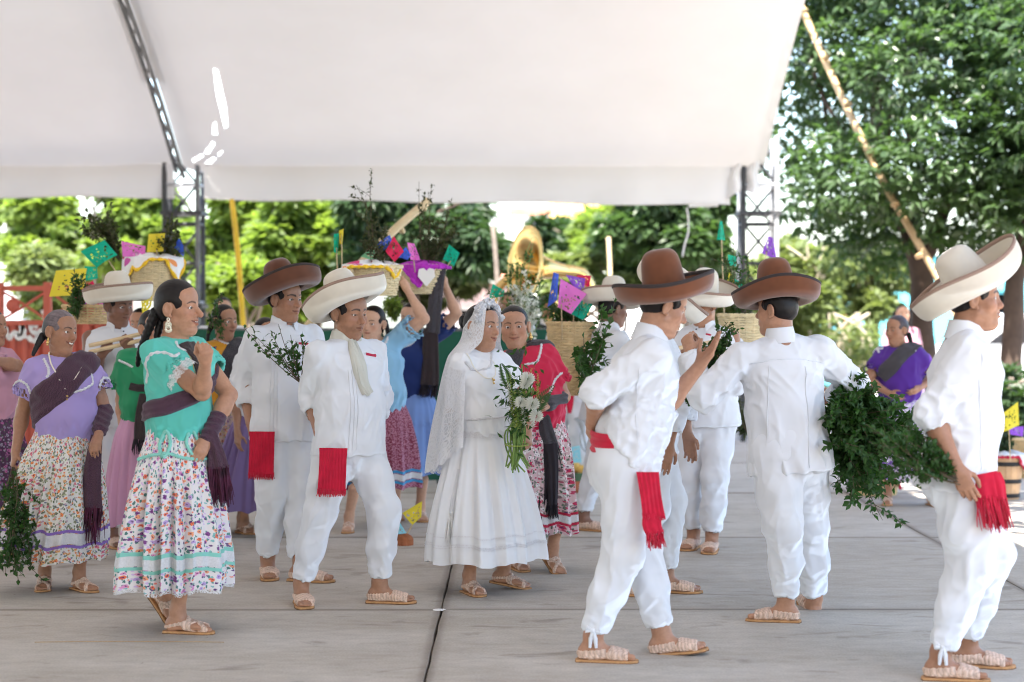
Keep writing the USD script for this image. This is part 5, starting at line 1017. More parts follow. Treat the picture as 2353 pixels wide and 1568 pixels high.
floral('floral_small', (.62, .60, .57), [(.66, .20, .06), (.60, .16, .22), (.20, .22, .14), (.68, .36, .14)], 40, .30, 62, [(.30, .34, .20), (.62, .24, .12), (.44, .28, .34), (.16, .18, .24)], .30, (.16, .20, .12), .70)
floral('floral_pink', (.60, .42, .44), [(.74, .70, .70), (.50, .04, .10), (.22, .16, .16)], 34, .34, 54, [(.72, .66, .66), (.18, .22, .16), (.44, .06, .12)], .30, (.12, .16, .12), .72)
floral('floral_peach', (.66, .52, .50), [(.60, .28, .16), (.44, .28, .44), (.70, .58, .30)], 34, .32, 54, None, .30, (.34, .34, .28), .66)
floral('floral_dark', (.08, .035, .075), [(.40, .12, .28), (.30, .26, .34)], 34, .30, 54, None, .26, (.10, .14, .10), .5)
floral('floral_maroon', (.21, .040, .075), [(.50, .24, .32), (.42, .18, .26)], 62, .30, 84, None, .26, (.30, .10, .15), .9)
floral('floral_violet', (.62, .60, .64), [(.26, .10, .50), (.40, .26, .60)], 38, .32, 54, None, .28, (.40, .36, .56), .7)
def woven(name, c1, c2, sc=120, rough=.9):
    return mat(name, {'uv': ('uvmap', {'attribute': 'st'}), 'w': ('wave_texture', {'scale': sc, 'distortion': 6.0, 'detail': 2.0, 'detail_scale': 2.0, 'bands_direction': 'diagonal'}), 'n': ('noise_texture', {'scale': 320.0, 'detail': 2.0}), 'r': ('rgb_ramp', {'ramp': [(.35, c1), (.75, c2)]}), 'x': ('mix', {'mix_type': 'multiply', 'fac': .6}), 'b': ('bump', {'strength': .4, 'distance': .002}), 'p': ('principled_bsdf', {'roughness': rough, 'sheen_weight': .15, 'specular_ior_level': .2})},
               [('uv.UV', 'w.vector'), ('uv.UV', 'n.vector'), ('w.fac', 'r.fac'), ('r.color', 'x.color1'), ('n.color', 'x.color2'), ('x.color', 'p.base_color'), ('w.fac', 'b.height'), ('b.normal', 'p.normal')])
woven('rebozo_plum', (.035, .016, .030), (.17, .085, .125)); woven('rebozo_grey', (.020, .018, .022), (.14, .125, .14)); woven('rebozo_brown', (.025, .016, .018), (.085, .060, .060)); woven('rebozo_silver', (.28, .30, .36), (.55, .58, .66))
plain('fringe_black', (.014, .009, .014), .8, 6, .4); plain('fringe_plum', (.060, .008, .028), .8, 14, .7); plain('fringe_white', (.78, .77, .76), .8)
for nm, col in dict(lilac_cloth=(0.338, 0.259, 0.518), mint_cloth=(0.094, 0.446, 0.374), green_cloth=(0.022, 0.216, 0.094), orange_cloth=(0.598, 0.266, 0.025), sky_cloth=(0.238, 0.446, 0.619), navy_cloth=(0.014, 0.029, 0.122), red_blouse=(0.490, 0.016, 0.054), violet_cloth=(0.072, 0.020, 0.216), pink_cloth=(0.518, 0.259, 0.331), blue_skirt=(0.173, 0.274, 0.540), pink_skirt=(0.475, 0.245, 0.360), purple_skirt=(0.180, 0.122, 0.259), black_cloth=(0.012, 0.012, 0.013), mint_ribbon=(0.216, 0.518, 0.446), violet_ribbon=(0.216, 0.122, 0.418), red_ribbon=(0.446, 0.022, 0.058), blue_ribbon=(0.043, 0.245, 0.475), cream_cloth=(0.518, 0.504, 0.446), teal_cloth=(0.014, 0.094, 0.072)).items():
    plain(nm, col, .82, 4, .05, .2, 900, sheen=.12, spec=.2)
def lace(name, col=(.76, .755, .77), scale=34, hole=.5, floor=.0):
    """White lace: threads and blossoms with open net between them."""
    return mat(name, {'uv': ('uvmap', {'attribute': 'st'}), 'v': ('voronoi_texture', {'scale': scale * .42, 'dimensions': '2D', 'feature': 'smooth_f1', 'smoothness': .3}), 'w': ('voronoi_texture', {'scale': scale * 1.5, 'dimensions': '2D', 'feature': 'distance_to_edge'}), 's': ('math', {'math_type': 'sine'}), 'sm': ('math', {'math_type': 'multiply', 'value2': 24.0}), 'a': ('math', {'math_type': 'greater_than', 'value2': -.1}), 'b2': ('math', {'math_type': 'less_than', 'value2': .10}), 'c': ('math', {'math_type': 'maximum'}), 'fl': ('math', {'math_type': 'multiply_add', 'value2': 1 - floor, 'value3': floor}), 'big': ('math', {'math_type': 'less_than', 'value2': hole}), 'an': ('math', {'math_type': 'multiply'}),
        'tr': ('transparent_bsdf', {}), 'd': ('principled_bsdf', {'base_color': col, 'roughness': .8}), 't': ('translucent_bsdf', {'color': col}), 'dt': ('mix_closure', {'fac': .25}), 'x': ('mix_closure', {})},
        [('uv.UV', 'v.vector'), ('uv.UV', 'w.vector'), ('v.distance', 'sm.value1'), ('sm.value', 's.value1'), ('s.value', 'a.value1'), ('v.distance', 'big.value1'), ('a.value', 'an.value1'), ('big.value', 'an.value2'), ('w.distance', 'b2.value1'), ('an.value', 'c.value1'), ('b2.value', 'c.value2'), ('d.BSDF', 'dt.closure1'), ('t.BSDF', 'dt.closure2'), ('c.value', 'fl.value1'), ('fl.value', 'x.fac'), ('tr.BSDF', 'x.closure1'), ('dt.closure', 'x.closure2')], 'x.closure')
lace('veil_lace', scale=30, hole=.60, floor=.58); lace('lace_net', scale=70, hole=.6)

# ------------------------------------------------------------------ things people wear, laid on the cloth at the places the photograph shows them
def band(s, path, name, mat_, pts, w, off=.010, n=50, m=9, F=None, pleat=0, pamp=0, taper=None, front=None, back=None):
    """A band of cloth across the figure: pts are picture points on the near side; front/back add points in person space at its ends."""
    P = [surf(s, *p[:2]) for p in pts]
    if front is not None: P = [V(*q) * s.k for q in front] + P
    if back is not None: P = P + [V(*q) * s.k for q in back]
    v, f, uv = ribbon(P, w, F or s.shell, off, n, m, pleat=pleat, pamp=pamp, taper=taper, disp=s.disp); return obj(name, (v, f), mat_, path, uv=uv)
def hang(s, path, name, m, mf, a, b, w0, w1, across=None, **k):
    """A hanging end of cloth with its fringe, from picture point a to b (px, py, depth offset)."""
    A, B = s.px(a), s.px(b); ac = (V(1, 0, 0) if across is None else np.asarray(across, float)) @ s.R
    c, fr = hanging(A, B, w0, w1, ac, **k); p = thing(name, parent=path); c.put('cloth', m, p, useuv=True)
    if fr.v: fr.put('fringe', mf, p, kind='stuff')
def strip(s, path, name, m, a, b, w, ridges=9, thick=.012, fringe=.03, bend=.03, yawoff=0):
    """A flat woven end of a sash hanging straight down, its threads tied off in a short fringe."""
    A, B = s.px(a), s.px(b); x = nrm(V(math.cos(math.radians(yawoff)), math.sin(math.radians(yawoff)), 0) @ s.R); z = nrm(B - A); y = np.cross(z, x); L = np.linalg.norm(B - A); n, q = 20, 37; mb = MB()
    A2, B2 = np.meshgrid(np.linspace(-.5, .5, q), np.linspace(0, 1, n), indexing='ij')
    o = .0022 * np.sin(A2 * 2 * np.pi * ridges) + bend * .2 * np.sin(A2 * 5 + B2 * 3) + .010 * np.sin(6 * B2 + 4 * A2) * (.2 + B2)
    for sg in (1, -1):
        P = A + z * (B2 * L)[..., None] + x * (A2 * w * (1 - .05 * np.sin(B2 * 3)))[..., None] + y * (o + sg * thick * .25)[..., None]; f = grid_faces(q, n); mb.add(P.reshape(-1, 3), f if sg < 0 else f[:, ::-1], np.stack([A2 * w, B2 * L], -1).reshape(-1, 2))
    p = thing(name, parent=path); mb.put('cloth', m, p, useuv=True); fr = MB(); rng = s.rng
    for u in np.linspace(-.49, .49, 34):
        e = A + z * L + x * u * w; fr.tube([e - z * .01, e + z * fringe * .5 + y * rng.normal(0, .003), e + z * fringe * rng.uniform(.8, 1.15) + x * rng.normal(0, .004)], [.0028, .0026, .0016], 4, caps=False)
    fr.put('fringe', m, p, kind='stuff')
def trim(s, path, pts, w=.014, m='lace_white', off=.006, name='lace_trim', n=70, wave=.0):
    P = np.array([surf(s, *p) for p in pts]); v, f, uv = ribbon(P, w, s.shell, off, n, 5, taper=(lambda t: 1 + .3 * np.sin(t * n * .9)) if wave == 0 else None, disp=s.disp); return obj(name, (v, f), m, path, uv=uv)
def necklace(s, path, pts, r=.004, m='ivory', F=None, drop=None):
    P = spline(np.array([surf(s, *p) for p in pts]), 60); P = s.shell.project(P, .006, 3); dd, ii = s.disp[0].query(P, k=6); P = P + s.shell.grad(P) * (s.disp[1][ii] * (dd < .05)).mean(1)[:, None]; mb = MB()
    for i in range(0, 60): v, f = ico(r, P[i], 1); mb.add(v, f)
    mb.put('necklace', m, path)
    if drop: o = surf(s, *drop); q = MB().tube([o, o - V(0, .012, .035)], .003, 8); v, f = ico(.007, o - V(0, .012, .012), 2); q.add(v, f); v, f = ico(.005, o - V(0, .014, .03), 2); q.add(v, f); q.put('pendant', 'gold', path)
def earring(s, path, sides='LR', kind='drop', m='gold', sc=1.0):
    for sg in [1 if c_ == 'L' else -1 for c_ in sides]:
        mb = MB(); q = lambda x, f_, z: s.HT(M2(sg * (.086 + x) * s.c.get('wide', 1), f_, z))
        if kind == 'drop':
            for z, r in ((-.046, .005), (-.056, .007), (-.070, .0095 * sc), (-.082, .006)): v, f = ico(r, q(0, -.004, z), 2); mb.add(v, f)
        else:
            ring = lambda z, r, th, n=16: mb.tube([q(.002, -.004 + r * math.sin(a), z + r * math.cos(a)) for a in np.linspace(0, 2 * np.pi, n)], th, 6, caps=False)
            ring(-.050, .006, .0026); ring(-.070, .010, .0034); ring(-.064, .006, .003); ring(-.088, .0125, .0036)
            for a in np.linspace(-1.2, 1.2, 7): v, f = ico(.0032, q(.002, -.004 + .017 * math.sin(a), -.090 - .017 * math.cos(a)), 1); mb.add(v, f)
            for a in (-.7, .7): ring(-.074, .014, .0030)
        mb.put('earring', m, path)
def buttons(s, path, pts):
    for p in pts:
        o = s.shell.project(surf(s, *p)[None], .003)[0]; n = s.shell.grad(o[None])[0]; o = o + n * s.disp[1][s.disp[0].query(o)[1]]; R = frame(n, V(0, 0, 1)); v, f = lathe([(0, .002), (.0045, .002), (.0055, .0005), (.005, -.002)], 12); obj('button', (v @ R.T + o, f), 'button', path)
def tucks(s, path, lines):
    for pts in lines: trim(s, path, pts, .0035, 'white_cotton', .0035, 'pin_tuck', 40, 1)

def wear_p1(s, p):
    band(s, p, 'rebozo', 'rebozo_plum', [(212, 815), (185, 838), (140, 884), (98, 918), (66, 950)], .165, .012, 70, 13, pleat=3, pamp=.003, front=[(.10, .15, 1.22), (.14, .06, 1.36)], back=[(-.17, .05, 1.04), (-.05, .15, 1.10)])
    hang(s, p, 'rebozo_end', 'rebozo_plum', 'fringe_plum', (222, 1000, -.12), (212, 1165, -.10), .06, .115, depth=.03, ncor=5, fringe=.20, nstr=80, seed=3)
    v, f, uv = ribbon(np.array([lerp(s.j['elL'], s.j['wrL'], t) for t in (.02, .3, .62)]), .12, None, up=V(0, -1, .2), n=20)
    F = Field(); F.cap(lerp(s.j['elL'], s.j['wrL'], .05), lerp(s.j['elL'], s.j['wrL'], .75), .050, .042); v, f = solid(F, .006); obj('rebozo_wrap', (v + vnormals(v, f) * (.0022 * np.sin(v[:, 2:] * 160 + v[:, :1] * 90)), f), 'rebozo_plum', p, uv=v[:, [0, 2]])
    trim(s, p, [(100, 825), (112, 860), (106, 868)]); trim(s, p, [(150, 905), (175, 900), (195, 893), (212, 880), (203, 848)]); trim(s, p, [(25, 883), (45, 875), (62, 884), (70, 905)]); trim(s, p, [(258, 872), (240, 868), (231, 885), (226, 905)])
    necklace(s, p, [(113, 808), (117, 835), (128, 856), (140, 880), (152, 895), (172, 870), (185, 845)], .0045, 'ivory', drop=(153, 905)); earring(s, p, 'RL', 'drop')
person('grey-haired woman in a lilac blouse with a plum shawl across her chest, smiling', dict(yaw=24, x=148, d=10.45, H=1.545, hs=1.04, fem=True, skin='skin', plump=.55, wide=1.06, age=.6, smile=1.0, open=.75, shirt='lilac_cloth', sleeve=.30, flare=1.55, skirt='floral_small', hips=(152, 995), neck=(142, 838), hair='pulled', grey=.85, hair_mat='hair_black', head=(36, 4, 4), gaze=(10, 4), neckline=1.10,
    armR=((40, 985, .06), (28, 1080, -.05)), armL=((243, 950, .05), (224, 1010, -.16)), handR=('grip', (-1, -.4, 0)), handL=('half', (0, -1, .2)), footR=(103, 1352, 8), footL=(182, 1356, 42), hem_z=.185, hem_r=(.315, .27), hem_off=(-.07, -.02, 0), pleats=24, pleat=.017, knife=.6,
    braids=[[(-.055, .075, -.03), (-.085, .085, -.09), (-.11, .09, -.15)]], bands=[(.765, .785, 'violet_ribbon'), (.79, .865, 'lace_white'), (.87, .89, 'violet_ribbon')], seed=11, nose=1.12), wear_p1)
def wear_p2(s, p):
    band(s, p, 'rebozo', 'rebozo_plum', [(345, 940), (375, 935), (410, 922), (450, 905)], .085, .014, 50, 11, pleat=3, pamp=.003, front=[(-.06, .16, 1.03)], back=[(.14, -.12, 1.20), (.15, -.02, 1.30), (.12, .10, 1.26)])
    band(s, p, 'rebozo_shoulder', 'rebozo_brown', [(428, 790), (446, 815), (466, 860)], .11, .016, 30, 9, pleat=2, pamp=.003)
    hang(s, p, 'rebozo_end', 'rebozo_plum', 'fringe_plum', (489, 990, -.10), (496, 1075, -.08), .05, .10, depth=.035, ncor=6, fringe=.185, nstr=110, seed=5)
    F = Field(); F.cap(lerp(s.j['elL'], s.j['wrL'], .55), lerp(s.j['elL'], s.j['wrL'], .98), .043, .038); v, f = solid(F, .006); obj('rebozo_wrap', (v + vnormals(v, f) * (.0022 * np.sin(v[:, 2:] * 160 + v[:, :1] * 90)), f), 'rebozo_plum', p, uv=v[:, [0, 2]])
    trim(s, p, [(338, 880), (336, 845), (346, 815), (372, 808), (402, 818), (412, 812)], .014); trim(s, p, [(405, 785), (412, 800), (430, 812), (452, 838), (470, 880)], .013)
    # lace frill of the near sleeve
    S, E = s.j['shR'], s.j['elR']; ax = nrm(E - S); R = frame(ax, V(0, 0, 1)); n = 60; a = np.linspace(0, 2 * np.pi, n); rows = []
    for t, r in ((.105, .069), (.125, .078), (.145, .084), (.165, .088), (.178, .092)): rows.append(S + ax * t + (R[:, :1] * np.cos(a) + R[:, 1:2] * np.sin(a)).T * (r + .004 * np.sin(a * 11))[:, None] + ax * (.005 * np.sin(a * 22))[:, None] * (t > .15))
    P = np.array(rows).transpose(1, 0, 2); obj('lace_frill', (P.reshape(-1, 3), grid_faces(n, 5)), 'lace_net', p, uv=np.stack([np.repeat(a * .09, 5), np.tile(np.arange(5) * .02, n)], 1))
    # crocheted loops on the skirt's yoke
    for (th0, rr, v0) in ((-1.95, .055, .125), (-1.05, .05, .13), (-2.75, .05, .13)):
        mb = MB(); pts = []
        for a in np.linspace(0, 2 * np.pi, 40): pts.append(s.skf(th0 + rr * 5.2 * math.sin(a) * .62, v0 + .075 * math.cos(a) * (1 - .35 * math.sin(a) ** 2), .008))
        mb.tube(np.array(pts).reshape(-1, 3), .0085 + .002 * np.sin(np.arange(40) * 2.4), 8, caps=False); mb.put('crochet_loop', 'mint_ribbon', p)
    mb = MB(); pts = [s.skf(t, .205 + .02 * math.cos(t * 3.4), .008) for t in np.linspace(-3.6, .4, 90)]; mb.tube(np.array(pts).reshape(-1, 3), .0075 + .002 * np.sin(np.arange(90) * 2.4), 8, caps=False); mb.put('crochet_trim', 'mint_ribbon', p)
    v, f, uv = s.sheet(s.skf, .995, 1.02, -.003, nv=5); obj('lace_hem', (v, f), 'lace_net', p + '/skirt', uv=uv)
    earring(s, p, 'R', 'big', 'ivory'); P = [surf(s, *q, F=s.shell) for q in ((420, 800), (440, 840), (470, 885))]; MB().tube(spline(P, 20) + V(0, -.01, 0), .0016, 6).put('necklace', 'gold', p)
person('young woman with a black braid in a mint blouse and flowered skirt', dict(yaw=62, x=412, d=9.08, H=1.69, hs=1.06, fem=True, skin='skin_mid', smile=.75, open=.5, shirt='mint_cloth', sleeve=.24, flare=1.35, skirt='floral_white', hips=(410, 925), neck=(402, 786), hair='pulled', head=(10, 2, -4), gaze=(0, 0), neckline=1.0, plump=.15, wide=1.03,
    armR=((484, 918, -.16), (470, 850, -.30)), armL=((520, 900, .05), (488, 985, -.06)), handR=('fist', (.4, -1, 0)), handL=('half', (.3, -1, .2)), footR=(408, 1455, 82), footL=(350, 1428, 58, 42, .0), hem_z=.215, hem_r=(.275, .265), hem_off=(0, 0, 0), pleats=18, pleat=.021, knife=.8, yoke=.2,
    braid_r=.025, braids=[[(-.03, .095, -.02), (-.045, .125, -.10), (-.045, .165, -.19), (-.03, .19, -.27)], [(.03, .09, -.04), (-.01, .10, -.12), (-.015, .12, -.20)]], bands=[(.775, .80, 'mint_ribbon'), (.80, .86, 'lace_white'), (.865, .885, 'mint_ribbon')], seed=12, hairline=.006), wear_p2)
def wear_p3(s, p):
    strip(s, p, 'sash_end', 'red_cloth', (602, 992, -.20), (600, 1090, -.20), .145)
    tucks(s, p, [[(624, 800), (622, 870), (620, 990)], [(632, 800), (630, 870), (628, 990)], [(640, 800), (638, 870), (636, 990)]])
    trim(s, p, [(686, 789), (700, 790), (708, 791)], .014, 'red_ribbon', .006, 'pocket_trim', 20, 1)
person('man in a dark brown wide hat, just behind the man with the cream scarf', dict(yaw=34, x=648, d=10.94, H=1.74, skin='skin', shirt='white_cotton', trousers='white_cotton', hat='brown_felt', hat_tilt=(-22, -8), hips=(655, 985), neck=(652, 732), head=(16, 3, 0), hem=.13, open=.2, smile=.3,
    armR=((555, 890, .08), (578, 985, -.05)), armL=((735, 880, .10), (735, 940, -.12)), handR=('relax', (-.8, -.5, 0)), handL=('grip', None), footR=(615, 1326, 12), footL=(690, 1336, 72), sleeve=.80, seed=13, plump=.1), wear_p3)
def wear_p4(s, p):
    strip(s, p, 'sash_end', 'red_cloth', (766, 1030, -.22), (762, 1128, -.22), .145)
    tucks(s, p, [[(800, 850), (806, 930), (800, 1035)], [(808, 850), (815, 930), (809, 1035)], [(816, 850), (823, 930), (817, 1035)]])
    trim(s, p, [(841, 812), (852, 815), (863, 817)], .018, 'red_ribbon', .006, 'pocket_trim', 20, 1)
    j, k = s.j, s.k; o = j['neck'] + V(0, 0, .012); a = np.linspace(.25, 2 * np.pi - .25, 50) - np.pi / 2; prof = [(1.0, .038), (1.12, .03), (1.22, .0), (1.30, -.022), (1.15, -.03), (1.02, -.01)]
    vs = np.array([[o + V(.066 * math.cos(t) * q * (1 + .05 * math.sin(5 * t)), .072 * math.sin(t) * q, z * (1 - .2 * math.sin(3 * t)) - .050 * max(0, -math.sin(t)) ** 1.2) * k for q, z in prof] for t in a]); pp = thing('neckerchief', parent=p)
    obj('roll', (vs.reshape(-1, 3), grid_faces(50, 6)[:, ::-1]), 'cream_cloth', pp)
    kn = s.shell.project(surf(s, 806, 775)[None], .02)[0]; v, f = ico(.017, k=2); obj('knot', (v * V(1, .8, 1.2) + kn, f), 'cream_cloth', pp)
    for q in ([(808, 782), (826, 830), (842, 905)], [(806, 785), (822, 835), (850, 905)]):
        P = np.array([surf(s, *z) for z in q]); v, f, uv = ribbon(P, .062, s.shell, .016, 40, 9, pleat=2, pamp=.004, taper=lambda t: .5 + .7 * np.sin(np.clip(t, 0, 1) * 2.6)); obj('tail', (v, f), 'cream_cloth', pp)
person('man in a cream wide hat with a cream scarf knotted at his neck, mid-stride', dict(yaw=44, x=793, d=9.98, H=1.655, hs=1.06, skin='skin', shirt='white_cotton', trousers='white_cotton', hat='cream_felt', hat_tilt=(-30, -10), hat_z=.0, hips=(800, 985), neck=(795, 752), head=(4, 7, 0), hem=.10, open=.25, eye=.62, beard=1, plump=.45, wide=1.07, shw=.185, nose=1.2,
    armR=((716, 915, .05), (741, 1035, -.14)), armL=((866, 890, .22), (862, 985, .16)), handR=('relax', (-.7, -.7, 0)), footR=(692, 1389, 14), footL=(872, 1386, 84), sleeve=.70, seed=14), wear_p4)
def wear_bride(s, p):
    j = s.j
    trim(s, p, [(1070, 830), (1090, 850), (1122, 845), (1130, 815), (1118, 800)], .016); trim(s, p, [(1072, 965), (1110, 962), (1155, 958), (1168, 955)], .012); v, f, uv = s.sheet(s.skf, .0, .115, .006, nv=10, dens=5); obj('waistband', (v, f), 'lace_white', p, uv=uv); v, f, uv = s.sheet(s.skf, .115, .125, .010, nv=3, dens=5); obj('lace_trim', (v, f), 'lace_white', p, uv=uv)
    for a, b in ((.80, .81), (.86, .87), (.875, .885)): v, f, uv = s.sheet(s.skf, a, b, .003, nv=3); obj('lace_trim', (v, f), 'lace_white', p + '/skirt', uv=uv)
    F = Field(); F.cap(lerp(j['elR'], j['wrR'], .15), lerp(j['elR'], j['wrR'], .98), .048, .036); v, f = solid(F, .006); obj('cuff', (v + vnormals(v, f) * (.003 * np.sin(v[:, 2:] * 180 + v[:, :1] * 90)), f), 'rebozo_silver', p, uv=v[:, [0, 2]])
    # veil: a lace sheet over the back of the head, falling over the near shoulder and arm
    nu, nv = 64, 46; rows = []; hd = j['hd']
    for u in np.linspace(0, 1, nu):
        az = math.radians(lerp(-62, 222, u)); row = []                # round the figure from near cheek, over the back, to the far side (person space, 0 = to the left, 90 = back)
        az = math.radians(lerp(-128 + 0, -360 + 75, u)) * -1
        for t in np.linspace(0, 1, nv):
            top = M2(0, .01, .122); d = V(math.sin(az + math.pi), 0, 0)
            row.append((az, t))
        rows.append(row)
    P = np.zeros((nu, nv, 3)); rng = s.rng
    for iu, u in enumerate(np.linspace(0, 1, nu)):
        az = math.radians(lerp(-32, 205, u)); dx, dy = -math.cos(az), math.sin(az)         # az 0 = her right (near the camera), 90 = behind, 180 = left
        # meridian: crown, over the head, to the shoulders, then hanging
        fz = -.015 if True else 0; rh = .094 if dy > 0 else .088
        edge = M2(dx * .0 , .045, .108) if False else None
        hp_ = [s.HT(M2(dx * .030, .030 - dy * .030, .125)), s.HT(M2(dx * .075, .020 - dy * .085, .085)), s.HT(M2(dx * .097, .012 - dy * .118, .01)), s.HT(M2(dx * .105, .005 - dy * .125, -.07))]
        S = j['neck']; sh = V(S[0] + dx * .185, S[1] + dy * .135 + .02, S[2] - .045); ln = lerp(.52, .62, math.sin(math.pi * min(max(u, 0), 1))) * (1 - .45 * sstep(.62, 1, u)) * (1 - .12 * sstep(.2, 0, u))
        lo1 = V(S[0] + dx * .235, S[1] + dy * .19 + .02, S[2] - .045 - ln * .45); lo2 = V(S[0] + dx * .265, S[1] + dy * .235 + .03, S[2] - .06 - ln); pts = hp_ + [sh, lo1, lo2]
        Q = spline(pts, nv); fo = .016 * np.sin(u * 42 + 1.0) * sstep(.35, 1, np.linspace(0, 1, nv)) + .012 * np.sin(u * 19 + 2) * sstep(.3, .9, np.linspace(0, 1, nv)); Q[:, 0] += dx * fo; Q[:, 1] += dy * fo; Q[-1, 2] += .010 * math.sin(u * 130); P[iu] = Q
    A = np.linspace(0, 1, nu)[:, None] * 1.1 + np.zeros((nu, nv)); B = np.linspace(0, 1, nv)[None] * 1.0 + np.zeros((nu, nv))
    vp = thing('veil', parent=p); obj('lace_cloth', (P.reshape(-1, 3), grid_faces(nu, nv)), 'veil_lace', vp, uv=np.stack([A, B], -1).reshape(-1, 2)); mb = MB()
    for i in range(0, 36):                                             # wreath of white cloth flowers along the hairline
        a = math.radians(lerp(-175, -5, i / 35)); c = s.HT(M2(math.cos(a) * .098, .034 + .0 * i, .035 - math.sin(a) * .092)); c = c + V(*s.rng.normal(0, .006, 3)); 
        for q in range(6):
            b = s.rng.uniform(0, 6.28); v, f = ico(1, k=1); R = Rz(s.rng.uniform(0, 360)) @ Rx(s.rng.uniform(-50, 50)); mb.add((v * V(.0155, .005, .0125)) @ R.T + c + V(.010 * math.cos(b), s.rng.normal(0, .006), .010 * math.sin(b)), f)
    mb.put('flower_wreath', 'lace_white', vp)
    mb = MB()
    for i in range(9): a = math.radians(lerp(-150, -30, i / 8)); c = s.HT(M2(math.cos(a) * .12, .03, .05 - math.sin(a) * .125)); mb.tube([s.HT(M2(math.cos(a) * .09, .03, .04 - math.sin(a) * .09)), c], .0007, 4); v, f = ico(.0028, c, 1); mb.add(v, f)
    mb.put('pearl_sprig', 'lace_white', vp)
    hang(s, p, 'white_sash_end', 'white_cotton', 'fringe_white', (1052, 1078, -.14), (1050, 1180, -.16), .035, .065, depth=.02, ncor=5, fringe=.16, nstr=50, seed=8)
    necklace(s, p, [(1072, 815), (1085, 838), (1120, 870), (1132, 868), (1130, 830)], .0028, 'ivory', drop=(1131, 868))
person('bride in white with a lace veil and flower wreath, holding a bouquet', dict(yaw=48, x=1100, d=10.37, H=1.575, hs=1.05, fem=True, skin='skin_mid', plump=.7, wide=1.08, smile=.7, open=.35, shirt='bride_white', sleeve=.42, flare=1.25, skirt='bride_white', hips=(1112, 985), neck=(1103, 812), hair='pulled', head=(6, 2, 3), gaze=(20, 0), bun=((0, .11, .02), (.05, .04, .05)), hairline=-.004, neckline=1.0,
    armR=((1040, 955, -.02), (1036, 1052, -.08)), armL=((1200, 910, .0), (1212, 1000, -.18)), handR=('half', (-.7, -.7, 0)), handL=('grip', (.7, -.8, 0)), footR=(1078, 1364, 26), footL=(1150, 1352, 82, 10), hem_z=.185, hem_r=(.345, .31), hem_off=(-.0, .02, 0), pleats=15, pleat=.024, knife=.9, yoke=.10, shoe='open', seed=15, fold=1.0), wear_bride)
def wear_p6(s, p):
    band(s, p, 'rebozo', 'rebozo_grey', [(1222, 778), (1200, 802), (1172, 838), (1150, 870)], .12, .014, 40, 11, pleat=3, pamp=.003, front=[(.06, .14, 1.28), (.10, .05, 1.36)])
    F = Field(); F.cap(lerp(s.j['elL'], s.j['wrL'], .25), lerp(s.j['elL'], s.j['wrL'], .95), .052, .042); v, f = solid(F, .006); obj('rebozo_wrap', (v + vnormals(v, f) * (.004 * np.sin(v[:, 2:] * 160)), f), 'rebozo_grey', p, uv=v[:, [0, 2]])
    hang(s, p, 'rebozo_end', 'rebozo_grey', 'fringe_black', (1252, 935, -.16), (1262, 1030, -.14), .05, .10, depth=.03, ncor=5, fringe=.12, nstr=30, seed=4)
    for q, (x, y) in enumerate(((1238, 1190), (1272, 1160))): hang(s, p, 'rebozo_tail', 'fringe_black', 'fringe_black', (1258 + 4 * q, 1020, -.145 - .02 * q), (x, y, -.15 - .03 * q), .075, .055, depth=.03, ncor=6, fringe=.09, nstr=40, seed=6 + q)
    trim(s, p, [(1244, 788), (1240, 815), (1232, 832), (1205, 838)], .014); trim(s, p, [(1262, 905), (1274, 880), (1284, 862), (1292, 858)], .014); earring(s, p, 'LR', 'drop', 'gold', 1.3)
person('woman in a red blouse with a dark grey shawl, just behind the bride', dict(yaw=6, x=1222, d=11.17, H=1.585, hs=1.06, fem=True, skin='skin_mid', plump=.9, wide=1.09, smile=.5, shirt='red_blouse', sleeve=.36, flare=1.35, skirt='floral_pink', hips=(1238, 990), neck=(1192, 800), head=(-8, 2, -4), hair='pulled', bun=((0, .11, -.02), (.05, .04, .05)), neckline=1.1, eye=.85,
    armR=((1150, 900, .05), (1160, 980, -.1)), armL=((1292, 905, .02), (1256, 930, -.20)), handL=('half', (.3, -1, .3)), footL=(1264, 1312, 22, 20), footR=(1186, 1308, 20), hem_z=.245, hem_r=(.25, .23), pleats=20, pleat=.014, bands=[(.82, .84, 'red_ribbon'), (.845, .90, 'lace_white'), (.905, .925, 'red_ribbon')], seed=16, age=.3), wear_p6)
def wear_p7(s, p):
    tucks(s, p, [[(1468, 850), (1462, 950), (1466, 1030)]])
    j, k = s.j, s.k; P = j['pel'] + V(0, 0, .045); n = 60; a = np.linspace(0, 2 * np.pi, n); rows = []
    for z in np.linspace(-.05, .06, 14): rows.append(np.stack([P[0] + np.cos(a) * .182, P[1] + .0 + np.sin(a) * .138, P[2] + z + .008 * np.sin(a * 2)], 1) * 1 + np.stack([np.cos(a), np.sin(a), 0 * a], 1) * (.004 * math.sin(z * 190) + .003))
    Q = np.array(rows).transpose(1, 0, 2); obj('sash', (Q.reshape(-1, 3), grid_faces(n, 14)), 'red_cloth', p)
    A, B = (1488, 1085, -.23), (1502, 1185, -.24); strip(s, p, 'sash_end', 'red_cloth', A, B, .095, 5, fringe=.02); hang(s, p, 'sash_fringe', 'red_cloth', 'red_cloth', (1500, 1180, -.235), (1506, 1225, -.235), .085, .075, depth=.014, ncor=7, fringe=.075, nstr=46, seed=3)
    for n_ in 'R': knot(s, p, n_)
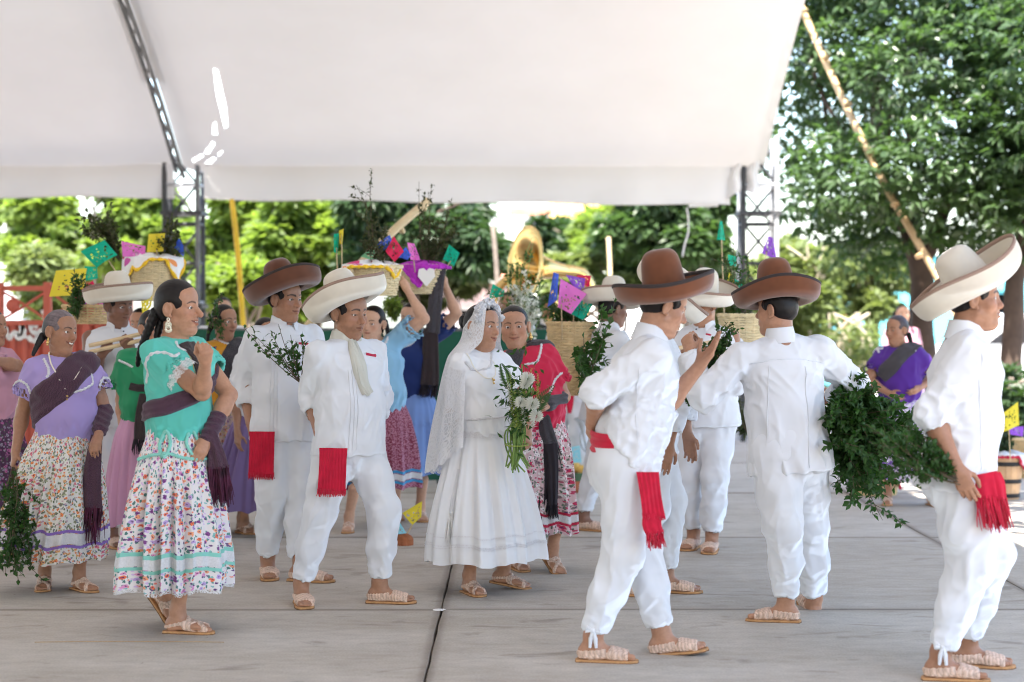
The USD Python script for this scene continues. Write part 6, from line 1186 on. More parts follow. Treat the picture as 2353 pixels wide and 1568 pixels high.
def knot(s, p, n):
    A = s.j['an' + n]; K = s.j['kn' + n]; o = lerp(K, A, .90) + V(-.05, .02, 0) if n == 'R' else lerp(K, A, .9) + V(.05, .02, 0); mb = MB(); d = s.px((0, 0))
    o = lerp(K, A, .90); tow = nrm(V(-.25, -1, 0) @ s.R); o = o + tow * .058; x = np.cross(V(0, 0, 1), tow)
    for sg in (-1, 1): mb.tube([o, o + x * sg * .025 + V(0, 0, .014), o + x * sg * .032 - V(0, 0, .004), o], [.006, .009, .009, .006], 8); mb.tube([o, o + x * sg * .010 - V(0, 0, .035), o + x * sg * .014 - V(0, 0, .075)], [.007, .010, .006], 8)
    v, f = ico(.012, o, 2); mb.add(v, f); mb.put('ankle_tie', 'white_cotton', p)
person('man in a rust brown hat, one hand tucking his shirt behind a red sash', dict(yaw=97, x=1452, d=8.36, H=1.70, skin='skin_mid', shirt='white_cotton', trousers='white_cotton', hat='rust_felt', hat_tilt=(-30, 0), hips=(1432, 1040), neck=(1497, 765), head=(4, 20, 0), hem=.02, hem_tilt=.9, torso=.315, plump=.35, shw=.18, hatdim=(.196, .208, .072),
    armR=((1352, 915, -.16), (1362, 968, .02)), armL=((1508, 905, .12), (1604, 846, .04)), handL=('open', (.3, .5, -1), (.0, 0, .10)), handR=('half', (-.6, -.8, 0), (.1, .3, -.4)), footR=(1362, 1521, 84), footL=(1526, 1502, 78, -8, .01), sleeve=.56, full=1.05, seed=17, crumple=.45), wear_p7)
person('man in a pale wide hat bowed behind the rust-hatted man, palm held out', dict(yaw=92, x=1478, d=10.28, H=1.70, skin='skin', shirt='white_cotton', trousers='white_cotton', hat='cream_felt', hat_tilt=(20, -4), hips=(1490, 985), neck=(1508, 752), head=(-2, 22, 0), hem=.12, crumple=.5,
    armL=((1560, 892, .15), (1575, 970, .10)), armR=((1545, 880, -.22), (1546, 972, -.24)), handR=('relax', (0, -1, 0)), footR=(1446, 1370, 84), footL=(1530, 1362, 80), sleeve=.86, seed=18))
def wear_p9(s, p):
    trim(s, p, [(1722, 838), (1790, 826), (1850, 826), (1890, 834)], .004, 'white_cotton', .004, 'yoke_seam', 50, 1); trim(s, p, [(1768, 842), (1764, 960), (1762, 1078)], .004, 'white_cotton', .004, 'back_pleat', 50, 1); trim(s, p, [(1850, 842), (1856, 960), (1860, 1076)], .004, 'white_cotton', .004, 'back_pleat', 50, 1)
person('man seen from behind in a reddish brown hat with greenery under his right arm', dict(yaw=190, x=1810, d=9.42, H=1.68, skin='skin_mid', shirt='white_cotton', trousers='white_cotton', hat='rust_felt', hat_tilt=(8, -8), hips=(1812, 1010), neck=(1792, 768), head=(58 - 10, 2, 0), hem=.155, hatdim=(.196, .215, .072), plump=.35, shw=.195, full=1.1,
    armL=((1625, 902, -.02), (1600, 862, .04)), armR=((1942, 868, .10), (1930, 905, .30)), handL=('grip', (-.6, -.6, .3)), handR=('grip', None), footL=(1806, 1430, -104), footR=(1868, 1398, 186, -22, .0), sleeve=.97, seed=19, fold=1.15), wear_p9)
person('man in a white hat and shirt walking ahead of the tall wicker basket', dict(yaw=115, x=1392, d=13.2, H=1.68, skin='skin_dark', shirt='white_cotton', trousers='white_cotton', hat='cream_felt', hat_tilt=(-2, 8), hips=(1392, 985), neck=(1400, 738), head=(0, 8, 0), armR=((1345, 850, -.1), (1362, 900, -.25)), footR=(1340, 1219, 62), footL=(1425, 1216, 80), res=1.4, seed=20, sleeve=.8))
def wear_p11(s, p):
    buttons(s, p, [(1600, 757), (1598, 773), (1597, 789)]); tucks(s, p, [[(1605, 850), (1608, 900), (1608, 958)], [(1612, 850), (1615, 900), (1615, 958)]]); trim(s, p, [(1622, 768), (1634, 770)], .014, 'red_ribbon', .006, 'pocket_trim', 20, 1)
person('man in a white hat holding a rod at his chest, behind the brown-hatted pair', dict(yaw=-14, x=1622, d=12.1, H=1.71, skin='skin', shirt='white_cotton', trousers='white_cotton', hat='cream_felt', hat_tilt=(-4, 18), hips=(1622, 960), neck=(1616, 724), head=(-34, 10, 0), armR=((1548, 868, -.08), (1582, 792, -.30)), armL=((1690, 868, -.08), (1628, 800, -.30)), handR=('fist', (0, -1, .2), (.35, 0, 0)), handL=('fist', (0, -1, .2), (-.4, 0, .0)), footR=(1594, 1260, -22), footL=(1636, 1267, -14), hem=.11, sleeve=.72, res=1.15, seed=21), wear_p11)
def wear_p12(s, p):
    tucks(s, p, [[(2256, 812), (2252, 950), (2254, 1080)]])
    hang(s, p, 'sash_end', 'red_cloth', 'red_cloth', (2262, 1088, -.20), (2276, 1145, -.22), .085, .10, depth=.016, ncor=6, fringe=.13, nstr=70, seed=2); hang(s, p, 'sash_end', 'red_cloth', 'red_cloth', (2280, 1088, -.20), (2296, 1150, -.22), .05, .07, depth=.016, ncor=5, fringe=.13, nstr=40, seed=7); knot(s, p, 'R')
person('man in a cream hat at the right edge, facing right with leafy twigs in hand', dict(yaw=84, x=2200, d=7.95, H=1.73, skin='skin', shirt='white_cotton', trousers='white_cotton', hat='cream_felt', hatdim=(.218, .185, .085), hat_tilt=(-32, -6), hips=(2198, 1040), neck=(2222, 718), head=(-4, -2, 0), open=.45, hem=.12, plump=.3, shw=.185, full=1.1, wide=1.03,
    armR=((2146, 935, -.14), (2186, 1050, -.22)), armL=((2232, 905, .30), (2236, 1000, .22)), handR=('half', (-.3, -1, 0)), kneeL=(2275, 1268, .06), footR=(2160, 1563, 82), footL=(2222, 1532, 76), sleeve=.66, seed=22), wear_p12)
def wear_p13(s, p):
    band(s, p, 'rebozo', 'rebozo_grey', [(2102, 788), (2080, 806), (2050, 838), (2025, 866)], .13, .012, 40, 9, pleat=2, pamp=.003, front=[(.12, .10, 1.28)])
    trim(s, p, [(2020, 775), (2012, 790), (2020, 802), (2030, 800)], .016); trim(s, p, [(2064, 812), (2080, 808), (2105, 806)], .016); trim(s, p, [(1996, 806), (2008, 802), (2020, 812)], .016)
person('grey-haired woman in a violet blouse beyond the leafy bundle', dict(yaw=-24, x=2066, d=14.9, H=1.50, hs=1.04, fem=True, skin='skin', plump=.9, wide=1.06, shirt='violet_cloth', sleeve=.36, flare=1.35, skirt='floral_violet', hips=(2072, 940), neck=(2064, 792), head=(-30, 4, 0), hair='pulled', grey=.4, age=.5, eye=.7, armR=((2002, 862, -.02), (2045, 905, -.2)), armL=((2140, 862, 0), (2100, 900, -.2)), footR=(2040, 1159, -14), footL=(2140, 1161, 10), hem_z=.24, hem_r=(.27, .24), bands=[(.80, .83, 'violet_ribbon'), (.87, .885, 'violet_ribbon')], braids=[[(.05, .085, -.04), (.07, .09, -.13), (.075, .07, -.24)]], res=1.4, seed=23), wear_p13)
def wear_p15(s, p):
    buttons(s, p, [(284, 762), (286, 804), (287, 826)])
person('young man in a cream wide hat clasping rods to his chest at left', dict(yaw=10, x=262, d=12.33, H=1.70, skin='skin_dark', shirt='white_cotton', trousers='white_cotton', hat='cream_felt', hat_tilt=(-10, -4), hips=(265, 980), neck=(272, 742), head=(38, 8, 0), armR=((212, 852, -.08), (238, 800, -.30)), armL=((326, 850, -.08), (300, 800, -.30)), handR=('fist', (0, -1, .3), (.3, 0, .1)), handL=('fist', (0, -1, .3), (-.35, 0, .1)), footR=(256, 1256, 30), footL=(300, 1250, 30), sleeve=.55, hem=.12, res=1.15, seed=24, hatdim=(.208, .18, .085)), wear_p15)
def wear_p16(s, p):
    trim(s, p, [(352, 782), (348, 800), (338, 812)], .014); trim(s, p, [(274, 828), (290, 836), (306, 845)], .014); hang(s, p, 'rebozo_end', 'rebozo_brown', 'fringe_black', (330, 905, -.20), (322, 1010, -.20), .05, .07, depth=.02, fringe=.1, seed=3); band(s, p, 'waist_shawl', 'rebozo_brown', [(300, 888), (320, 892), (345, 892)], .05, .012, 24, 7)
person('woman in a green blouse and pink skirt, half hidden behind the mint-bloused woman', dict(yaw=22, x=335, d=11.75, H=1.55, fem=True, skin='skin_mid', shirt='green_cloth', sleeve=.36, flare=1.5, skirt='pink_skirt', hips=(335, 965), neck=(345, 805), hair='pulled', head=(15, 4, 0), armR=((278, 930, .02), (284, 1015, -.08)), footR=(310, 1283, 20), footL=(360, 1283, 30), hem_z=.24, hem_r=(.27, .23), pleats=20, res=1.15, seed=25), wear_p16)
def wear_p17(s, p):
    band(s, p, 'rebozo', 'rebozo_grey', [(552, 790), (530, 830), (500, 868), (488, 880)], .16, .012, 40, 9, pleat=2, pamp=.003, front=[(.10, .10, 1.26)]); trim(s, p, [(490, 762), (494, 778), (512, 786), (528, 792)], .018)
person('woman in an orange blouse with greenery in her dark hair', dict(yaw=28, x=518, d=13.1, H=1.585, fem=True, skin='skin', plump=.6, wide=1.06, shirt='orange_cloth', sleeve=.38, skirt='floral_peach', hips=(522, 955), neck=(514, 762), hair='pulled', head=(22, 4, 0), smile=.4, armR=((466, 860, 0), (480, 930, -.1)), footR=(508, 1224, 20), footL=(556, 1224, 30), hem_z=.24, hem_r=(.24, .22), braids=[[(-.05, .07, -.03), (-.08, .08, -.10), (-.09, .07, -.17)]], res=1.3, seed=26), wear_p17)
person('woman in a plain purple skirt mostly hidden behind the brown-hatted man', dict(yaw=30, x=592, d=12.75, H=1.50, fem=True, skin='skin', shirt='white_cotton', skirt='purple_skirt', hips=(592, 985), neck=(606, 792), hair='pulled', head=(10, 4, 0), footR=(560, 1226, 60), footL=(610, 1224, 40), hem_z=.20, hem_r=(.33, .26), hem_off=(-.04, 0, 0), res=1.4, seed=27, bun=((0, .11, 0), (.04, .04, .04))))
def wear_p18(s, p):
    trim(s, p, [(856, 788), (870, 800), (885, 790), (892, 775)], .016); v, f, uv = s.sheet(s.skf, .0, .035, .006, nv=6, dens=5); obj('waistband', (v, f), 'lace_white', p, uv=uv); earring(s, p, 'LR', 'drop', 'ivory', 1.2)
person('woman in a sky blue blouse and maroon skirt steadying a basket on her head', dict(yaw=4, x=862, d=13.2, H=1.575, hs=1.04, fem=True, skin='skin_light', plump=.6, wide=1.08, shirt='sky_cloth', sleeve=.36, flare=1.5, skirt='floral_maroon', hips=(878, 960), neck=(858, 762), hair='pulled', head=(-24, 4, 4), lift={'L': .06}, armL=((962, 742, -.06), (932, 660, -.02)), armR=((800, 860, 0), (800, 930, 0)), handL=('half', (.4, -1, 0)), handR=('relax', None), footR=(802, 1221, 0), footL=(904, 1192, 20), hem_z=.30, hem_r=(.27, .22), hem_off=(.03, 0, 0), pleats=20, bands=[(.80, .83, 'blue_ribbon'), (.84, .905, 'lace_white'), (.915, .945, 'blue_ribbon')], braids=[[(.05, .075, .0), (.08, .08, -.12), (.085, .075, -.24)]], braid_r=.03, res=1.25, seed=28), wear_p18)
def wear_p19(s, p):
    hang(s, p, 'shawl_end', 'rebozo_grey', 'fringe_black', (1014, 612, -.08), (992, 765, -.12), .09, .10, depth=.03, ncor=5, fringe=0, nstr=0, seed=4); hang(s, p, 'shawl_tail', 'rebozo_brown', 'fringe_black', (993, 755, -.12), (984, 885, -.14), .10, .13, depth=.03, ncor=6, fringe=.10, nstr=60, seed=5); trim(s, p, [(912, 800), (935, 796), (955, 778)], .016)
    v, f, uv = s.sheet(s.skf, .40, .42, .010, nv=4); obj('skirt_tier', (v, f), 'blue_skirt', p + '/skirt', uv=uv); earring(s, p, 'L', 'drop', 'ivory', 1.2)
person('woman in a navy blouse and light blue skirt with both arms up to a basket', dict(yaw=8, x=945, d=13.9, H=1.60, fem=True, skin='skin_light', shirt='navy_cloth', sleeve=.36, flare=1.35, skirt='blue_skirt', hips=(948, 945), neck=(945, 768), hair='pulled', head=(-32, 4, 0), lift={'L': .06}, armL=((1036, 735, -.05), (1022, 655, -.02)), armR=((905, 860, .05), (900, 930, .0)), handL=('half', (.4, -1, 0)), footR=(908, 1198, 0), footL=(966, 1196, 10), hem_z=.36, hem_r=(.25, .22), pleats=24, res=1.3, seed=29), wear_p19)
person('woman carrying a cloth-lined basket on her head, behind the young man', dict(yaw=-6, x=330, d=13.9, H=1.56, fem=True, skin='skin_mid', shirt='violet_cloth', skirt='pink_skirt', hips=(330, 960), neck=(326, 770), hair='pulled', head=(-8, 4, 0), armL=((372, 860, 0), (375, 930, 0)), footR=(320, 1196, 0), footL=(350, 1196, 10), res=1.4, seed=30))
person('woman in a pink blouse and dark flowered skirt at the left edge', dict(yaw=60, x=-22, d=12.0, H=1.55, fem=True, skin='skin', plump=.5, shirt='pink_cloth', sleeve=.36, skirt='floral_dark', hips=(-20, 965), neck=(-22, 785), hair='pulled', head=(0, 0, 0), armR=((35, 840, -.1), (-5, 830, -.25)), armL=((40, 860, .2), (20, 900, .1)), footR=(-30, 1273, 30), footL=(10, 1273, 30), hem_z=.3, hem_r=(.24, .22), res=1.3, seed=31))
person('dark-haired woman standing far back beside the tree trunk', dict(yaw=0, x=2073, d=21.5, H=1.60, fem=True, skin='skin_light', shirt='pink_cloth', skirt='purple_skirt', neck=(2073, 742), hips=(2073, 845), hair='pulled', braids=[[(.075, .03, .03), (.085, .02, -.08), (.09, -.01, -.18)], [(-.075, .03, .03), (-.085, .02, -.08), (-.09, -.01, -.18)]], braid_r=.035, res=2.2, seed=32, head=(0, 0, 0)))
person('black-haired musician in a white shirt sitting behind the green table', dict(yaw=10, x=512, d=17.5, H=1.66, skin='skin_light', shirt='white_cotton', trousers='white_cotton', neck=(512, 722), hips=(512, 850), head=(4, 0, 0), res=2.0, seed=33))
person('musician in a black shirt beside the brass horn', dict(yaw=-60, x=1236, d=17.2, H=1.68, skin='skin_light', shirt='black_cloth', trousers='black_cloth', neck=(1222, 745), hips=(1228, 870), head=(-10, 6, 0), sleeve=.4, armL=((1262, 790, -.1), (1240, 830, -.2)), res=2.0, seed=34))
person('musician in a pale cap behind the bride', dict(yaw=-10, x=1168, d=17.0, H=1.70, skin='skin', shirt='white_cotton', trousers='white_cotton', neck=(1168, 735), hips=(1168, 860), head=(0, 0, 0), res=2.2, seed=35))
person('sousaphone player in a white shirt under the brass bell', dict(yaw=30, x=1255, d=18.6, H=1.68, skin='skin', shirt='white_cotton', trousers='white_cotton', neck=(1255, 728), hips=(1255, 850), head=(0, 0, 0), res=2.2, seed=36))
person('trumpeter in white with a red neckerchief tied at his hip', dict(yaw=-30, x=1318, d=16.2, H=1.68, skin='skin', shirt='white_cotton', trousers='white_cotton', neck=(1318, 742), hips=(1316, 880), head=(0, 0, 0), res=2.0, seed=37), lambda s, p: hang(s, p, 'neckerchief', 'red_cloth', 'red_cloth', (1304, 905, -.25), (1308, 950, -.25), .11, .03, depth=.012, fringe=0, nstr=0))

build_people()

# ------------------------------------------------------------------ carried and standing things
def papermat(name, col): return mat(name, {'p': ('principled_bsdf', {'base_color': col, 'roughness': .7, 'specular_ior_level': .25}), 't': ('translucent_bsdf', {'color': col}), 'x': ('mix_closure', {'fac': .35})}, [('p.BSDF', 'x.closure1'), ('t.BSDF', 'x.closure2')], 'x.closure')
for nm, c in dict(yellow=(.80, .66, .06), red=(.72, .03, .10), green=(.01, .42, .26), pink=(.80, .20, .62), violet=(.30, .10, .60), blue=(.06, .13, .62), sky=(.30, .66, .76), pale=(.20, .48, .26)).items(): papermat('paper_' + nm, c)
plain('stick', (.52, .40, .24), .7, 20, .2)
def flag(label, corners, d, col, stick=None, seed=0, bend=.03, dd=(0, 0, 0, 0)):
    """A sheet of cut paper: corners in the picture (top left, top right, bottom right, bottom left) at depth d, with rows of small cut-outs."""
    C = [at(x, y, d + e) for (x, y), e in zip(corners, dd)]; n = 22; g = np.random.default_rng(seed + 1); u = np.linspace(0, 1, n); A_, B_ = np.meshgrid(u, u, indexing='ij'); c = (C[0] + C[1] + C[2] + C[3]) / 4
    P = ((C[0] * ((1 - A_) * (1 - B_))[..., None]) + C[1] * (A_ * (1 - B_))[..., None] + C[2] * (A_ * B_)[..., None] + C[3] * ((1 - A_) * B_)[..., None]); N = nrm(np.cross(C[1] - C[0], C[3] - C[0])); P = P + N * (bend * np.sin(A_ * 4 + seed) * (.4 + B_))[..., None] - c
    f = grid_faces(n, n); q = np.stack([np.repeat(np.arange(n - 1), n - 1), np.tile(np.arange(n - 1), n - 1)], 1); keep = np.ones(len(f), bool)
    for _ in range(26):
        a, b = g.integers(3, n - 4, 2); w, h = g.choice([1, 1, 2]), g.choice([1, 1, 2]); keep &= ~((q[:, 0] >= a) & (q[:, 0] < a + w) & (q[:, 1] >= b) & (q[:, 1] < b + h))
    p = thing('paper_flag', label, 'paper flag', c, group='cut paper flags stuck in the baskets'); v = P.reshape(-1, 3); uq, iq = np.unique(f[keep], return_inverse=True); v = v[uq]; f = iq.reshape(-1, 4); obj('paper', (v, f), 'paper_' + col, p)
    if stick: a, b = at(*stick[0]) - c, at(*stick[1]) - c; MB().tube([a, b], .0045, 6).put('stick', 'stick', p)
    return p
def sprig(name, label, base, tips, leaf, L, W, per, seed, cat='greenery', stem_r=.003, group=None, kink=.05, stem='twig', side=3, start=.15):
    """Stems from base towards the tips with side twigs and leaves along them."""
    b = np.asarray(base, float); g = np.random.default_rng(seed); mb = MB(); P, D, N = [], [], []
    for t in tips:
        t = np.asarray(t, float); m = lerp(b, t, .5) + g.normal(0, kink * np.linalg.norm(t - b), 3); C = spline([b, m, t], 14) - b; mb.tube(C, np.linspace(stem_r, stem_r * .45, 14), 5, caps=False); ln = np.linalg.norm(t - b)
        paths = [(C, 1.0)]
        for _ in range(side):
            i = g.integers(3, 12); d = nrm(nrm(C[-1] - C[0]) + g.normal(0, .55, 3)); Q = spline([C[i], C[i] + d * ln * .14, C[i] + d * ln * g.uniform(.2, .34) - V(0, 0, .02)], 8); mb.tube(Q, stem_r * .5, 4, caps=False); paths.append((Q, .45))
        for C_, w in paths:
            n = max(4, int(per * w)); tt = g.uniform(start if w == 1 else .1, 1, n) * (len(C_) - 1); i = np.minimum(tt.astype(int), len(C_) - 2); q = C_[i] + (C_[i + 1] - C_[i]) * (tt - i)[:, None]; ax = nrm(C_[-1] - C_[0]); d = ax * .6 + g.normal(0, .75, (n, 3)); P.append(q); D.append(d); N.append(g.normal(0, .5, (n, 3)) + V(0, -.2, 1))
    p = thing(name, label, cat, b, group=group); mb.put('stems', stem, p); P, D, N = np.vstack(P), np.vstack(D), np.vstack(N); v, f = leaf_mesh(P, D, N, L * g.uniform(.6, 1.25, len(P)), W * g.uniform(.7, 1.2, len(P))); obj('leaves', (v, f), leaf, p, smooth=False, kind='stuff'); return p
plain('wicker', (.58, .42, .22), .75, 12, .22, .3, 300); plain('wicker_pale', (.66, .54, .33), .75, 12, .18, .3, 300); plain('clay', (.36, .115, .055), .7, 8, .25, .3, 60); plain('wood_slat', (.50, .32, .18), .7, 5, .2, .4, 40, bstretch=(6, 6, .5)); plain('iron', (.02, .02, .022), .5, metallic=.4); plain('bread', (.62, .38, .10), .8, 9, .2); plain('glaze_green', (.05, .10, .045), .35, 5, .4)
plain('crochet_purple', (.42, .03, .44), .9, 60, .3, .6, 120); plain('crochet_yellow', (.80, .50, .03), .9, 60, .2, .6, 120); plain('husk', (.33, .115, .050), .95, 14, .35, .9, 50, bdist=.01)
mat('embroidered', {'uv': ('uvmap', {'attribute': 'st'}), 'v': ('voronoi_texture', {'scale': 5.5, 'dimensions': '2D', 'randomness': .8}), 's': ('separate_color', {}), 'w': ('wave_texture', {'wave_type': 'rings', 'rings_direction': 'spherical', 'scale': 3.0}), 'lt': ('math', {'math_type': 'less_than', 'value2': .22}), 'c': ('rgb_ramp', {'interpolate': False, 'ramp': [(0, (.70, .06, .22)), (.4, (.80, .30, .10)), (.6, (.10, .22, .10)), (.8, (.60, .10, .40))]}), 'x': ('mix', {'color1': (.80, .79, .80)}), 'p': ('principled_bsdf', {'roughness': .85})}, [('uv.UV', 'v.vector'), ('v.distance', 'lt.value1'), ('v.color', 's.color'), ('s.r', 'c.fac'), ('lt.value', 'x.fac'), ('c.color', 'x.color2'), ('x.color', 'p.base_color')])
def basket(label, c, r0, r1, h, m='wicker', coil=.016, stakes=22, handle=False, cat='basket', hidden=False):
    """Round woven basket: rows of weavers passing before and behind upright stakes, a plaited rim, a base."""
    p = thing('basket', label, cat, c); n = stakes * 6; rows = max(4, int(h / coil)); a = np.linspace(0, 2 * np.pi, n, endpoint=False); mb = MB()
    for i in range(rows):
        t = (i + .5) / rows; R = lerp(r0, r1, t ** .8) + .0045 * np.cos(a * stakes / 2 + np.pi * i); z = t * h; P = np.stack([np.cos(a) * R, np.sin(a) * R, np.full(n, z)], 1); vs = []
        for b in np.linspace(0, 2 * np.pi, 6, endpoint=False): vs.append(P + np.stack([np.cos(a), np.sin(a), a * 0], 1) * (math.cos(b) * .0055) + V(0, 0, 1) * math.sin(b) * coil * .52)
        v = np.array(vs).transpose(1, 0, 2).reshape(-1, 3); k = np.arange(n); ff = []
        for j in range(6): ff.append(np.stack([k * 6 + j, ((k + 1) % n) * 6 + j, ((k + 1) % n) * 6 + (j + 1) % 6, k * 6 + (j + 1) % 6], 1))
        mb.add(v, np.vstack(ff))
    mb.put('weave', m, p); st = MB()
    for i in range(stakes): q = 2 * np.pi * i / stakes; st.tube([V(math.cos(q) * r0, math.sin(q) * r0, 0), V(math.cos(q) * lerp(r0, r1, .6), math.sin(q) * lerp(r0, r1, .6), h * .5), V(math.cos(q) * r1, math.sin(q) * r1, h)], .0055, 5)
    st.put('stakes', m, p); q = np.linspace(0, 2 * np.pi, 97); rim = MB()
    for s in (0, 1): rim.tube(np.stack([np.cos(q) * (r1 + .006 * np.cos(q * 16 + np.pi * s)), np.sin(q) * (r1 + .006 * np.cos(q * 16 + np.pi * s)), h + .006 * np.sin(q * 16 + np.pi * s)], 1), .009, 7, caps=False)
    rim.put('rim', m, p); b = trimesh.creation.cylinder(r0, .012, sections=40); b.apply_translation((0, 0, .006)); obj('base', b, m, p, smooth=30)
    if handle: MB().tube([V(math.cos(t) * r1 * 1.02, 0, h + math.sin(t) * .16) for t in np.linspace(0, np.pi, 20)], .010, 7).put('handle', m, p)
    return p
def napkin(label, c, r, h, drops, m, edge=None, name='napkin', seed=0, zdrop=.02):
    """Cloth laid over a basket's mouth, hanging lower at the points given (angle, width, drop)."""
    n, q = 120, 16; a = np.linspace(0, 2 * np.pi, n, endpoint=False); rows = []; drop = np.full(n, zdrop)
    for ang, w, dr in drops: drop = np.maximum(drop, dr * np.clip(1 - np.abs((a - math.radians(ang) + np.pi) % (2 * np.pi) - np.pi) / math.radians(w), 0, 1))
    for t in np.linspace(0, 1, q):
        if t < .4: R = np.full(n, r * t / .4); z = np.full(n, h + .03 * (1 - (t / .4) ** 2)) + .012 * np.sin(a * 5 + t * 8 + seed)
        else: s = (t - .4) / .6; R = r + .014 + .010 * np.sin(a * 13 + seed) * s; z = h + .006 - drop * s
        rows.append(np.stack([np.cos(a) * R, np.sin(a) * R, z], 1))
    P = np.array(rows).transpose(1, 0, 2); p = thing(name, label, 'cloth', c); uv = np.stack([np.repeat(a * r, q), np.tile(np.linspace(0, .4, q), n)], 1); v = P.reshape(-1, 3); obj('cloth', (v, grid_faces(n, q, True)), m, p, uv=uv)
    if edge: MB().tube(np.vstack([P[:, -1], P[:1, -1]]), .011 + .004 * np.sin(np.arange(n + 1) * 1.3), 7, caps=False).put('edging', edge, p)
    return p
T = lambda px, py, d: at(px, py, d)
def tips(spec, d, g, n, sx, sy, sd=.08): return [at(px + g.normal(0, sx), py + g.normal(0, sy), d + g.normal(0, sd)) for px, py in spec for _ in range(n)]
rg = np.random.default_rng(21)
# left: baskets with flags
S317 = 4412 / 13.9
basket('pale basket carried on the head behind the young man at left', T(352, 692, 13.9), .15, .20, .30, 'wicker_pale'); napkin('white cloth with pink flowers and yellow edging draped on the left head basket', T(352, 692, 13.9), .205, .31, [(205, 48, .26), (335, 34, .20), (250, 30, .10), (60, 60, .1)], 'embroidered', 'crochet_yellow', seed=2)
basket('basket tucked under the red paper flag, behind the grey-haired woman', T(205, 745, 12.9), .14, .17, .12, 'wicker')
for lab, cs, d, col, stk, sd in (('large yellow paper flag nearest the red gate', [(128, 622), (200, 617), (194, 678), (110, 682)], 12.9, 'yellow', ((194, 640, 12.92), (210, 740, 12.95)), 1), ('red paper flag beside the cream hat at left', [(212, 645), (236, 686), (206, 732), (168, 680)], 12.8, 'red', ((200, 690, 12.82), (208, 745, 12.9)), 2), ('green paper flag highest on the left, tilted', [(185, 578), (240, 552), (268, 586), (222, 616)], 13.6, 'green', ((250, 600, 13.62), (290, 660, 13.8)), 3), ('small green paper flag tucked left of the cream hat crown', [(195, 612), (222, 614), (222, 640), (200, 646)], 13.5, 'green', None, 4), ('pink paper flag above the flowered cloth', [(280, 555), (334, 566), (332, 592), (284, 590)], 13.8, 'pink', ((305, 590, 13.82), (315, 625, 13.9)), 5), ('yellow paper flag standing in the left head basket', [(342, 538), (380, 536), (376, 578), (338, 580)], 13.8, 'yellow', ((360, 575, 13.82), (362, 630, 13.9)), 6), ('blue paper flag beside the dark mast', [(398, 568), (412, 548), (424, 566), (420, 590)], 13.8, 'blue', ((402, 585, 13.82), (396, 640, 13.9)), 7), ('violet paper flag half hidden under the red one', [(186, 700), (212, 688), (226, 715), (196, 722)], 12.95, 'violet', None, 8), ('pink paper flag peeping out right of the red one', [(226, 690), (242, 700), (248, 722), (230, 724)], 12.9, 'pink', None, 9), ('dark green paper flag under the hat brim at left', [(236, 690), (250, 688), (256, 712), (246, 722)], 12.95, 'green', None, 10), ('yellow paper flag hanging beside the young man', [(324, 672), (350, 662), (346, 700), (330, 728)], 12.95, 'yellow', None, 11)): flag(lab, cs, d, col, stk, sd)
sprig('tall_twigs', 'tall leafy twigs rising left of the flowered cloth', T(275, 600, 13.9), tips([(190, 510), (215, 500), (250, 520), (235, 480)], 13.9, rg, 3, 12, 14), 'leaf_olive', .045, .011, 26, 1); sprig('tall_twigs', 'upright leafy twigs beside the dark mast in the left basket', T(372, 640, 13.9), tips([(395, 500), (405, 520), (388, 545)], 13.9, rg, 3, 5, 14), 'leaf_olive', .04, .010, 30, 2); sprig('leafy_twig', 'leafy twig standing against the yellow paper flag', T(178, 735, 12.7), tips([(165, 690), (180, 655), (182, 625)], 12.7, rg, 4, 7, 10), 'leaf_herb', .034, .010, 22, 3)
# middle baskets
basket('basket on the sky-blue woman\'s head with white cloth', T(868, 680, 13.2), .12, .165, .20, 'wicker_pale'); napkin('white embroidered cloth over the middle head basket', T(852, 680, 13.2), .185, .21, [(190, 60, .06), (330, 30, .10)], 'embroidered', 'crochet_yellow', seed=5); basket('basket on the navy woman\'s head under a purple crocheted cloth', T(972, 676, 13.9), .12, .165, .20, 'wicker_pale'); napkin('purple crocheted cloth on the right head basket', T(972, 676, 13.9), .17, .205, [(262, 46, .16), (170, 40, .10)], 'crochet_purple', 'crochet_purple', seed=7)
hv = Polygon([(0, -.075), (.055, -.01), (.05, .035), (.022, .042), (0, .022), (-.022, .042), (-.05, .035), (-.055, -.01)]).buffer(.006); t_ = trimesh.creation.extrude_polygon(hv, .006, engine='earcut'); vv = t_.vertices; obj('heart_napkin', (np.stack([vv[:, 0], -vv[:, 2], vv[:, 1]], 1) + T(980, 632, 13.9 - .205), t_.faces), 'white_paint', smooth=False, label='white heart-shaped cloth piece in the purple crochet', cat='cloth')
